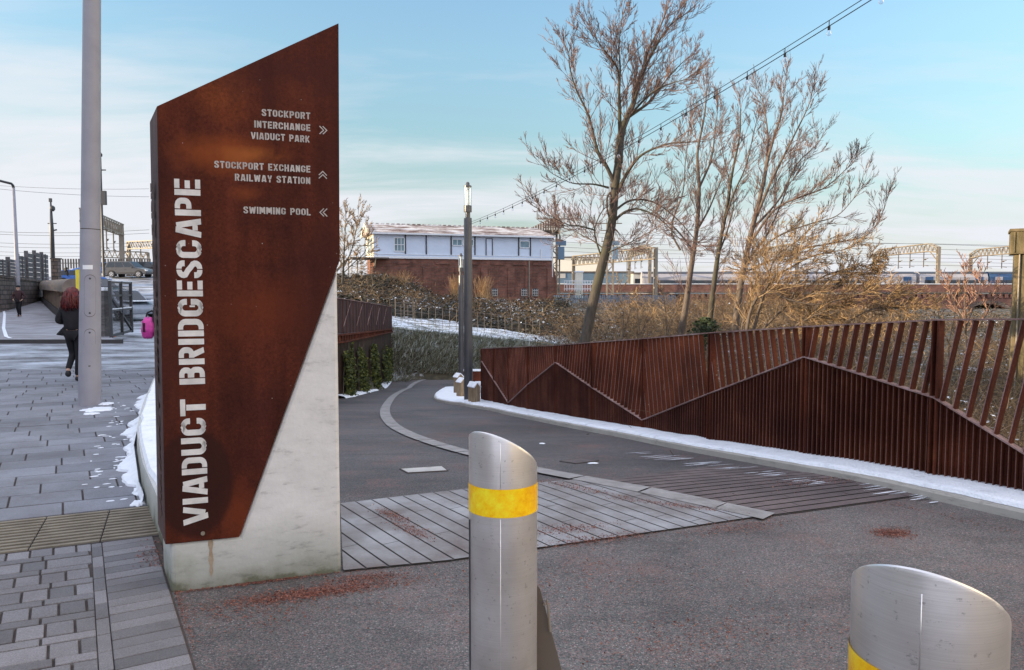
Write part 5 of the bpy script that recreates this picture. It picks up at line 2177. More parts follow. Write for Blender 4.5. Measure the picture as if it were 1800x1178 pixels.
rb = random.Random(9)
core, lv, sn, bt = MB(), MB(), MB(), MB()
for k in range(330):
    Y = rb.uniform(46, 73.5)
    px = rb.uniform(560, 985) if k > 25 else rb.uniform(560, 720)
    x = (px - 900) / 1300 * Y
    z0 = terrain(x, Y)
    base_py = 512 - (z0 - EYE) / Y * 1300
    if base_py > interp([(560, 560), (690, 552), (750, 558), (850, 580), (950, 598), (1000, 610)], px) + rb.uniform(-14, 6):
        continue
    ztop = at(px, top_line(px) + (73 - Y) * 1.1 + rb.uniform(-3, 9), Y).z
    h = ztop - z0
    if h < .7:
        h = rb.uniform(.55, .95)
    h = min(h, 4.5)
    rx = rb.uniform(.6, 2.1)
    h *= rb.uniform(.7, 1.12)
    i0 = len(core.v)
    rings = 5; seg = 9
    for j in range(rings + 1):
        th = math.pi / 2 * j / rings
        for s_ in range(seg):
            an = 2 * math.pi * s_ / seg
            rr = .80 * rx * math.cos(th) * (1 + .3 * noise.noise(Vector((math.cos(an) * 2 + k, math.sin(an) * 2, j))))
            core.v.append((x + rr * math.cos(an), Y + rr * math.sin(an), z0 - .2 + (h * .86) * math.sin(th)))
    for j in range(rings):
        for s_ in range(seg):
            s2 = (s_ + 1) % seg
            core.f.append((i0 + j * seg + s_, i0 + j * seg + s2, i0 + (j + 1) * seg + s2, i0 + (j + 1) * seg + s_))
    snowy = 0.06 + 0.9 * max(0, noise.noise(Vector((x * .25, Y * .25, 3.3)))) + (0.10 if 860 < px < 960 else 0)
    for q in range(210):
        th = math.asin(rb.random()) ; an = rb.uniform(0, 2 * math.pi)
        bump_ = 1 + .22 * noise.noise(Vector((math.cos(an) * 3 + k, math.sin(an) * 3, th * 3)))
        p = Vector((x + rx * math.cos(th) * math.cos(an) * bump_, Y + rx * math.cos(th) * math.sin(an) * bump_, z0 - .1 + h * math.sin(th) * bump_ + rb.uniform(-.1, .12)))
        if rb.random() < snowy and th > .6:
            leaf(sn, p + Vector((0, 0, .05)), rb.uniform(.05, .13), rb, flat=True)
        else:
            leaf(lv, p, rb.uniform(.03, .15), rb)
    for q in range(10):
        p = Vector((x + rb.gauss(0, rx * .6), Y + rb.gauss(0, rx * .5), z0 + h * rb.uniform(.5, .9)))
        twig_arc(bt, p, Vector((rb.gauss(0, .8), rb.gauss(-.3, .6), rb.uniform(.2, 1.0))), rb.uniform(.5, 1.5), rb.uniform(.009, .016), rb, droop=rb.uniform(.6, 1.6), n=5)
core.m(0)
allm = MB()
for src, idx in ((core, 2), (lv, 0), (sn, 1), (bt, 3)):
    i0 = len(allm.v)
    allm.m(idx)
    allm.v += src.v
    allm.f += [tuple(i0 + i for i in f) for f in src.f]
M['under_dark'] = plain("bramble stems", (0.022, 0.019, 0.012), rough=0.95, var=.4)  # solid dark core in each clump, closes the view through it
tag(allm.build("brambles", [M['bramble'], M['bramble_snow'], M['under_dark'], M['twig_brown']]), "dark tangled brambles dusted with snow on the bank under the signal box", "brambles", kind='stuff')

# ================================================================== brown undergrowth in the valley behind the fence


ru = random.Random(31)
tw, us = MB(), MB()
spots = []
for k in range(430):
    Y = ru.uniform(8.0, 30) if k < 120 else ru.uniform(24, 84)
    px = ru.uniform(930, 2050) if Y < 50 else ru.uniform(985, 1830)
    x = (px - 900) / 1300 * Y
    if x < fx(min(Y, 17.9)) + 2.4 and Y < 24:
        continue
    if Y > 30 and px < 975:
        continue
    if 19 <= Y < 34 and x < 2.5:
        continue
    spots.append((x, Y))
for k, (x, Y) in enumerate(spots):
    z0 = terrain(x, Y)
    hmax = at(1300, 530, Y).z - z0 if Y > 26 else at(1300, 560, Y).z - z0
    px = 900 + x / Y * 1300
    capy = interp([(930, 585), (1000, 545), (1100, 515), (1300, 498), (1420, 512), (1550, 530), (1650, 545), (1700, 578), (2000, 585)], px) + ru.uniform(-6, 34)
    hmax = max(.5, at(px, capy, Y).z - z0)
    l = min(hmax * 1.15, 4.2)
    if Y < 21:
        l = min(l, 1.9)
    fine_ = Y > 24
    for q in range(70 if fine_ else 100):
        p = Vector((x + ru.gauss(0, .9), Y + ru.gauss(0, .7), z0 + ru.random() ** 2 * hmax * .5))
        d = Vector((ru.gauss(0, .6), ru.gauss(0, .4), ru.uniform(.2, 1.0)))
        pts = twig_arc(tw, p, d, l * ru.uniform(.3, .85), ru.uniform(.006, .013) * (1.3 if fine_ else .8), ru, droop=ru.uniform(.2, 1.4), n=5)
        if ru.random() < .7:
            s0 = pts[ru.randint(1, 4)]
            twig_arc(tw, s0, Vector((ru.gauss(0, .8), ru.gauss(0, .6), ru.uniform(-.1, .8))), l * .3, .006, ru, n=3)
    for q in range(40 if Y < 22 else 10):
        p = Vector((x + ru.gauss(0, 1.0), Y + ru.gauss(0, .8), z0 + ru.random() ** 1.6 * hmax * .6))
        leaf(us, p, ru.uniform(.02, .055) * (1 + Y / 40), ru, flat=True)
dark = MB()
for k in range(len(spots)):
    x, Y = spots[k]
    z0 = terrain(x, Y)
    for q in range(60):
        p = Vector((x + ru.gauss(0, 1.1), Y + ru.gauss(0, .9), z0 + ru.random() ** 1.5 * 1.5))
        leaf(dark, p, ru.uniform(.04, .10), ru)
allm = MB()
for src, idx in ((tw, 0), (us, 1), (dark, 2)):
    i0 = len(allm.v)
    allm.m(idx)
    allm.v += src.v
    allm.f += [tuple(i0 + i for i in f) for f in src.f]
tag(allm.build("undergrowth", [M['twig_brown'], M['bramble_snow'], M['bramble']]), "tangled brown winter undergrowth with scraps of snow behind the rusty fence", "undergrowth", kind='stuff')

# ================================================================== bare trees


def grow(mb, p, d, l, r, lvl, rg, up=.18, sides=4, spread=.75, kids=(5, 4, 3), rmin=.0075):
    n = 5 if lvl < 2 else 3
    pts = [p]
    d = d.normalized()
    dirs = [d]
    for k in range(n):
        d = (d + Vector((rg.gauss(0, .10), rg.gauss(0, .10), rg.gauss(0, .07) + up * (.45 if lvl == 0 else .30)))).normalized()
        pts.append(pts[-1] + d * l / n)
        dirs.append(d)
    mb.tube(pts, [max(rmin, r * (1 - .75 * k / n)) * (1 if k < n else .6) for k in range(n + 1)], sides if lvl < 2 else 3, caps=False)
    if lvl >= len(kids):
        return
    nk = kids[lvl]
    for c in range(nk):
        t = rg.uniform(.18, 1.0)
        k = min(int(t * n), n - 1)
        q = pts[k].lerp(pts[k + 1], t * n - k)
        ax = dirs[k]
        s_ = ax.orthogonal().normalized()
        s_ = Matrix.Rotation(rg.uniform(0, 2 * math.pi), 3, ax) @ s_
        nd = (ax * rg.uniform(.9, 1.3) + s_ * spread * rg.uniform(.6, 1.1) + Vector((0, 0, up * .9)))
        grow(mb, q, nd, l * rg.uniform(.26, .62) * (1.1 - .35 * t), r * .55, lvl + 1, rg, up, sides, spread, kids, rmin)


def tree(name, label, cat, limbs, seed, bark, twigm, up=.2, kids=(7, 5), lside=1.9, spread=.72, rmin=.0064, dens=1.0, group=None):
    """limbs: (pixel polyline, depth at start, depth at end, start radius, end radius, side branches)"""
    rg = random.Random(seed)
    trunk, crown = MB(), MB()
    base = None
    for (pix, Y0, Y1, r0, r1, ns) in limbs:
        n = len(pix)
        raw = [at(px, py, Y0 + (Y1 - Y0) * k / max(n - 1, 1)) for k, (px, py) in enumerate(pix)]
        if base is None:
            base = raw[0].copy()
        pts = catmull(raw, 5)
        m = len(pts)
        rad = [r0 + (r1 - r0) * (k / (m - 1)) ** .8 for k in range(m)]
        trunk.tube(pts, rad, 10 if r0 > .08 else 7, caps=True)
        for c in range(int(ns * dens * 1.2)):
            t = .12 + .88 * ((c + rg.random()) / max(1, int(ns * dens * 1.2)))
            k = min(int(t * (m - 1)), m - 2)
            q = pts[k].lerp(pts[k + 1], t * (m - 1) - k)
            ax = (pts[k + 1] - pts[k]).normalized()
            s_ = Matrix.Rotation(rg.uniform(0, 2 * math.pi), 3, ax) @ ax.orthogonal().normalized()
            nd = ax * rg.uniform(.6, 1.0) + s_ * rg.uniform(.6, 1.0) + Vector((0, 0, up))
            grow(crown, q, nd, lside * rg.uniform(.45, 1.0) * (1.05 - .45 * t), max(.010, rad[k] * .36 if rad[k] < .05 else .018), 0, rg, up, 4, spread, kids, rmin)
        # the tip carries on as fine twigs
        ax = (pts[-1] - pts[-2]).normalized()
        for c in range(3):
            grow(crown, pts[-1], ax + Vector((rg.gauss(0, .25), rg.gauss(0, .25), rg.gauss(.1, .2))), lside * rg.uniform(.4, .8), min(r1, .016), 0, rg, up, 4, spread, kids, rmin)
    root = thing(name, label, cat, tuple(base), group=group)
    smooth_by_angle(trunk.build("trunk", bark, root), 60)
    crown.build("crown", twigm, root)
    return root


Y_ = 27.0
tree("bare_tree", "tall bare tree with a dark leaning trunk, standing alone behind the rusty fence", "tree", [
    ([(1018, 640), (1030, 590), (1045, 520), (1060, 460), (1075, 395), (1081, 330), (1087, 286)], Y_, Y_, .21, .14, 0),
    ([(1087, 286), (1092, 235), (1103, 205), (1114, 180), (1116, 158), (1131, 121), (1138, 92), (1160, 48), (1172, 18)], Y_, Y_ + .8, .16, .02, 20),
    ([(1081, 325), (1066, 292), (1050, 264), (1035, 205), (1013, 158), (1002, 121), (1000, 92)], Y_, Y_ - .8, .085, .012, 18),
    ([(1090, 240), (1089, 200), (1088, 160), (1085, 121), (1062, 88), (1050, 70)], Y_, Y_ - 1.2, .085, .012, 15),
    ([(1088, 165), (1090, 120), (1088, 80), (1094, 28)], Y_ - .6, Y_ - 1.2, .05, .012, 14),
    ([(1104, 206), (1128, 190), (1145, 176), (1178, 132), (1205, 105)], Y_ + .2, Y_ + 1.6, .075, .012, 15),
    ([(1116, 176), (1130, 130), (1148, 90), (1175, 48), (1200, 28)], Y_ + .3, Y_ - 1.0, .07, .012, 16),
    ([(1103, 208), (1140, 168), (1170, 150), (1205, 140)], Y_ + .2, Y_ - 1.8, .05, .012, 12),
    ([(1086, 337), (1105, 300), (1130, 271), (1175, 253), (1215, 250)], Y_, Y_ - 1.5, .08, .014, 14),
    ([(1079, 389), (1100, 372), (1125, 368), (1160, 385), (1195, 420)], Y_, Y_ - 1.0, .06, .012, 12),
    ([(1079, 372), (1110, 352), (1150, 356), (1190, 385), (1225, 425)], Y_, Y_ + 1.4, .05, .012, 10),
    ([(1069, 330), (1043, 324), (1006, 322), (972, 306)], Y_ - .1, Y_ - 1.5, .045, .010, 11),
    ([(1080, 335), (1068, 345), (1068, 370), (1074, 392)], Y_, Y_ - .3, .04, .035, 2),
    ([(1058, 455), (1047, 420), (1046, 400), (1058, 372), (1075, 357)], Y_, Y_ - .4, .04, .012, 6),
    ([(1046, 405), (1022, 398), (995, 394), (960, 375)], Y_ - .3, Y_ - 1.4, .035, .010, 10),
    ([(1064, 440), (1045, 425), (1020, 412), (990, 395)], Y_, Y_ + 1.2, .03, .010, 8),
    ([(1062, 447), (1090, 435), (1120, 420), (1155, 400)], Y_, Y_ - 1.4, .035, .010, 8),
], 3, M['bark'], M['twig'], up=.22, lside=1.8, dens=1.15)
Y_ = 33.0
tree("bare_tree", "slim bare tree of the clump, next right of the lone tall tree", "tree", [
    ([(1196, 590), (1205, 540), (1215, 470), (1225, 400), (1229, 330), (1226, 270), (1238, 205), (1242, 160)], Y_, Y_, .17, .02, 26),
    ([(1196, 440), (1180, 400), (1200, 340), (1205, 280), (1212, 220)], Y_ - .5, Y_ - 1, .05, .012, 14),
    ([(1229, 330), (1250, 280), (1258, 220), (1262, 190)], Y_, Y_ + 1, .06, .012, 12),
    ([(1222, 410), (1245, 370), (1262, 330), (1285, 280)], Y_, Y_ - 1.2, .06, .012, 12),
    ([(1218, 440), (1190, 405), (1160, 380), (1130, 360)], Y_, Y_ - 1.2, .05, .012, 10),
], 8, M['bark_pale'], M['twig'], up=.24, lside=1.9, dens=1.0, group="clump of bare trees behind the fence")
Y_ = 35.0
tree("bare_tree", "bare tree in the middle of the clump with two close forked stems", "tree", [
    ([(1245, 590), (1255, 500), (1265, 430), (1275, 380), (1288, 300), (1300, 240), (1302, 190)], Y_, Y_, .15, .02, 24),
    ([(1270, 400), (1290, 340), (1312, 290), (1325, 230)], Y_, Y_ - 1, .06, .012, 13),
    ([(1262, 450), (1280, 400), (1290, 350), (1275, 290), (1268, 250)], Y_, Y_ + 1, .05, .012, 12),
], 14, M['bark'], M['twig'], up=.24, lside=1.9, group="clump of bare trees behind the fence")
Y_ = 31.0
tree("bare_tree", "bare tree of the clump with long branches spreading low to the right", "tree", [
    ([(1290, 590), (1302, 500), (1318, 420), (1340, 330), (1352, 270), (1372, 205), (1378, 165)], Y_, Y_, .17, .02, 26),
    ([(1330, 380), (1355, 320), (1385, 260), (1415, 200), (1425, 175)], Y_, Y_ - 1, .075, .012, 18),
    ([(1342, 320), (1350, 250), (1345, 200), (1340, 170)], Y_, Y_ + 1, .06, .012, 14),
    ([(1318, 430), (1360, 370), (1410, 345), (1450, 330), (1490, 295)], Y_, Y_ - 1.5, .065, .012, 16),
    ([(1325, 400), (1370, 350), (1400, 290), (1430, 260)], Y_, Y_ + 1.5, .06, .012, 14),
    ([(1308, 470), (1360, 420), (1420, 395), (1470, 380), (1500, 350)], Y_, Y_ - 1, .05, .012, 13),
    ([(1312, 460), (1350, 410), (1380, 340), (1392, 300)], Y_, Y_ + .5, .06, .012, 13),
    ([(1306, 480), (1400, 440), (1480, 425), (1530, 410), (1553, 370)], Y_, Y_ - .5, .045, .010, 13),
], 22, M['bark_pale'], M['twig'], up=.22, lside=1.8, group="clump of bare trees behind the fence")
Y_ = 25.0
tree("bare_bush", "broad tangled bush of golden bare branches under the tree clump", "bush", [
    ([(1310, 600), (1320, 545), (1345, 512), (1390, 528), (1440, 535), (1500, 520)], Y_, Y_ - 1, .07, .015, 14),
    ([(1325, 580), (1350, 500), (1390, 470), (1430, 450), (1480, 440)], Y_, Y_ - .5, .06, .012, 16),
    ([(1330, 590), (1380, 540), (1440, 490), (1500, 470), (1530, 465)], Y_ + .5, Y_, .05, .012, 16),
    ([(1360, 600), (1420, 560), (1480, 540), (1560, 520)], Y_ + .5, Y_ - 1, .05, .012, 14),
    ([(1330, 560), (1350, 490), (1365, 450), (1400, 425)], Y_, Y_ + 1, .05, .012, 15),
    ([(1400, 610), (1440, 545), (1470, 500), (1500, 480)], Y_ + 1, Y_, .04, .012, 14),
    ([(1300, 600), (1310, 550), (1330, 500), (1310, 470)], Y_, Y_ + 1, .04, .012, 12),
    ([(1450, 610), (1500, 560), (1550, 540), (1590, 545)], Y_, Y_ - 1, .035, .012, 12),
], 41, M['bark_pale'], M['twig_gold'], up=.05, kids=(8, 5), lside=1.6, spread=.85, rmin=.0070, dens=1.7)
Y_ = 34.0
tree("birch_sapling", "small reddish bare birch in front of the viaduct near the stone pier", "tree", [
    ([(1696, 660), (1698, 600), (1697, 550), (1696, 500), (1697, 478)], Y_, Y_, .06, .012, 14),
    ([(1697, 590), (1685, 550), (1672, 520), (1668, 500)], Y_, Y_ - .5, .03, .01, 8),
    ([(1698, 575), (1712, 540), (1722, 510), (1724, 490)], Y_, Y_ + .5, .03, .01, 8),
    ([(1697, 600), (1720, 575), (1738, 545), (1745, 520)], Y_, Y_ - .6, .03, .01, 8),
], 51, M['bark_pale'], M['twig_red'], up=.2, kids=(5, 3), lside=1.1, rmin=.011, group="saplings in front of the viaduct")
tree("birch_sapling", "thin pale bare birch in front of the viaduct with a leaning stem", "tree", [
    ([(1672, 665), (1668, 610), (1676, 565), (1684, 525)], 36, 36, .05, .012, 9),
    ([(1672, 610), (1655, 575), (1648, 545)], 36, 35.5, .03, .01, 7),
], 53, M['bark_pale'], M['twig_gold'], up=.1, kids=(4, 3), lside=1.1, rmin=.011, group="saplings in front of the viaduct")
tree("shrub", "yellow green bare shrub in the valley left of the leaning birch", "bush", [
    ([(1560, 640), (1565, 580), (1560, 545)], 30, 30, .04, .012, 10),
    ([(1565, 620), (1590, 575), (1605, 545)], 30, 29, .03, .01, 9),
    ([(1562, 610), (1540, 575), (1525, 560)], 30, 30.5, .03, .01, 8),
], 57, M['bark_pale'], M['twig_gold'], up=.05, kids=(5, 3), lside=1.0, rmin=.010)
tree("bare_tree", "small twiggy bare tree beside the left end of the signal box", "tree", [
    ([(602, 500), (604, 460), (606, 420), (608, 385)], 60, 60, .12, .02, 22),
    ([(604, 470), (618, 440), (625, 410), (630, 385)], 60, 59, .06, .02, 15),
    ([(604, 470), (590, 440), (588, 405)], 60, 61, .06, .02, 12),
    ([(604, 480), (622, 462), (640, 445), (648, 425)], 60, 59, .05, .02, 12),
    ([(570, 500), (575, 450), (580, 400)], 62, 62, .1, .02, 15),
], 61, M['bark'], M['twig_gold'], up=.1, kids=(5, 4), lside=2.2, rmin=.016)
for k, (px, y0, y1, Y0, lab) in enumerate(((1092, 615, 500, 30, "thin upright sapling just right of the lone tall tree"), (1168, 615, 520, 31, "thin sapling between the lone tall tree and the clump"), (1120, 615, 540, 27, "short pale sapling in the undergrowth with forked stems"))):
    tree("sapling", lab, "sapling", [
        ([(px, y0), (px + 4, (y0 + y1) / 2), (px - 2, y1)], Y0, Y0, .03, .01, 8),
        ([(px + 2, y0 - 20), (px + 16, (y0 + y1) / 2 - 10), (px + 24, y1 + 20)], Y0, Y0 - .5, .022, .009, 6),
    ], 70 + k, M['bark_pale'], M['twig_gold'], up=.1, kids=(3, 2), lside=.8, rmin=.008, group="thin saplings behind the fence")
# small evergreen shrub in the undergrowth
ev = thing("evergreen_shrub", "small dark green evergreen shrub among the bare stems", "bush", tuple(at(1240, 590, 29)))
c = at(1240, 590, 29)
mb = MB(); re = random.Random(2)
for k in range(900):
    u = re.random()
    r = .62 * math.sqrt(re.random()) * math.sqrt(max(.02, 1 - (2 * u - .7) ** 2 / 1.7)) * (1 + .5 * noise.noise(Vector((u * 4, k * .02, 1))))
    an = re.uniform(0, 6.28)
    leaf(mb, c + Vector((r * math.cos(an), r * math.sin(an), u * 1.0 - .3)), re.uniform(.04, .09), re)
mb.build("foliage", M['evergreen'], ev)
MB().tube([c - UPV * .6, c + UPV * .5], [.05, .02], 6).build("stem", M['bark'], ev)
# dry reeds in front of the brick wall
for gi, (pxa, pxb, top, lab) in enumerate(((655, 692, 478, "dry orange reeds against the brick wall, left clump under the first window"), (693, 718, 472, "tall dry orange reeds against the brick wall, beside the left clump"), (792, 812, 480, "dry reeds half hidden behind the lamp posts"), (836, 862, 482, "dry orange reeds against the brick wall right of the lamp posts"))):
    Y = 71.5
    c = at((pxa + pxb) / 2, 530, Y)
    rt = thing("reed_clump", lab, "reeds", tuple(c), group="dry reeds under the signal box")
    mb = MB(); rr = random.Random(80 + gi)
    for k in range(130):
        p = at(rr.uniform(pxa, pxb), 532, Y + rr.uniform(-.8, .8))
        q = at(rr.gauss((pxa + pxb) / 2, (pxb - pxa) * .3), top + abs(rr.gauss(0, 14)), Y)
        d = q - p
        twig_arc(mb, p, d + Vector((0, 0, .3)), d.length, .022, rr, droop=.25, n=4)
    mb.build("stalks", M['reed'], rt)
# ================================================================== signal box
SBZ = 0.3
TH = R(18)
pL = at(658, 500, 74.0)
sbx = thing("signal_box", "long white clad railway signal box on a red brick base with a snowy roof", "signal box", (pL.x, 74.0, SBZ), rz=TH)
Ls = 18.9
S = lambda px: (px - 658) / 310.0 * Ls
FZ, EZ, RZ, DP = 4.77, 7.10, 8.13, 5.6
mb = MB()
mb.box((Ls / 2 + .05, DP / 2, FZ / 2 - .6), (Ls + .1, DP, FZ + 1.2 - .06))
for px in (662, 745, 800, 845, 893, 925, 966):
    mb.box((S(px), -.06, FZ / 2 - .9), (.75, .16, FZ - .1))
for px in (705, 772, 822, 869, 909, 945):
    mb.box((S(px), -.04, FZ - .55), (1.5, .1, .22))
mb.prism([(Ls + .1, .3, -1), (Ls + .75, .3, -1), (Ls + .75, .3, 2.4), (Ls + .45, .3, 3.6), (Ls + .1, .3, 4.0)], (0, 2, 0))
mb.build("brick_base", M['signal_brick'], sbx, local=True)
mb = MB()
mb.box((Ls / 2 + .8, -.55, .35), (Ls * .55, 1.0, .8))
mb.build("brick_plinth", M['signal_brick'], sbx, local=True)
mb = MB()
mb.box((Ls / 2, DP / 2, (FZ + EZ) / 2), (Ls, DP, EZ - FZ))
wall = mb.build("white_cabin", M['cladding'], sbx, local=True)
mb = MB()
mb.box((Ls / 2, -.06, FZ - .02), (Ls + .1, .2, .22))
mb.box((Ls / 2, -.05, FZ + .28), (Ls, .08, .05))
mb.build("floor_band", M['trim'], sbx, local=True)
mb = MB()
for px in (709.5, 744.5, 787, 828.5, 907, 928.5):
    mb.box((S(px), -.03, FZ + 1.32), (.13, .10, 1.98))
mb.build("cladding_posts", M['dark_metal'], sbx, local=True)['kind'] = 'stuff'
for (xa, xb, za, zb_w, bars) in ((691, 708, .62, 1.95, 2), (789, 806, 1.30, 1.92, 1), (808, 826, 1.30, 1.92, 1), (909, 926.5, 1.20, 1.88, 0)):
    a_, b_ = S(xa), S(xb)
    mb = MB()
    for (x0, x1, z0, z1) in ((a_, b_, zb_w - .05, zb_w + .03), (a_, b_, za - .07, za + .02), (a_ - .03, a_ + .05, za + .02, zb_w - .05), (b_ - .05, b_ + .03, za + .02, zb_w - .05)):
        mb.box(((x0 + x1) / 2, -.03, FZ + (z0 + z1) / 2), (x1 - x0, .12, z1 - z0))
    for k in range(bars):
        mb.box((a_ + (b_ - a_) * (k + 1) / (bars + 1), -.04, FZ + (za + zb_w) / 2), (.06, .1, zb_w - za - .08))
    if bars == 2:
        mb.box(((a_ + b_) / 2, -.045, FZ + 1.25), (b_ - a_ - .1, .09, .06))
    f = mb.build("window", M['trim'], sbx, local=True)
    MB().box(((a_ + b_) / 2, -.005, FZ + (za + zb_w) / 2), (b_ - a_ - .08, .04, zb_w - za - .05)).build("pane", M['window'], f, local=True)
mb = MB()
a_, b_ = S(847.5), S(860)
for (x0, x1, z0, z1) in ((a_, b_, 2.02, 2.08), (a_, a_ + .08, .3, 2.02), (b_ - .1, b_, .3, 2.02)):
    mb.box(((x0 + x1) / 2, -.035, FZ + (z0 + z1) / 2), (x1 - x0, .1, z1 - z0))
dfr = mb.build("door_frame", M['dark_metal'], sbx, local=True)
MB().box(((a_ + b_) / 2, -.02, FZ + 1.16), (b_ - a_ - .2, .07, 1.7)).build("door_leaf", M['cladding'], dfr, local=True)
mb = MB()
ov = .45
mb.v += [(-.5, -ov, EZ - .03), (Ls + .3, -ov, EZ - .03), (Ls + .3, DP + ov, EZ - .03), (-.5, DP + ov, EZ - .03), (-.5, DP / 2, RZ), (Ls - .6, DP / 2, RZ),
         (-.5, -ov, EZ + .1), (Ls + .3, -ov, EZ + .1), (Ls + .3, DP + ov, EZ + .1), (-.5, DP + ov, EZ + .1), (-.5, DP / 2, RZ + .16), (Ls - .6, DP / 2, RZ + .16)]
mb.f += [(6, 7, 11, 10), (8, 9, 10, 11), (7, 8, 11), (9, 6, 10), (0, 1, 7, 6), (1, 2, 8, 7), (2, 3, 9, 8), (3, 0, 6, 9), (0, 3, 2, 1)]
rf = mb.build("roof", M['slate'], sbx, local=True)
mb = MB()
mb.bar((-.5, -ov - .06, EZ), (Ls + .3, -ov - .06, EZ), .12, .16)
mb.build("gutter", M['trim'], rf, local=True)
mb = MB()
for k in range(34):
    mb.box((-.4 + k * (Ls - .3) / 34, DP / 2, RZ + .19), (.34, .24, .12))
mb.build("ridge_tiles", M['slate'], rf, local=True)
mb = MB()
mb.bar((-.56, -ov, EZ + .02), (-.56, DP / 2, RZ + .08), .08, .34)
mb.bar((-.56, DP + ov, EZ + .02), (-.56, DP / 2, RZ + .08), .08, .34)
mb.build("barge_board", M['cream'], rf, local=True)
mb = MB()
mb.box((-.02, DP / 2, (FZ + EZ) / 2 - .02), (.1, DP - .1, EZ - FZ - .1))
mb.prism([(-.05, .1, EZ), (-.05, DP - .1, EZ), (-.05, DP / 2, RZ - .08)], (.06, 0, 0))
mb.build("end_wall", M['cream'], sbx, local=True)
mb = MB()
for y in (.9, 2.3, 3.7):
    mb.box((-.09, y, FZ + 1.2), (.06, .8, 1.5))
mb.build("end_window", M['window'], sbx, local=True)
# landing and stair at the left end
mb = MB()
mb.box((-1.2, 1.6, FZ - .12), (2.3, 3.4, .16))
mb.box((.05, -.55, FZ - .14), (2.6, .9, .12))
stair = mb.build("landing", M['galv_dark'], sbx, local=True)
mb = MB()
for (x, y) in ((-2.2, 0), (-1.3, 0), (-2.2, 3.2), (-1.3, 3.2)):
    mb.bar((x, y, -1), (x, y, FZ - .2), .12)
for k in range(3):
    mb.bar((.05, -.95, FZ - .2), (.05 - .0, -.05, FZ - 1.1), .09)
mb.build("landing_posts", M['cream'], stair, local=True)
mb = MB()
for x in (-2.3, -1.6, -.9, -.2):
    mb.bar((x, -.05, FZ), (x, -.05, FZ + 1.1), .05)
for h in (.55, 1.08):
    mb.bar((-2.3, -.05, FZ + h), (-.1, -.05, FZ + h), .05)
mb.build("hand_rail", M['galv'], stair, local=True)
mb = MB()
mb.prism([(-2.4, 3.0, FZ - .1), (-2.4, 3.0, FZ - .35), (-5.2, 3.0, 1.4), (-5.2, 3.0, 1.7)], (0, .12, 0))
mb.prism([(-2.4, 2.0, FZ - .1), (-2.4, 2.0, FZ - .35), (-5.2, 2.0, 1.4), (-5.2, 2.0, 1.7)], (0, .12, 0))
for k in range(12):
    mb.box((-2.5 - k * .225, 2.56, FZ - .3 - k * .245), (.26, .9, .05))
mb.bar((-2.4, 2.0, FZ + .9), (-5.2, 2.0, 2.6), .06)
mb.build("stair_flight", M['galv_dark'], stair, local=True)
mb = MB()
for px in (925.5,):
    mb.tube([(S(px), -.2, FZ - .1), (S(px), -.2, -.2)], .06, 8)
mb.build("drain_pipe", M['galv'], sbx, local=True)
mb = MB()
mb.tube([(Ls + .08, -.1, EZ), (Ls + .08, -.1, FZ - 1.9)], .055, 8)
mb.build("drain_pipe", M['trim'], sbx, local=True)
for px in (863, 916.5, 937):
    x = S(px)
    mb = MB()
    n = 8
    mb.poly([(x - .32, -.155, .85), (x + .32, -.155, .85), (x + .32, -.155, 1.45)] + [(x + .32 * math.cos(math.pi * k / n), -.155, 1.45 + .22 * math.sin(math.pi * k / n)) for k in range(1, n)] + [(x - .32, -.155, 1.45)])
    w_ = mb.build("arched_window", M['car_glass'], sbx, local=True)
    mb = MB()
    for dx in (-.3, -.1, .1, .3):
        mb.box((x + dx, -.17, 1.22), (.045, .03, .74))
    for dz in (.86, 1.15, 1.42):
        mb.box((x, -.172, dz), (.64, .034, .045))
    mb.build("glazing_bars", M['palegrey'], w_, local=True)
MB().box((S(948.5), -.1, FZ + .55), (.1, .08, 1.0)).build("white_post", M['trim'], sbx, local=True)

# ================================================================== lattice work helpers


def lattice_mast(root, x, y, z0, z1, w, name="mast_lattice"):
    mb = MB()
    for sx in (-1, 1):
        for sy in (-1, 1):
            mb.bar((x + sx * w / 2, y + sy * w / 2, z0), (x + sx * w / 2, y + sy * w / 2, z1), .12)
    n = int((z1 - z0) / (w * 1.1))
    for k in range(n):
        za, zb = z0 + (z1 - z0) * k / n, z0 + (z1 - z0) * (k + 1) / n
        s = 1 if k % 2 else -1
        for sy in (-1, 1):
            mb.bar((x - s * w / 2, y + sy * w / 2, za), (x + s * w / 2, y + sy * w / 2, zb), .07)
        for sx in (-1, 1):
            mb.bar((x + sx * w / 2, y - s * w / 2, za), (x + sx * w / 2, y + s * w / 2, zb), .07)
        mb.bar((x - w / 2, y - w / 2, zb), (x + w / 2, y - w / 2, zb), .06)
    return mb.build(name, M['galv'], root)


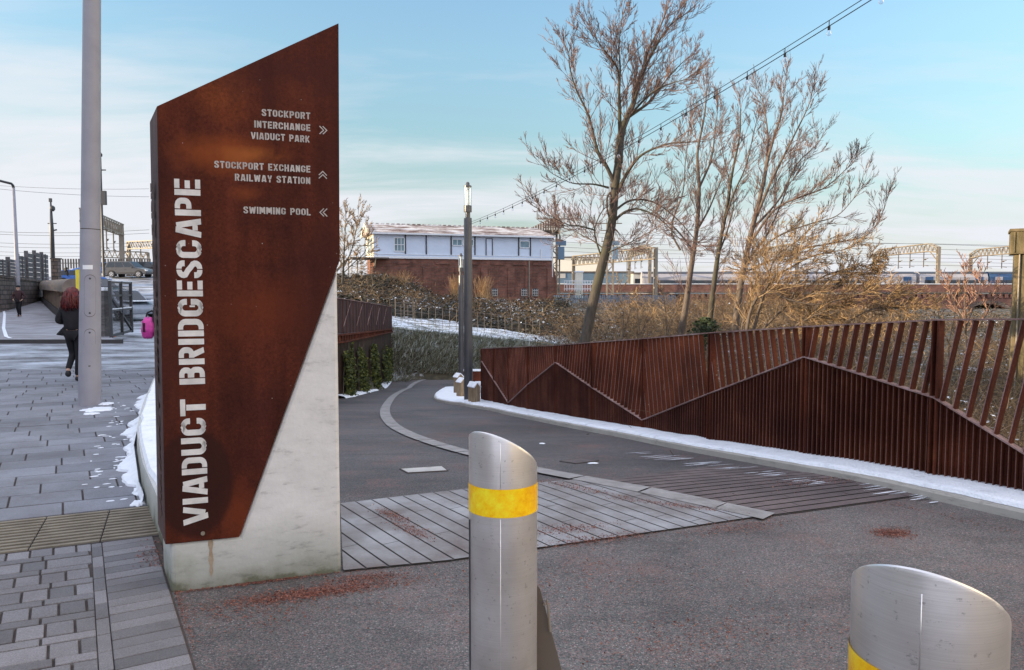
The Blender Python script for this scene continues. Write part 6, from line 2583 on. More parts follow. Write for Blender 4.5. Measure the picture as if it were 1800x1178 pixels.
def mast(px, Y, ytop, label, box=True):
    p = at(px, 500, Y)
    z0 = terrain(p.x, Y) - .3
    zt = at(px, ytop, Y).z
    root = thing("lattice_mast", label, "mast", (p.x, Y, z0), group="lattice masts beside the railway")
    lattice_mast(root, p.x, Y, z0, zt, .78)
    mb = MB()
    for h, w in ((zt - .1, 3.6), (zt - 1.0, 2.2), (zt - 2.4, 2.0)):
        mb.bar((p.x - w * .6, Y - .45, h), (p.x + w * .4, Y - .45, h), .11)
        for k in range(3):
            mb.bar((p.x - w * .55 + k * w * .4, Y - .45, h), (p.x - w * .55 + k * w * .4, Y - .45, h + .5), .07)
    mb.bar((p.x - 2.1, Y - .45, zt), (p.x - 2.1, Y - .45, zt + .9), .08)
    mb.build("cross_arms", M['galv_dark'], root)
    if box:
        a_ = at(px + 9, 423, Y - .7); b_ = at(px + 9, 432, Y - .7)
        MB().box(((a_.x + b_.x) / 2, Y - .7, (a_.z + b_.z) / 2), (1.1, .7, .5)).build("signal_lamp", M['bluegrey'], root)
        a_ = at(px + 9, 434, Y - .7); b_ = at(px + 9, 456, Y - .7)
        MB().box(((a_.x + b_.x) / 2, Y - .7, (a_.z + b_.z) / 2), (.72, .7, a_.z - b_.z)).build("relay_box", M['bluegrey'], root)
        mb = MB()
        for k in range(2):
            mb.bar((p.x - .9, Y - .3, a_.z - 1.4 + k * 1.3), (p.x - .4, Y - .3, a_.z - 1.4 + k * 1.3), .06)
        mb.bar((p.x - .9, Y - .3, a_.z - 1.4), (p.x - .9, Y - .3, a_.z + .8), .06)
        mb.build("ladder_cage", M['galv_dark'], root)
    return root


mast(977, 82, 384, "lattice mast with a blue relay box standing beside the signal box")
mast(1072, 96, 392, "lattice mast half hidden behind the lone tall bare tree")


def portal(name_lab, P, Q, z0, zt, depth, lattice_legs=False, droppers=(), knee=True, group="overhead line gantries over the railway", box_leg=.42):
    """overhead line portal between leg feet P and Q (x, y)"""
    a_, b_ = Vector((P[0], P[1], 0)), Vector((Q[0], Q[1], 0))
    d = (b_ - a_); ln = d.length; d.normalize()
    n_ = Vector((-d.y, d.x, 0))
    root = thing("gantry", name_lab, "gantry", (P[0], P[1], z0), group=group)
    for c in (a_, b_):
        mb = MB()
        w = box_leg
        for s in (-1, 1):
            mb.box(c + d * s * w * .42 + UPV * ((z0 + zt) / 2), (.09, w, zt - z0), axes=(d, n_, UPV))
        mb.box(c + UPV * ((z0 + zt) / 2), (w * .78, .08, zt - z0 - .02), axes=(d, n_, UPV))
        k = z0 + .6
        while k < zt:
            mb.box(c - n_ * w * .4 + UPV * k, (w * .7, .04, .22), axes=(d, n_, UPV))
            k += 1.3
        mb.build("leg", M['galv'], root)
    mb = MB()
    cr = depth * .9 if knee else 0
    zc = zt + cr * .6
    for s in (-.28, .28):
        o_ = n_ * s
        pts = [a_ + UPV * (zt - .1), a_ + d * ln * .12 + UPV * zc, a_ + d * ln * .88 + UPV * zc, b_ + UPV * (zt - .1)] if knee else [a_ + UPV * zt, b_ + UPV * zt]
        low = [a_ + UPV * (zt - depth * .7), a_ + d * ln * .12 + UPV * (zc - depth), a_ + d * ln * .88 + UPV * (zc - depth), b_ + UPV * (zt - depth * .7)] if knee else [a_ + UPV * (zt - depth), b_ + UPV * (zt - depth)]
        for p, q in zip(pts, pts[1:]):
            mb.bar(p + o_, q + o_, .13)
        for p, q in zip(low, low[1:]):
            mb.bar(p + o_, q + o_, .13)
        m = max(6, int(ln / (depth * 1.0)))

        def on(line, t):
            if len(line) == 2:
                return line[0].lerp(line[1], t)
            if t < .12:
                return line[0].lerp(line[1], t / .12)
            if t > .88:
                return line[2].lerp(line[3], (t - .88) / .12)
            return line[1].lerp(line[2], (t - .12) / .76)
        for k in range(m):
            t0, t1, tm = k / m, (k + 1) / m, (k + .5) / m
            mb.bar(on(low, t0) + o_, on(pts, tm) + o_, .08)
            mb.bar(on(pts, tm) + o_, on(low, t1) + o_, .08)
    mb.build("truss_beam", M['galv'], root)
    if knee:
        for c, s in ((a_, 1), (b_, -1)):
            MB().bar(c + UPV * (zt - 2.2), c + d * s * ln * .12 + UPV * (zc - depth), .12).build("knee_brace", M['galv'], root)
    for t in droppers:
        c = a_.lerp(b_, t)
        mb = MB()
        zb = zc - depth if knee else zt - depth
        mb.bar(c + UPV * (zb + .9), c + UPV * (zb - 2.3), .10)
        mb.bar(c + UPV * (zb - 1.2), c + d * 1.2 + UPV * (zb - 1.0), .07)
        mb.bar(c + UPV * (zb - 2.0), c + d * 1.3 + UPV * (zb - 2.15), .07)
        for k in range(3):
            mb.tube([c + d * (.3 + .1 * k) + UPV * (zb - 1.15), c + d * (.34 + .1 * k) + UPV * (zb - 1.15)], .12, 6)
        mb.build("dropper", M['galv_dark'], root)
    return root


VF, VB = 108.0, 131.0
RAILZ = 1.1
for (px, lab, dr) in ((1648, "steel gantry with a crank ended lattice beam over the viaduct, left of two on the right", (.25, .55, .72)),):
    pass


def gz(px, py, Y):
    return at(px, py, Y).z


for (pxn, pxf, lab, dr) in ((1648, 1535, "lattice beamed railway gantry standing clear on the viaduct above the train", (.2, .42, .6, .8)),
                            (1838, 1705, "railway gantry partly hidden by the stone pier on the right", (.25, .45, .62, .8)),
                            (1400, 1326, "railway gantry tangled behind the clump of bare trees", (.3, .6)),
                            (1150, 1106, "railway gantry with braced legs seen right of the lone tall tree", (.3, .6))):
    P_ = at(pxf, 500, 128); Q_ = at(pxn, 500, 108.4)
    portal(lab, (P_.x, 128.0), (Q_.x, 108.4) if pxn != 1150 else (Q_.x, 112.0), -1.5, 8.1, 1.15, droppers=dr)
# the flat lattice gantry between the signal box and the tall tree
P_ = at(1008, 500, 122); Q_ = at(1152, 500, 98)
portal("low flat topped lattice gantry crossing behind the lone tall tree trunk", (P_.x, 122.0), (Q_.x, 98.0), .2, 7.4, 1.5, droppers=(.4, .7), knee=False)
# gantries at the left, above the parked cars
P_ = at(216, 500, 92); Q_ = at(150, 500, 74)
zt = at(216, 395, 92).z
portal("heavy lattice gantry above the parked cars, left of the sign", (Q_.x, 74.0), (P_.x, 92.0), 2.8, zt, 1.25, droppers=(.35, .55, .75), knee=False, box_leg=.5)
P_ = at(228, 500, 112); Q_ = at(300, 500, 108)
portal("lighter gantry behind the grey parked car, beside the sign edge", (P_.x, 112.0), (Q_.x, 108.0), 2.8, at(228, 425, 112).z, 1.1, droppers=(.3,), knee=False)
P_ = at(170, 500, 104); Q_ = at(262, 500, 110)
root = thing("lattice_girder", "low horizontal lattice girder behind the palisade fence", "girder", (P_.x, 104, 3), group=None)
mb = MB()
za, zb = at(170, 440, 104).z, at(170, 452, 104).z
a_, b_ = Vector((P_.x, 104, 0)), Vector((Q_.x, 110, 0))
mb.bar(a_ + UPV * za, b_ + UPV * za, .14); mb.bar(a_ + UPV * zb, b_ + UPV * zb, .14)
for k in range(10):
    p, q, m_ = a_.lerp(b_, k / 10), a_.lerp(b_, (k + 1) / 10), a_.lerp(b_, (k + .5) / 10)
    mb.bar(p + UPV * zb, m_ + UPV * za, .09); mb.bar(m_ + UPV * za, q + UPV * zb, .09)
mb.build("girder_truss", M['galv'], root)
mb = MB()
mb.bar(a_ + UPV * 1.5, a_ + UPV * za, .3); mb.bar(b_ + UPV * 1.5, b_ + UPV * za, .3)
mb.build("support_legs", M['galv'], root)

# overhead wires
wi = 0
WL = [((-60, 322, 110), (262, 332, 105)), ((-60, 326, 100), (262, 346, 100)), ((-60, 405, 95), (262, 404, 95)), ((-60, 409, 97), (262, 410, 97)), ((-60, 424, 101), (262, 426, 101)), ((-60, 431, 105), (262, 432, 105)), ((-60, 440, 110), (262, 441, 110)), ((-60, 447, 113), (262, 447, 113))]
for (a_, b_) in WL:
    p, q = at(*a_), at(*b_)
    o = MB().tube([p.lerp(q, k / 8) - UPV * (.35 * 4 * (k / 8) * (1 - k / 8)) for k in range(9)], .022, 4).build("overhead_wire", M['wire'], loc=tuple(p))
    tag(o, "thin overhead railway wire crossing the sky above the street on the left", "wire", "overhead wires on the left")
WR = [(1000, 406, 1900, 436, 112), (1000, 414, 1900, 432, 116), (980, 425, 1900, 441, 120), (980, 434, 1900, 450, 112), (980, 441, 1900, 456, 117), (980, 450, 1900, 462, 122), (980, 456, 1900, 468, 114)]
for (xa, ya, xb, yb, Y) in WR:
    p, q = at(xa, ya, Y), at(xb, yb, Y)
    o = MB().tube([p.lerp(q, k / 10) - UPV * (.3 * abs(math.sin(k / 10 * math.pi * 4))) for k in range(11)], .024, 4).build("overhead_wire", M['wire'], loc=tuple(p))
    tag(o, "thin overhead railway wire strung along the viaduct above the train", "wire", "overhead wires along the viaduct")

# ================================================================== brick viaduct
via = thing("brick_viaduct", "long red brick railway viaduct with a pale string course and round arches", "viaduct", (60, VF, -6))
zpar = at(1700, 499, VF).z
mb = MB()
cx0 = at(1737, 540, VF).x
ra = 5.6
zcr = at(1737, 534, VF).z
zsp = zcr - ra
pit = 14.2
cs = [cx0 + pit * k for k in range(-4, 6)]
dep = VB - VF
prev = cs[0] - pit / 2
for c in cs:
    xl, xr = c - pit / 2, c + pit / 2
    n = 18
    poly = [(xl, VF, -12), (c - ra, VF, -12)] + [(c - ra * math.cos(math.pi * k / n), VF, zsp + ra * math.sin(math.pi * k / n)) for k in range(n + 1)] + [(c + ra, VF, -12), (xr, VF, -12), (xr, VF, zpar - 1.75), (xl, VF, zpar - 1.75)]
    mb.prism(poly, (0, dep, 0))
mb.box((cs[0] - pit / 2 - 24, VF + dep / 2, zpar - 1.75 - 5), (48, dep, 10.0))
mb.build("arcade", M['viaduct_brick'], via)
mb = MB()
x0v, x1v = cs[0] - pit / 2 - 48, cs[-1] + pit / 2
for c in cs:      # arch ring
    n = 18
    for k in range(n):
        a0, a1 = math.pi * k / n, math.pi * (k + 1) / n
        q = [(c - r * math.cos(a), VF - .06, zsp + r * math.sin(a)) for r, a in ((ra, a0), (ra, a1), (ra + .5, a1), (ra + .5, a0))]
        mb.poly(q[::-1])
mb.build("arch_rings", M['stone_wall'], via)
MB().box(((x0v + x1v) / 2, VF + .2, zpar - .62), (x1v - x0v, .5, 1.1)).build("parapet", M['viaduct_brick'], via)
MB().box(((x0v + x1v) / 2, VF + .12, zpar - .02), (x1v - x0v, .6, .09)).build("snowy_coping", M['snow'], via)
MB().box(((x0v + x1v) / 2, VF - .05, zpar - 1.26), (x1v - x0v, .7, .16)).build("string_course", M['stone_wall'], via)
mb = MB()
x = x0v + .5
while x < x1v:
    mb.box((x, VF - .08, zpar - 1.75), (.42, .34, .55)); x += .85
mb.build("corbel_table", M['viaduct_brick'], via)
MB().box(((x0v + x1v) / 2, VF + dep / 2, zpar - 1.72 + .0), (x1v - x0v, dep - 1.6, .4)).build("track_bed", M['earth'], via)

# ================================================================== train on the viaduct
TY = 125.0
zroof = at(1600, 478, TY).z
zr = zroof - 3.8


def carriage(pxa, pxb, label, kind):
    xa, xb = at(pxa, 490, TY).x, at(pxb, 490, TY).x
    root = thing("train_carriage", label, "train", ((xa + xb) / 2, TY, zr), group="train standing on the viaduct")
    w = 2.7
    prof = [(-w / 2, .6), (-w / 2, 2.9), (-w / 2 + .25, 3.45), (-.5, 3.78), (.5, 3.78), (w / 2 - .25, 3.45), (w / 2, 2.9), (w / 2, .6)]
    MB().prism([(xa, TY + y, zr + z) for y, z in prof[::-1]], (xb - xa, 0, 0)).build("body_shell", M['train_blue'] if kind == 'blue' else M['train_grey'], root)
    MB().prism([(xa + .02, TY + y * 1.01, zr + z + .03) for y, z in [(-w / 2 + .2, 3.46), (-.5, 3.79), (.5, 3.79), (w / 2 - .2, 3.46)][::-1]], (xb - xa - .04, 0, 0)).build("roof", M['train_dark'], root)
    mb = MB()
    if kind == 'long':
        mb.box((xa + (xb - xa) * .42, TY - w / 2 - .02, zr + 1.95), ((xb - xa) * .62, .05, .85))
    else:
        for k in range(6):
            mb.box((xa + (xb - xa) * (.14 + .15 * k), TY - w / 2 - .02, zr + 2.0), (1.7, .05, .8))
    mb.build("window_band", M['car_glass'], root)
    mb = MB()
    for x in (xa + 1.5, xb - 1.5):
        mb.box((x, TY - w / 2 - .015, zr + 1.9), (1.3, .05, 2.1))
    mb.build("doors", M['train_blue'] if kind != 'blue' else M['train_grey'], root)
    mb = MB()
    for x in (xa + 3, xb - 3):
        mb.box((x, TY, zr + .3), (3, 2.2, .6))
    mb.build("bogies", M['train_dark'], root)
    return root


carriage(1366, 1603, "pale grey railway carriage with a long dark window band, left of the gangway", 'long')
carriage(1610, 1728, "pale grey railway carriage right of the gangway behind the gantry leg", 'short')
carriage(1731, 1860, "dark blue railway carriage on the viaduct beside the stone pier", 'blue')
carriage(1128, 1359, "railway carriage hidden behind the clump of bare trees", 'long')

# ================================================================== stone pier at the right edge
pr_ = at(1800, 500, 25.0)
pier = thing("stone_pier", "tall mossy stone pier with an overhanging cap at the right edge", "pier", (pr_.x + .3, 25.0, -4.4), rz=R(-32))
zt = at(1790, 404, 25).z + 4.4; zm = at(1790, 447, 25).z + 4.4
mb = MB()
mb.box((0, .5, zm / 2), (1.1, 1.1, zm))
mb.build("shaft", M['moss_stone'], pier, local=True, bevel=.03)
mb = MB()
mb.box((0, .5, (zt + zm) / 2 - .02), (1.36, 1.36, zt - zm - .06))
for k in range(5):
    mb.box((-.56 + k * .28, -.19, (zt + zm) / 2), (.05, .05, zt - zm - .12))
mb.box((0, .5, zt), (1.44, 1.44, .10))
mb.build("cap", M['moss_stone'], pier, local=True, bevel=.02)
MB().tube([(-.40, -.09, zm), (-.40, -.09, 2)], .03, 6).build("downpipe", M['galv'], pier, local=True)

# ================================================================== buildings beyond the tracks


def block_building(name, label, pxa, pxb, ytop, Y, z0, mat, band=None, depth=12, cat="building"):
    xa, xb = at(pxa, 500, Y).x, at(pxb, 500, Y).x
    zt = at((pxa + pxb) / 2, ytop, Y).z
    root = thing(name, label, cat, ((xa + xb) / 2, Y + depth / 2, z0))
    MB().box(((xa + xb) / 2, Y + depth / 2, (z0 + zt) / 2), (xb - xa, depth, zt - z0)).build("walls", mat, root)
    MB().box(((xa + xb) / 2, Y + depth / 2, zt + .1), (xb - xa + .5, depth + .5, .22)).build("roof", M['galv_dark'], root)
    if band:
        mb = MB()
        for (pa, pb, y0, y1) in band:
            a_, b_ = at(pa, y0, Y - .05), at(pb, y1, Y - .05)
            mb.box(((a_.x + b_.x) / 2, Y - .04, (a_.z + b_.z) / 2), (abs(b_.x - a_.x), .08, abs(a_.z - b_.z)))
        mb.build("windows", M['car_glass'] if mat is not M['bluegrey'] else M['palegrey'], root)
    return root


block_building("depot_building", "low blue grey railway depot with pale panels behind the fence", 968, 1112, 479, 140, -1, M['bluegrey'], [(972, 994, 481, 489), (972, 996, 498, 504)])
block_building("station_building", "pale cream flat roofed building far beyond the tracks", 955, 1062, 453, 185, -1, M['cream'], [(1004, 1014, 455, 457.5), (1006, 1010, 461, 466), (1024, 1040, 455, 457.5)])
block_building("trackside_shed", "long pale concrete shed behind the gantry legs", 1113, 1186, 481, 136, -1, M['palegrey'], [(1116, 1126, 490, 498), (1150, 1172, 484, 496)])
block_building("tower_block", "far pale low block on the skyline right of the signal box", 1186, 1300, 486, 170, -1, M['bluegrey'], [(1200, 1290, 489, 492)])
# station canopy seen over the signal box roof
c0 = at(930, 404, 100); c1 = at(966, 386, 100)
can = thing("station_canopy", "slatted gable of a station canopy rising over the signal box roof", "canopy", (c0.x + 1.5, 100, 2))
mb = MB()
mb.prism([(c0.x - .5, 100, c0.z - .1), (c1.x + 1.5, 100, c0.z - .1), (c1.x + 1.5, 100, c1.z + .1), (c1.x, 100, c1.z + .1)], (0, 8, 0))
mb.build("canopy_roof", M['galv_dark'], can)
mb = MB()
for k in range(12):
    x = c0.x + .1 + k * .33
    zt2 = c0.z + (c1.z - c0.z) * min(1, (x - c0.x + .5) / (c1.x - c0.x + .5))
    mb.box((x, 99.93, (c0.z + zt2) / 2 - .05), (.14, .1, max(.1, zt2 - c0.z)))
mb.build("slats", M['palegrey'], can)
mb = MB()
for x in (c0.x + .3, c1.x + 1.2):
    mb.bar((x, 104, 0), (x, 104, c0.z), .3)
mb.build("columns", M['galv_dark'], can)
# relay kiosk and white railing between mast and tall tree
kq = at(1017.5, 505, 84)
kio = thing("relay_kiosk", "small white trackside kiosk right of the lattice mast", "kiosk", (kq.x, 84, 1))
za, zb = at(1017, 479, 84).z, at(1017, 508, 84).z
MB().box((kq.x, 84, (za + zb) / 2 - .5), (.85, .85, za - zb + 1)).build("cabinet", M['cream'], kio)
MB().box((kq.x, 84, za + .08), (1.0, 1.0, .16)).build("lid", M['snow'], kio)
rail_root = thing("white_railing", "low white railing beside the trackside kiosk", "railing", (at(1000, 505, 83).x, 83, 1))
mb = MB()
xa, xb = at(992, 500, 83).x, at(1042, 500, 83).x
for k in range(12):
    x = xa + (xb - xa) * k / 11
    mb.bar((x, 83, at(1000, 512, 83).z), (x, 83, at(1000, 493, 83).z), .07)
mb.build("balusters", M['white'], rail_root)
mb = MB()
for y in (494, 500, 508):
    mb.bar((xa, 83, at(1000, y, 83).z), (xb, 83, at(1000, y, 83).z), .09)
mb.build("rails", M['white'], rail_root)


def palisade(name, label, pxa, pxb, ytop, Y0, Y1, hgt, mat, group=None):
    a_, b_ = at(pxa, ytop, Y0), at(pxb, ytop, Y1)
    root = thing(name, label, "fence", (a_.x, Y0, a_.z - hgt), group=group)
    mb = MB(); rm = MB()
    n = int((b_ - a_).length / .27)
    d = (b_ - a_).normalized()
    for k in range(n):
        p = a_.lerp(b_, k / n)
        mb.box((p.x, p.y, p.z - hgt / 2), (.16, .05, hgt), rz=math.atan2(d.y, d.x))
    mb.build("pales", mat, root)['kind'] = 'stuff'
    for f in (.2, .8):
        rm.bar((a_.x, a_.y + .06, a_.z - hgt * f), (b_.x, b_.y + .06, b_.z - hgt * f), .08)
    rm.build("rails", mat, root)
    return root


palisade("palisade_fence", "green grey palisade fence in front of the lattice mast and depot", 975, 1190, 519, 76, 84, 2.0, M['bluegrey'])

# ================================================================== timber posts by the lamp
for (px, yt, yb, Y, w, lab) in ((836, 672, 719, 16.95, .155, "stout timber post with a snowy pitched top, right of its neighbour"), (829.5, 671, 716, 17.3, .13, "timber post with a snowy pitched top touching the lamp post"), (812, 664, 704, 20.0, .22, "timber post behind the lamp posts with a steep snowy top"), (806, 656, 690, 22.3, .22, "farthest timber post by the path bend with a round snowy top")):
    p = at(px, yb, Y)
    z0 = zp(Y) - .02
    zt = at(px, yt, Y).z
    root = thing("timber_post", lab, "post", (p.x, Y, z0), group="timber posts on the snowy verge")
    rz = R(38)
    ca, sa = math.cos(rz), math.sin(rz)
    h = zt - z0
    mb = MB()
    mb.box((0, 0, (h - .12) / 2), (w, w, h - .12), rz=rz)
    mb.build("post_body", M['timber'], root, local=True, bevel=.008)
    ax = Vector((ca, sa, 0)); ay = Vector((-sa, ca, 0))
    hw = w / 2 + .003
    mb = MB()
    e = [ax * s * hw + ay * t * hw + UPV * (h - .12) for s, t in ((-1, -1), (1, -1), (1, 1), (-1, 1))]
    r0, r1 = ay * -hw + UPV * (h - .015), ay * hw + UPV * (h - .015)
    mb.poly([e[0], e[1], r0]); mb.poly([e[2], e[3], r1]); mb.quad(e[1], e[2], r1, r0); mb.quad(e[3], e[0], r0, r1)
    mb.build("pitched_top", M['timber'], root, local=True)
    mb = MB()
    for s in (-1, 1):
        q0, q1 = ax * s * (hw + .01) + ay * -hw + UPV * (h - .125), ax * s * (hw + .01) + ay * hw + UPV * (h - .125)
        lift = UPV * .022 + ax * s * .012
        mb.prism([q0, q1, r1, r0] if s > 0 else [q1, q0, r0, r1], lift)
    mb.build("snow_cap", M['snow'], root, local=True)
# snowy verge between kerb and fence end
mb = MB()
vb = [(-1.0, 18.35), (-1.55, 20.2), (-1.85, 23.5), (-2.05, 29.5), (2.0, 29.8), (1.5, 20), (-0.35, 18.2)]
gx = 22
for j in range(gx):
    for i in range(gx):
        u, v = i / (gx - 1), j / (gx - 1)
        y = 18.0 + 11.8 * v
        xl = interp([(18.0, -.80), (18.6, -1.02), (20.0, -1.47), (22, -1.75), (25, -1.95), (29, -2.1), (30, -2.1)], y)
        x = xl + (4.5 - xl) * u
        mb.v.append((x, y, zp(y) + .06 + .05 * noise.noise(Vector((x * 2, y * 2, 0))) - (.5 * max(0, u - .3))))
for j in range(gx - 1):
    for i in range(gx - 1):
        a_ = j * gx + i
        mb.f.append((a_, a_ + 1, a_ + gx + 1, a_ + gx))


def patchy_snow():
    m, t, b = new_mat("patchy snow")
    n = N(t, 'ShaderNodeTexNoise', i_Scale=2.6, i_Detail=8.0, i_Roughness=0.7)
    L(t, posn(t), n.inputs['Vector'])
    r = ramp(t, [(0.40, (0.06, 0.05, 0.035)), (0.48, (0.80, 0.84, 0.90))], n.outputs[0])
    L(t, r.outputs[0], b.inputs['Base Color'])
    b.inputs['Roughness'].default_value = .8
    return m


structure("snowy_verge", mb, patchy_snow(), smooth=True)
pw = thing("planter_wall", "low rusty planter wall with a snowy top beyond the fence end", "low wall", (0, 27.5, zp(27.5)))
MB().box((1.2, 27.5, zp(27.5) + .38), (6.0, .14, .72)).build("wall_panel", M['fence'], pw)
MB().box((1.2, 27.5, zp(27.5) + .77), (6.0, .2, .06)).build("snow_cap", M['snow'], pw)
lg = MB()
lg.tube([(-1.2, 24.0, zp(24) + .26), (2.2, 24.4, zp(24) + .26)], .17, 12)
ol = lg.build("snowy_log", M['snow'], loc=(-1.2, 24, zp(24)), smooth=True)
tag(ol, "snow covered log lying on the verge behind the fence end", "log")

# ================================================================== the street on the left
mb = MB()
ysv = [23.5 + 1.0 * k for k in range(60)]
pl = lambda y: interp([(23.5, -15.9), (24.6, -16.9), (30, -20.7), (40, -27.5), (50, -34.5), (90, -62)], y)
prr = lambda y: interp([(23.5, -12.9), (33.5, -19.7), (52, -32.7), (90, -58)], y)
for y in ysv:
    for k in range(5):
        mb.v.append((pl(y) - 4 + (prr(y) + 4.3 - pl(y)) * k / 4, y, zleft(y) + .11))
for j in range(len(ysv) - 1):
    for k in range(4):
        i = j * 5 + k
        mb.f.append((i, i + 1, i + 6, i + 5))
structure("pavement", mb, M['pave_far'], smooth=True)
mb = MB()
a_, b_ = Vector((-19.5, 23.42, zleft(23.5))), Vector((-12.4, 23.42, zleft(23.5)))
mb.prism([a_ - UPV * .05, b_ - UPV * .05, b_ + UPV * .115, a_ + UPV * .115], (0, .12, 0))
structure("pavement_kerb", mb, plain("dark kerb", (0.05, 0.048, 0.05), rough=.9))
mb = MB()
for k in range(34):
    y0, y1 = 24 + k, 25 + k
    mb.quad((pl(y0) - .02, y0, zleft(y0) + .125), (pl(y0) + .12, y0, zleft(y0) + .125), (pl(y1) + .12, y1, zleft(y1) + .125), (pl(y1) - .02, y1, zleft(y1) + .125))
tag(mb.build("kerb_snow", M['snow']), "snowy kerb edge along the far pavement", "snow", kind='stuff')

# stone wall and board fence
swp = [(at(px, 500, Y).x, Y) for px, Y in ((-330, 33), (-140, 37.5), (0, 42), (40, 47), (83, 54), (106, 58.5))]
sw = thing("stone_wall", "coursed brown stone wall rising along the far pavement", "wall", (swp[2][0], 42, zleft(42)))
mb = MB(); cm = MB(); fb = MB()
bf = thing("board_fence", "weathered grey board fence standing above the stone wall", "fence", (swp[2][0] - .5, 43, 2.3))
for (xa, ya), (xb, yb) in zip(swp, swp[1:]):
    ta, tb = interp([(33, 1.9), (42, 2.45), (54, 2.25)], ya), interp([(33, 1.9), (42, 2.45), (54, 2.25)], yb)
    d = Vector((xb - xa, yb - ya, 0)).normalized(); nb = Vector((-d.y, d.x, 0))
    if nb.x > 0:
        nb = -nb
    last = ya > 53.9
    if not last: mb.prism([Vector((xa, ya, zleft(ya) - .3)), Vector((xb, yb, zleft(yb) - .3)), Vector((xb, yb, tb)), Vector((xa, ya, ta))], nb * .6)
    if not last: cm.bar(Vector((xa, ya, ta + .06)) + nb * .3, Vector((xb, yb, tb + .06)) + nb * .3, .72, .12)
    n = max(2, int(math.hypot(xb - xa, yb - ya) / 2.0))
    for k in range(n):
        p, q = Vector((xa, ya, 0)).lerp(Vector((xb, yb, 0)), k / n), Vector((xa, ya, 0)).lerp(Vector((xb, yb, 0)), (k + 1) / n)
        yy = (p.y + q.y) / 2
        zt = interp([(33, 3.6), (42, 3.75), (47, 3.55), (54, 4.5)], yy)
        zb2 = interp([(33, 1.9), (42, 2.45), (54, 2.25)], yy) + .1
        ee = nb * .75
        fb.m(0)
        for j in range(6):
            h0 = zb2 + (zt - zb2) * j / 6; h1 = zb2 + (zt - zb2) * (j + .9) / 6
            fb.prism([p + ee + d * .06 + UPV * h0, q + ee - d * .06 + UPV * h0, q + ee - d * .06 + UPV * h1, p + ee + d * .06 + UPV * h1], nb * .05)
        fb.box(p + ee + UPV * ((zb2 + zt) / 2 + .05), (.16, .22, zt - zb2 + .1), axes=(d, nb, UPV))
        if k % 2:
            m_ = (p + q) / 2
            fb.box(m_ + ee - nb * .03 + UPV * ((zb2 + zt) / 2), (.10, .06, zt - zb2), axes=(d, nb, UPV))
mb.build("wall_body", M['stone_wall'], sw)
cm.build("coping", M['stone_wall'], sw)
fb.build("boards", M['fence_wood'], bf)

# stone balustrade with a round topped coping
ba, bb = at(129, 520, 33.5), at(80, 520, 52.0)
bal = thing("stone_balustrade", "stone balustrade with a thick rounded coping between pavement and car park", "balustrade", (ba.x, 33.5, zleft(33.5)))
za, zb = 2.22, 2.40
z0a, z0b = zleft(33.5) + .1, zleft(52) + .1
A3, B3 = Vector((ba.x, 33.5, 0)), Vector((bb.x, 52.0, 0))
d = (B3 - A3).normalized(); nb = Vector((-d.y, d.x, 0))
mb = MB()
n = 12
for k in range(n):
    a0, a1 = math.pi * k / n, math.pi * (k + 1) / n
    f = lambda P, z, a: P + nb * (.42 * math.cos(a)) + UPV * (z - .42 + .42 * math.sin(a))
    mb.quad(f(A3, za, a0), f(B3, zb, a0), f(B3, zb, a1), f(A3, za, a1))
for P, z in ((A3, za), (B3, zb)):
    mb.poly([P + nb * (.42 * math.cos(math.pi * k / n)) + UPV * (z - .42 + .42 * math.sin(math.pi * k / n)) for k in range(n + 1)])
mb.prism([A3 - nb * .42 + UPV * (za - .6), B3 - nb * .42 + UPV * (zb - .6), B3 - nb * .42 + UPV * (zb - .42), A3 - nb * .42 + UPV * (za - .42)], nb * .84)
mb.build("rounded_coping", noisy("coping stone", [(.3, (.13, .105, .09)), (.7, (.24, .19, .15))], scale=2, rough=.85, bump=.3), bal)
mb = MB()
for k in range(24):
    t = (k + .5) / 24
    c = A3.lerp(B3, t)
    zb_ = z0a + (z0b - z0a) * t; zt_2 = za + (zb - za) * t - .6
    mb.box(c + UPV * ((zb_ + zt_2) / 2), (.30, .36, zt_2 - zb_), axes=(d, nb, UPV))
mb.build("balusters", noisy("baluster stone", [(.3, (.17, .12, .09)), (.7, (.30, .22, .16))], scale=2, rough=.9), bal)
mb = MB()
mb.prism([A3 - nb * .3 + UPV * (z0a - .2), B3 - nb * .3 + UPV * (z0b - .2), B3 - nb * .3 + UPV * (z0b + .25), A3 - nb * .3 + UPV * (z0a + .25)], nb * .6)
mb.prism([A3 - nb * .24 + UPV * (z0a), B3 - nb * .24 + UPV * (z0b), B3 - nb * .24 + UPV * (zb - .6), A3 - nb * .24 + UPV * (za - .6)], nb * .04)
mb.build("base_course", plain("dark soot stone", (.035, .03, .028), rough=.9), bal)  # near-black stone for the base and the sheet behind the balusters

palisade("palisade_fence", "dark palisade fence at the back of the car park on the left", 96, 268, 455, 82, 84, 2.4, M['galv_dark'])
bp = thing("brick_gate_pillar", "slim brown brick pillar at the end of the board fence", "pillar", (at(100, 500, 55).x, 55, zleft(55)))
MB().box((at(100, 500, 55).x, 55, 2.4), (.45, .45, 3.2)).build("brickwork", M['stone_wall'], bp)
MB().box((at(100, 500, 55).x, 55, 4.05), (.56, .56, .10)).build("coping", M['stone_wall'], bp)

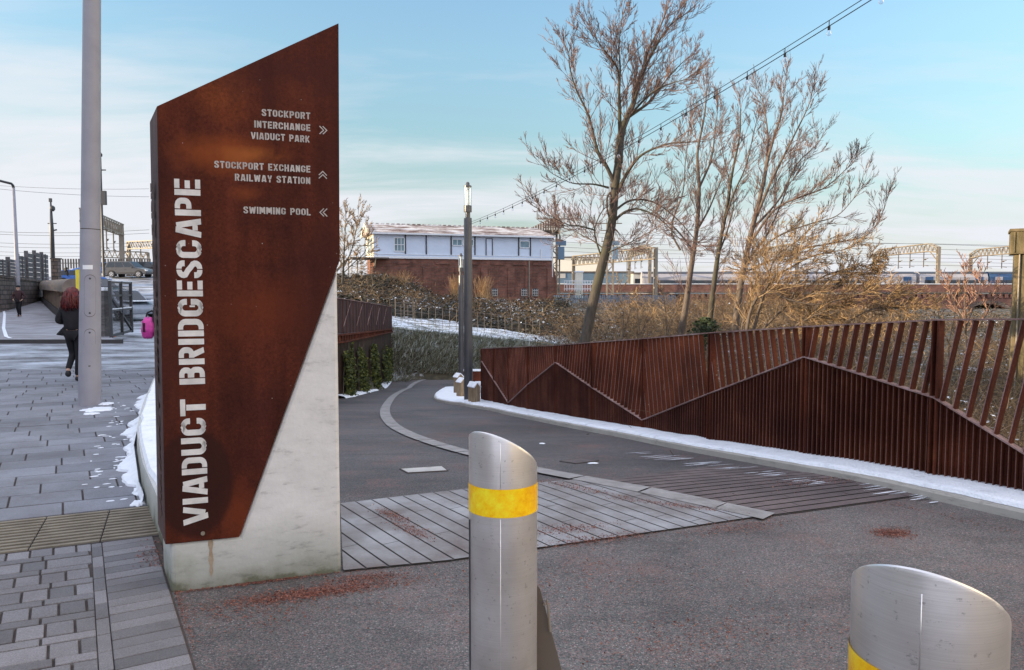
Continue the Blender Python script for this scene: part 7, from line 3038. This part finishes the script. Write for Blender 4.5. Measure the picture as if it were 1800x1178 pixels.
# gate post, gate and cone
gp = at(183.5, 599, 25.3)
gpt = thing("stone_gate_post", "square dark stone gate post with a snowy top behind the grey column", "gate post", (gp.x, 25.3, zleft(25.3)))
MB().box((gp.x - .08, 25.3, .82), (.50, .5, 1.75)).build("post_body", M['fence_wood'], gpt, bevel=.02)
MB().box((gp.x - .08, 25.3, 1.72), (.56, .56, .12)).build("snow_cap", M['snow'], gpt, bevel=.02)
ga, gb = gnd(196, 599), gnd(232, 589)
gate = thing("steel_gate", "open black steel mesh gate with a diagonal brace at the car park entrance", "gate", (ga.x, ga.y, 0))
d = (gb - ga).normalized(); nb = Vector((-d.y, d.x, 0)); gl = (gb - ga).length
mb = MB()
GH = 1.9
for t in (0.0, .5, 1.0):
    c = ga.lerp(gb, t)
    mb.box(c + UPV * (.1 + GH / 2), (.10 if t != .5 else .07, .10, GH), axes=(d, nb, UPV))
for h in (.16, 1.0, 1.5, GH + .05):
    mb.bar(ga + UPV * h, gb + UPV * h, .07)
mb.bar(ga + UPV * 1.5, gb + UPV * .2, .07)
mb.build("gate_frame", M['dark_metal'], gate)
mb = MB()
for k in range(22):
    c = ga.lerp(gb, (k + .5) / 22)
    mb.box(c + nb * .03 + UPV * 1.0, (.012, .012, 1.7), axes=(d, nb, UPV))
for k in range(17):
    mb.bar(ga + nb * .03 + UPV * (.2 + .1 * k), gb + nb * .03 + UPV * (.2 + .1 * k), .010)
mb.build("mesh_infill", M['dark_metal'], gate)
mb = MB()
mb.bar(ga + UPV * (1.05), gb + UPV * (1.05), .08, .03)
mb.bar(ga + UPV * (GH + .1), gb + UPV * (GH + .1), .08, .03)
mb.build("snow_line", M['snow'], gate)
cn = at(191, 597, 26.5)
cone = thing("traffic_cone", "orange traffic cone between the gate post and the gate", "traffic cone", (cn.x, 26.5, zleft(26.5)))
MB().lathe((0, 0, 0), [(.13, .03), (.03, .62)], 14).build("cone_body", M['orange'], cone, local=True, smooth=True)
MB().box((0, 0, .015), (.34, .34, .03)).build("base", M['orange'], cone, local=True)

# signs and masts on the left
yb = at(136, 495, 27)
yr = thing("yellow_sign", "bright yellow upright board just behind the grey column", "sign", (yb.x + .1, 27, zleft(27)))
za, zb = at(136, 474, 27).z, at(136, 516, 27).z
MB().box((yb.x + .1, 27, (za + zb) / 2), (.3, .05, za - zb)).build("board", M['yellow'], yr)
MB().box((yb.x + .12, 27.05, zb / 2 + .2), (.07, .05, zb + 1.0)).build("sign_post", M['galv_dark'], yr)
ls = at(31, 490, 44)
st = thing("street_lamp", "slim street lamp with a flat curved arm above the stone wall", "street lamp", (ls.x, 44, zleft(44)))
zt = at(31, 327, 44).z
MB().tube([(ls.x, 44, zleft(44) - .1), (ls.x, 44, 2.4), (ls.x - .03, 44, zt - .1)], [.13, .12, .075], 12).build("column", M['grey_paint'], st, smooth=True)
e = at(0, 318, 43.5); e2 = at(-40, 317, 43)
MB().tube([(ls.x - .03, 44, zt - .12), (ls.x - .06, 44, zt + .02), at(20, 323, 43.8), e, e2], [.08, .08, .07, .07, .07], 8).build("curved_arm", M['dark_metal'], st, smooth=True)
MB().box((e2.x - .5, e2.y, e2.z), (1.2, .34, .1)).build("lamp_head", M['dark_metal'], st)
cm_ = at(93, 460, 60)
ct = thing("camera_mast", "dark mast with small cameras and aerials behind the board fence", "mast", (cm_.x, 60, zleft(60)))
zt = at(93, 352, 60).z
MB().tube([(cm_.x, 60, 1.2), (cm_.x, 60, at(93, 405, 60).z), (cm_.x, 60, zt)], [.17, .16, .05], 10).build("pole", M['dark_metal'], ct, smooth=True)
mb = MB()
mb.lathe((cm_.x + .12, 60, at(93, 368, 60).z), [(.05, .3), (.18, .2), (.2, 0), (.1, -.16)], 10)
mb.build("dome_camera", M['dark_metal'], ct)
mb = MB()
mb.bar((cm_.x - .3, 60, at(93, 393, 60).z), (cm_.x + .4, 60, at(93, 393, 60).z), .07)
mb.bar((cm_.x, 60, at(93, 406, 60).z), (cm_.x + .4, 60, at(93, 404, 60).z), .1)
mb.box((cm_.x - .02, 60, zt), (.16, .2, .3))
mb.build("side_arms", M['dark_metal'], ct)
sm = at(176.5, 300, 70)
sgm = thing("signal_mast", "thin signal mast with a small box showing behind the grey column", "mast", (sm.x, 70, zleft(70)))
MB().tube([(sm.x, 70, zleft(70)), (sm.x, 70, at(176, 270, 70).z)], .12, 8).build("pole", M['dark_metal'], sgm)
mb = MB()
mb.box((sm.x + .2, 70, at(176, 348, 70).z), (.5, .3, 1.3)); mb.bar((sm.x, 70, at(176, 299, 70).z), (sm.x + .5, 70, at(176, 299, 70).z), .1)
mb.lathe((sm.x, 70, at(176, 275, 70).z), [(.2, 0), (.22, .2), (.08, .4)], 10)
mb.build("signal_box_head", M['dark_metal'], sgm)

# ================================================================== parked cars


def car(label, loc, rz, paint, style='estate', roof_snow=False, group="cars parked in the car park"):
    root = thing("parked_car", label, "car", loc, rz=rz, group=group)
    Lc, W = 4.4, 1.76
    hx = Lc / 2
    if style == 'estate':
        belt = [(-hx + .02, .35), (-hx, .55), (-hx + .03, .98), (hx - 1.05, 1.0), (hx - .25, .80), (hx, .60), (hx - .02, .32)]
        glass = [(-hx + .06, .97), (-hx + .28, 1.55), (-hx + .7, 1.62), (.35, 1.60), (hx - 1.15, .99)]
    else:
        belt = [(-hx + .02, .32), (-hx, .55), (-hx + .05, .90), (hx - 1.15, .94), (hx - .25, .75), (hx, .56), (hx - .02, .30)]
        glass = [(-hx + .1, .89), (-hx + .65, 1.38), (-.5, 1.47), (.25, 1.44), (hx - 1.2, .93)]
    mb = MB()
    mb.prism([(x, -W / 2, z) for x, z in belt], (0, W, 0))
    mb.build("body", paint, root, local=True, bevel=.07)
    mb = MB()
    n = len(glass)
    ins = .16
    zl, zh = glass[0][1], max(z for _, z in glass)
    def yw(z):
        return W / 2 - .05 - ins * (z - zl) / (zh - zl)
    mb.v += [(x, -yw(z), z) for x, z in glass] + [(x, yw(z), z) for x, z in glass]
    mb.f.append(tuple(range(n))); mb.f.append(tuple(range(2 * n - 1, n - 1, -1)))
    for k in range(n):
        k2 = (k + 1) % n
        mb.f.append((k2, k, n + k, n + k2))
    mb.build("cabin", paint, root, local=True, bevel=.04)
    # side glass, cut by pillars
    def inset(x0, x1):
        pts = []
        for sgn in (-1, 1):
            pass
        return pts
    zt = zh - .10; zb = zl + .06
    fr_t = glass[3][0] - .02; fr_b = glass[4][0] - .15
    re_t = glass[1][0] + .12; re_b = glass[0][0] + .16
    cuts = [(0, .30), (.33, .63), (.66, 1.0)]
    for sgn in (-1, 1):
        for (u0, u1) in cuts:
            q = []
            for u, z in ((u0, zb), (u1, zb), (u1, zt), (u0, zt)):
                xb = re_b + (fr_b - re_b) * u; xt = re_t + (fr_t - re_t) * u
                x = xb if z == zb else xt
                q.append((x, sgn * (yw(z) + .012), z))
            MB().poly(q if sgn < 0 else q[::-1]).build("side_window", M['car_glass'], root, local=True)
    def face(i, j, name):
        (xa, za), (xb, zb_) = glass[i], glass[j]
        d = Vector((zb_ - za, 0, -(xb - xa))).normalized() * .012
        if d.x * (1 if xa > 0 else -1) < 0:
            d = -d
        t0, t1 = .1, .9
        p0 = (xa + (xb - xa) * t0 + d.x, za + (zb_ - za) * t0 + abs(d.z)); p1 = (xa + (xb - xa) * t1 + d.x, za + (zb_ - za) * t1 + abs(d.z))
        MB().quad((p0[0], -yw(p0[1]) + .08, p0[1]), (p0[0], yw(p0[1]) - .08, p0[1]), (p1[0], yw(p1[1]) - .08, p1[1]), (p1[0], -yw(p1[1]) + .08, p1[1])).build(name, M['car_glass'], root, local=True)
    face(3, 4, "windscreen"); face(0, 1, "rear_window")
    for sx in (-1, 1):
        for sy in (-1, 1):
            x, y, r = sx * (hx - .82), sy * (W / 2 - .06), .33
            mb = MB()
            mb.tube([(x, y - .11, r), (x, y + .11, r)], r, 20)
            wh = mb.build("wheel", M['tyre'], root, local=True)
            mb = MB()
            yo = y + sy * .112
            mb.tube([(x, yo - .004, r), (x, yo + .004, r)], r * .66, 16)
            mb.build("rim", M['rim'], wh, local=True)
            mb = MB()
            for k in range(5):
                a = R(72 * k + 20)
                mb.poly([(x + math.cos(a + b) * rr, yo + sy * .008, r + math.sin(a + b) * rr) for b, rr in ((.22, r * .25), (.32, r * .58), (.95, r * .58), (1.05, r * .25))])
            mb.build("rim_gaps", M['tyre'], wh, local=True)
            # wheel arch
            mb = MB()
            pts = [(x + .40 * math.cos(R(a)), sy * (W / 2 + .004), r + .40 * math.sin(R(a))) for a in range(0, 181, 15)]
            mb.poly(pts)
            mb.build("wheel_arch", M['black'], root, local=True)
    for sy in (-1, 1):
        MB().box((-hx + .06, sy * (W / 2 - .12), .86), (.16, .30, .22)).build("tail_light", M['red_light'], root, local=True)
        MB().box((hx - .18, sy * (W / 2 - .18), .70), (.3, .32, .14)).build("headlight", M['clear_light'], root, local=True)
        MB().box((.72, sy * (W / 2 + .06), 1.0), (.12, .16, .11)).build("door_mirror", paint, root, local=True)
    mb = MB()
    for sy in (-1, 1):
        mb.box((0.0, sy * (W / 2 + .003), .48), (2.1, .008, .05))
        mb.box((.05, sy * (W / 2 + .003), .80), (.16, .02, .03)); mb.box((-.95, sy * (W / 2 + .003), .82), (.16, .02, .03))
    mb.build("side_trim", M['black'], root, local=True)
    if roof_snow:
        MB().box((-.6, 0, zh + .02), (1.8, 1.3, .06)).build("roof_snow", M['snow'], root, local=True, bevel=.02)
        MB().box((hx - .65, 0, .95), (.8, 1.3, .05)).build("bonnet_snow", M['snow'], root, local=True, bevel=.02)
    return root


def cpos(px, Y):
    return (at(px, 490, Y).x, Y, zleft(Y))


car("dark grey people carrier parked side on at the top of the car park", cpos(229, 74), R(-4), M['car_grey'])
car("blue car with a red tail light behind the grey people carrier", cpos(170, 77), R(183), M['car_blue'], style='hatch')
car("dark parked car peeping over the roof of the grey people carrier", cpos(262, 80.0), R(0), M['car_black'])
car("blue parked car left of the grey column behind the balustrade", cpos(146, 66), R(20), M['car_blue'], style='hatch')
car("silver parked car with snow on it, seen through the mesh gate", cpos(216, 38), R(-38), M['car_silver'], style='hatch', roof_snow=True)
car("dark parked car half hidden behind the grey column and gate post", cpos(172, 52), R(-20), M['car_black'])

# ================================================================== people


def skinned(name, parent, pts, edges, mat, root_i=0, sub=2):
    """pts: list of (x, y, z, radius)"""
    me = bpy.data.meshes.new(name)
    me.from_pydata([p[:3] for p in pts], edges, [])
    me.update()
    o = bpy.data.objects.new(name, me)
    me.materials.append(mat)
    col.objects.link(o)
    o.parent = parent
    sk = o.modifiers.new("skin", 'SKIN')
    sk.use_smooth_shade = True
    if not me.skin_vertices:
        me.attributes.new
    for i, p in enumerate(pts):
        sv = me.skin_vertices[0].data[i]
        r = p[3]
        sv.radius = (r, r) if not isinstance(r, tuple) else r
        sv.use_root = (i == root_i)
    ss = o.modifiers.new("sub", 'SUBSURF')
    ss.levels = sub; ss.render_levels = sub
    return o


def ellipsoid(mb, c, r, n=14, m=10, jit=0.0, seed=0.0):
    c = Vector(c)
    i0 = len(mb.v)
    for j in range(m + 1):
        th = math.pi * j / m
        for k in range(n):
            a = 2 * math.pi * k / n
            q = Vector((math.sin(th) * math.cos(a), math.sin(th) * math.sin(a), math.cos(th)))
            s = 1 + jit * noise.noise(q * 2.5 + Vector((seed, 0, 0)))
            mb.v.append((c.x + q.x * r[0] * s, c.y + q.y * r[1] * s, c.z + q.z * r[2] * s))
    for j in range(m):
        for k in range(n):
            k2 = (k + 1) % n
            mb.f.append((i0 + j * n + k, i0 + (j + 1) * n + k, i0 + (j + 1) * n + k2, i0 + j * n + k2))


def person(label, loc, rz, H, pose, jacket, trousers, hairm, hair='short', hat=None):
    """figure facing local -y, right hand at -x"""
    root = thing("person", label, "person", loc, rz=rz)
    s = H / 1.70
    P = pose
    g = lambda k: tuple(c * s for c in P[k])
    J = {}
    base = {'pel': (0, 0, .93), 'wai': (0, 0, 1.06), 'che': (0, .0, 1.26), 'nek': (0, .0, 1.44), 'hd0': (0, -.01, 1.52), 'hd1': (0, -.015, 1.60), 'hd2': (0, -.01, 1.66),
            'shl': (.165, 0, 1.37), 'ell': (.22, .03, 1.10), 'wrl': (.20, -.03, .86), 'shr': (-.165, 0, 1.37), 'elr': (-.22, .03, 1.10), 'wrr': (-.20, -.03, .86),
            'hil': (.085, 0, .88), 'knl': (.09, -.02, .48), 'anl': (.09, .02, .09), 'tol': (.10, -.13, .035), 'hir': (-.085, 0, .88), 'knr': (-.09, -.02, .48), 'anr': (-.09, .02, .09), 'tor': (-.10, -.13, .035)}
    base.update(P)
    for k, v in base.items():
        J[k] = Vector(v) * s
    rad = {'pel': .125, 'wai': .115, 'che': .135, 'nek': .055, 'hd0': .075, 'hd1': .093, 'hd2': .075, 'sh': .062, 'el': .043, 'wr': .028, 'hi': .082, 'kn': .056, 'an': .038, 'to': .036}
    rr = lambda k: rad.get(k, rad.get(k[:2])) * s
    keys = list(base.keys())
    idx = {k: i for i, k in enumerate(keys)}
    pts = [(*J[k], rr(k)) for k in keys]
    E = [('pel', 'wai'), ('wai', 'che'), ('che', 'nek'), ('nek', 'hd0'), ('hd0', 'hd1'), ('hd1', 'hd2'), ('che', 'shl'), ('shl', 'ell'), ('ell', 'wrl'), ('che', 'shr'), ('shr', 'elr'), ('elr', 'wrr'), ('pel', 'hil'), ('hil', 'knl'), ('knl', 'anl'), ('anl', 'tol'), ('pel', 'hir'), ('hir', 'knr'), ('knr', 'anr'), ('anr', 'tor')]
    edges = [(idx[a], idx[b]) for a, b in E]
    # palms, fingers and thumbs
    for sd, wr, el in ((1, 'wrl', 'ell'), (-1, 'wrr', 'elr')):
        d = (J[wr] - J[el]).normalized()
        side = Vector((0, -1, 0)) - d * Vector((0, -1, 0)).dot(d)
        side = side.normalized() if side.length > .05 else Vector((1, 0, 0))
        curl = d.cross(side) * (1 if sd > 0 else -1)
        pi = len(pts); palm = J[wr] + d * .065 * s
        pts.append((*palm, .030 * s)); edges.append((idx[wr], pi))
        for f, (off_, ln) in enumerate(((.028, .075), (.010, .085), (-.010, .080), (-.027, .062))):
            k1 = palm + side * off_ * s + d * .03 * s
            k2 = k1 + (d * .6 + curl * .25).normalized() * ln * .5 * s
            k3 = k2 + (d * .5 + curl * .6).normalized() * ln * .5 * s
            i = len(pts)
            pts.append((*k1, .010 * s)); pts.append((*k2, .009 * s)); pts.append((*k3, .008 * s))
            edges += [(pi, i), (i, i + 1), (i + 1, i + 2)]
        k1 = J[wr] + d * .03 * s + side * .04 * s; k2 = k1 + (d * .7 + side * .5).normalized() * .045 * s
        i = len(pts)
        pts.append((*k1, .011 * s)); pts.append((*k2, .009 * s)); edges += [(pi, i), (i, i + 1)]
    skinned("body", root, pts, edges, M['skin'])
    # jacket
    jk = ['pel', 'wai', 'che', 'nek', 'shl', 'ell', 'wrl', 'shr', 'elr', 'wrr']
    jr = {'pel': .165, 'wai': .158, 'che': .168, 'nek': .078, 'sh': .090, 'el': .070, 'wr': .050}
    jp = []
    for k in jk:
        r = jr.get(k, jr.get(k[:2])) * s
        v = J[k].copy()
        if k == 'pel':
            v.z -= .03 * s
        if k == 'nek':
            v.z += .01 * s
        jp.append((*v, (r * 1.12, r * .82) if k in ('pel', 'wai', 'che') else r))
    ji = {k: i for i, k in enumerate(jk)}
    skinned("jacket", root, jp, [(ji[a], ji[b]) for a, b in E if a in ji and b in ji], jacket, root_i=0)
    tk = ['pel', 'hil', 'knl', 'anl', 'hir', 'knr', 'anr']
    tr = {'pel': .130, 'hi': .098, 'kn': .066, 'an': .050}
    tp = [(*J[k], tr.get(k, tr.get(k[:2])) * s) for k in tk]
    ti = {k: i for i, k in enumerate(tk)}
    skinned("trousers", root, tp, [(ti[a], ti[b]) for a, b in E if a in ti and b in ti], trousers)
    for sd in ('l', 'r'):
        a, t = J['an' + sd], J['to' + sd]
        heel = a + (a - t) * .28; heel.z = t.z
        skinned("shoe", root, [(a.x, a.y, a.z + .02 * s, .048 * s), (*heel, .045 * s), (*((a + t) / 2 * 1.0), .046 * s), (*t, .043 * s)], [(0, 2), (2, 3), (2, 1)], M['black'], root_i=2)
    # face
    hc = J['hd1']
    mb = MB()
    fy = -.088 * s
    mb.tube([hc + Vector((0, fy, .02 * s)), hc + Vector((0, fy - .022 * s, -.022 * s)), hc + Vector((0, fy, -.03 * s))], [.008 * s, .014 * s, .008 * s], 6)
    mb.build("nose", M['skin'], root, local=True, smooth=True)
    for sx in (-1, 1):
        mb = MB(); ellipsoid(mb, hc + Vector((sx * .032 * s, fy + .008 * s, .02 * s)), (.012 * s, .010 * s, .008 * s), 8, 6)
        mb.build("eye", M['dark_hair'], root, local=True, smooth=True)
        mb = MB(); ellipsoid(mb, hc + Vector((sx * .088 * s, .01 * s, 0)), (.014 * s, .024 * s, .032 * s), 8, 6)
        mb.build("ear", M['skin'], root, local=True, smooth=True)
    mb = MB(); ellipsoid(mb, hc + Vector((0, fy + .008 * s, -.052 * s)), (.024 * s, .010 * s, .007 * s), 8, 6)
    mb.build("mouth", plain("lips", (.36, .14, .12), rough=.5), root, local=True, smooth=True)
    mb = MB()
    if hair == 'long':
        ellipsoid(mb, hc + Vector((0, .028 * s, .03 * s)), (.118 * s, .112 * s, .125 * s), 20, 14, .16, 3)
        ellipsoid(mb, hc + Vector((0, .075 * s, -.10 * s)), (.135 * s, .075 * s, .16 * s), 20, 14, .28, 5)
        ellipsoid(mb, hc + Vector((.085 * s, .04 * s, -.12 * s)), (.06 * s, .07 * s, .14 * s), 14, 10, .3, 8)
        ellipsoid(mb, hc + Vector((-.085 * s, .04 * s, -.12 * s)), (.06 * s, .07 * s, .15 * s), 14, 10, .3, 9)
        rh = random.Random(5)
        for k in range(70):
            a = rh.uniform(-1.9, 1.9) + math.pi / 2
            p = hc + Vector((.118 * s * math.cos(a), .028 * s + .10 * s * math.sin(a), rh.uniform(-.02, .08) * s))
            mb.tube([p, p + Vector((math.cos(a) * .03 * s, .035 * s, -.10 * s)), p + Vector((math.cos(a) * .045 * s + rh.uniform(-.03, .03) * s, .03 * s, -.20 * s)), p + Vector((math.cos(a) * .05 * s + rh.uniform(-.04, .04) * s, .02 * s, -.29 * s))], [.010 * s, .012 * s, .010 * s, .003 * s], 5)
    else:
        ellipsoid(mb, hc + Vector((0, .018 * s, .042 * s)), (.102 * s, .106 * s, .082 * s), 16, 10, .08, 2)
    mb.build("hair", hairm, root, local=True, smooth=True)
    if hat:
        mb = MB(); ellipsoid(mb, hc + Vector((0, .008 * s, .065 * s)), (.112 * s, .116 * s, .078 * s), 16, 10)
        mb.build("beanie", hat, root, local=True, smooth=True)
    return root


w = gnd(133, 671)
wp = person("woman with long red hair in black jacket and leggings, seen from behind beside the column", (w.x, w.y, 0.016), R(180 + 8), 1.66,
            {'knl': (.07, -.10, .50), 'anl': (.06, .16, .22), 'tol': (.06, .10, .09), 'knr': (-.06, -.03, .48), 'anr': (-.05, .03, .09), 'tor': (-.05, -.13, .035),
             'elr': (-.27, .02, 1.11), 'wrr': (-.14, -.20, 1.10), 'ell': (.27, .02, 1.11), 'wrl': (.14, -.20, 1.10)}, M['black_cloth'], M['trouser'], M['red_hair'], 'long')
# white ankle socks and her shoulder bag
wb = thing("shoulder_bag", "black shoulder bag hanging at the red haired woman's left hip", "bag", (w.x - .25, w.y - .02, .8))
mb = MB()
mb.prism([(-.06, -.05, .06), (.24, -.05, .02), (.30, -.05, .16), (.10, -.05, .22)], (0, .12, 0))
mb.build("bag_body", M['black_cloth'], wb, local=True, bevel=.03)
mb = MB()
mb.tube([(.10, .0, .2), (.14, -.05, .45), (.22, -.02, .60), (.36, .03, .62)], .012, 6)
mb.build("strap", M['black_cloth'], wb, local=True)
m_ = at(34, 559, 38.0)
person("man in a dark maroon jacket and beanie walking on the far pavement", (m_.x, 38.0, zleft(38) + .12), R(12), 1.60,
       {'knl': (.09, -.13, .49), 'anl': (.09, -.05, .10), 'tol': (.10, -.20, .06), 'knr': (-.09, .02, .48), 'anr': (-.09, .16, .13), 'tor': (-.10, .02, .035), 'elr': (-.30, .05, 1.12), 'wrr': (-.22, -.10, .96), 'ell': (.30, .05, 1.12), 'wrl': (.22, -.10, .96)},
       noisy("maroon jacket", [(.3, (.018, .012, .014)), (.7, (.06, .020, .022))], scale=7, rough=.8, bump=.4), M['trouser'], M['dark_hair'], 'short', M['black'])
q = at(117, 490, 65)
person("person in a dark coat standing among the cars behind the balustrade", (q.x, 65, zleft(65)), R(150), 1.72, {}, M['black_cloth'], M['trouser'], M['dark_hair'], 'long')
q = at(283, 600, 15.5)
person("person in dark clothes almost wholly hidden behind the sign, carrying a pink bag", (q.x, 15.5, 0.0), R(95), 1.62, {'wrl': (.24, -.12, .92), 'wrr': (-.24, -.10, .9)}, M['black_cloth'], M['trouser'], M['dark_hair'], 'short')
q = at(261, 577, 15.3)
pk = thing("pink_bag", "bright pink bag poking out from behind the sign", "bag", (q.x, 15.3, q.z))
mb = MB(); ellipsoid(mb, (0, 0, 0), (.15, .12, .235), 16, 12, .25, 4)
mb.build("bag_body", M['pink'], pk, local=True, smooth=True)
mb = MB()
mb.tube([(-.05, 0, .2), (-.02, .02, .32), (.06, .03, .36), (.16, .06, .30)], .02, 6)
mb.build("carry_strap", M['black'], pk, local=True)
MB().box((-.04, -.11, .02), (.05, .04, .2)).build("dark_panel", M['black'], pk, local=True, bevel=.02)

# ================================================================== leaf litter
rq = random.Random(77)
mb = MB()


def litter(c_px, sx, sy, rot, n, z0=.002):
    c = gnd(*c_px, zp)
    ca, sa = math.cos(rot), math.sin(rot)
    for k in range(n):
        u, v = rq.gauss(0, sx), rq.gauss(0, sy)
        x, y = c.x + u * ca - v * sa, c.y + u * sa + v * ca
        if x < path_left(y) + .01 and y < 4.3:
            continue
        d = A + FD * max(0, min((B - A).length, (Vector((x, y, 0)) - A).dot(FD)))
        if (Vector((x, y, 0)) - A).dot(nf) < 0.0 and 0 < (Vector((x, y, 0)) - A).dot(FD) < (B - A).length + .02 and y < 5:
            continue
        leaf(mb, Vector((x, y, zp(y) + z0 + rq.random() * .006)), rq.uniform(.002, .0075), rq, flat=rq.random() < .6)


litter((575, 1040), .26, .045, .32, 2600)
litter((505, 1050), .20, .05, .32, 1100)
litter((640, 1018), .12, .04, .30, 900)
litter((420, 1085), .25, .10, .3, 700)
litter((450, 1026), .26, .014, .335, 1100)
litter((1650, 905), .5, .05, -.9, 500)
litter((1000, 1010), .6, .25, .2, 900)
litter((1568, 938), .075, .05, .3, 1500)
litter((1300, 930), .22, .06, .3, 900, .012)
litter((1050, 952), .22, .05, .3, 1100, .012)
litter((1000, 935), .16, .05, .3, 800, .016)
litter((1180, 890), .25, .03, -.4, 800, .012)
litter((720, 935), .16, .04, -.9, 700, .016)
litter((690, 910), .12, .03, -.9, 500, .016)
litter((1020, 862), .25, .04, -.7, 700, .016)
litter((1440, 850), .35, .10, .3, 700, .014)
litter((860, 1040), .5, .15, .2, 500)
litter((1230, 1120), .35, .15, .3, 900)
litter((268, 985), .05, .16, .45, 420, .016)
litter((318, 1090), .02, .30, .5, 500, .006)
tag(mb.build("fallen_leaves", leaf_mat("leaf litter", [(0, (.10, .030, .020)), (.6, (.22, .075, .05)), (1, (.36, .16, .11))])), "reddish brown fallen seed litter scattered over the path", "leaf litter", kind='stuff')
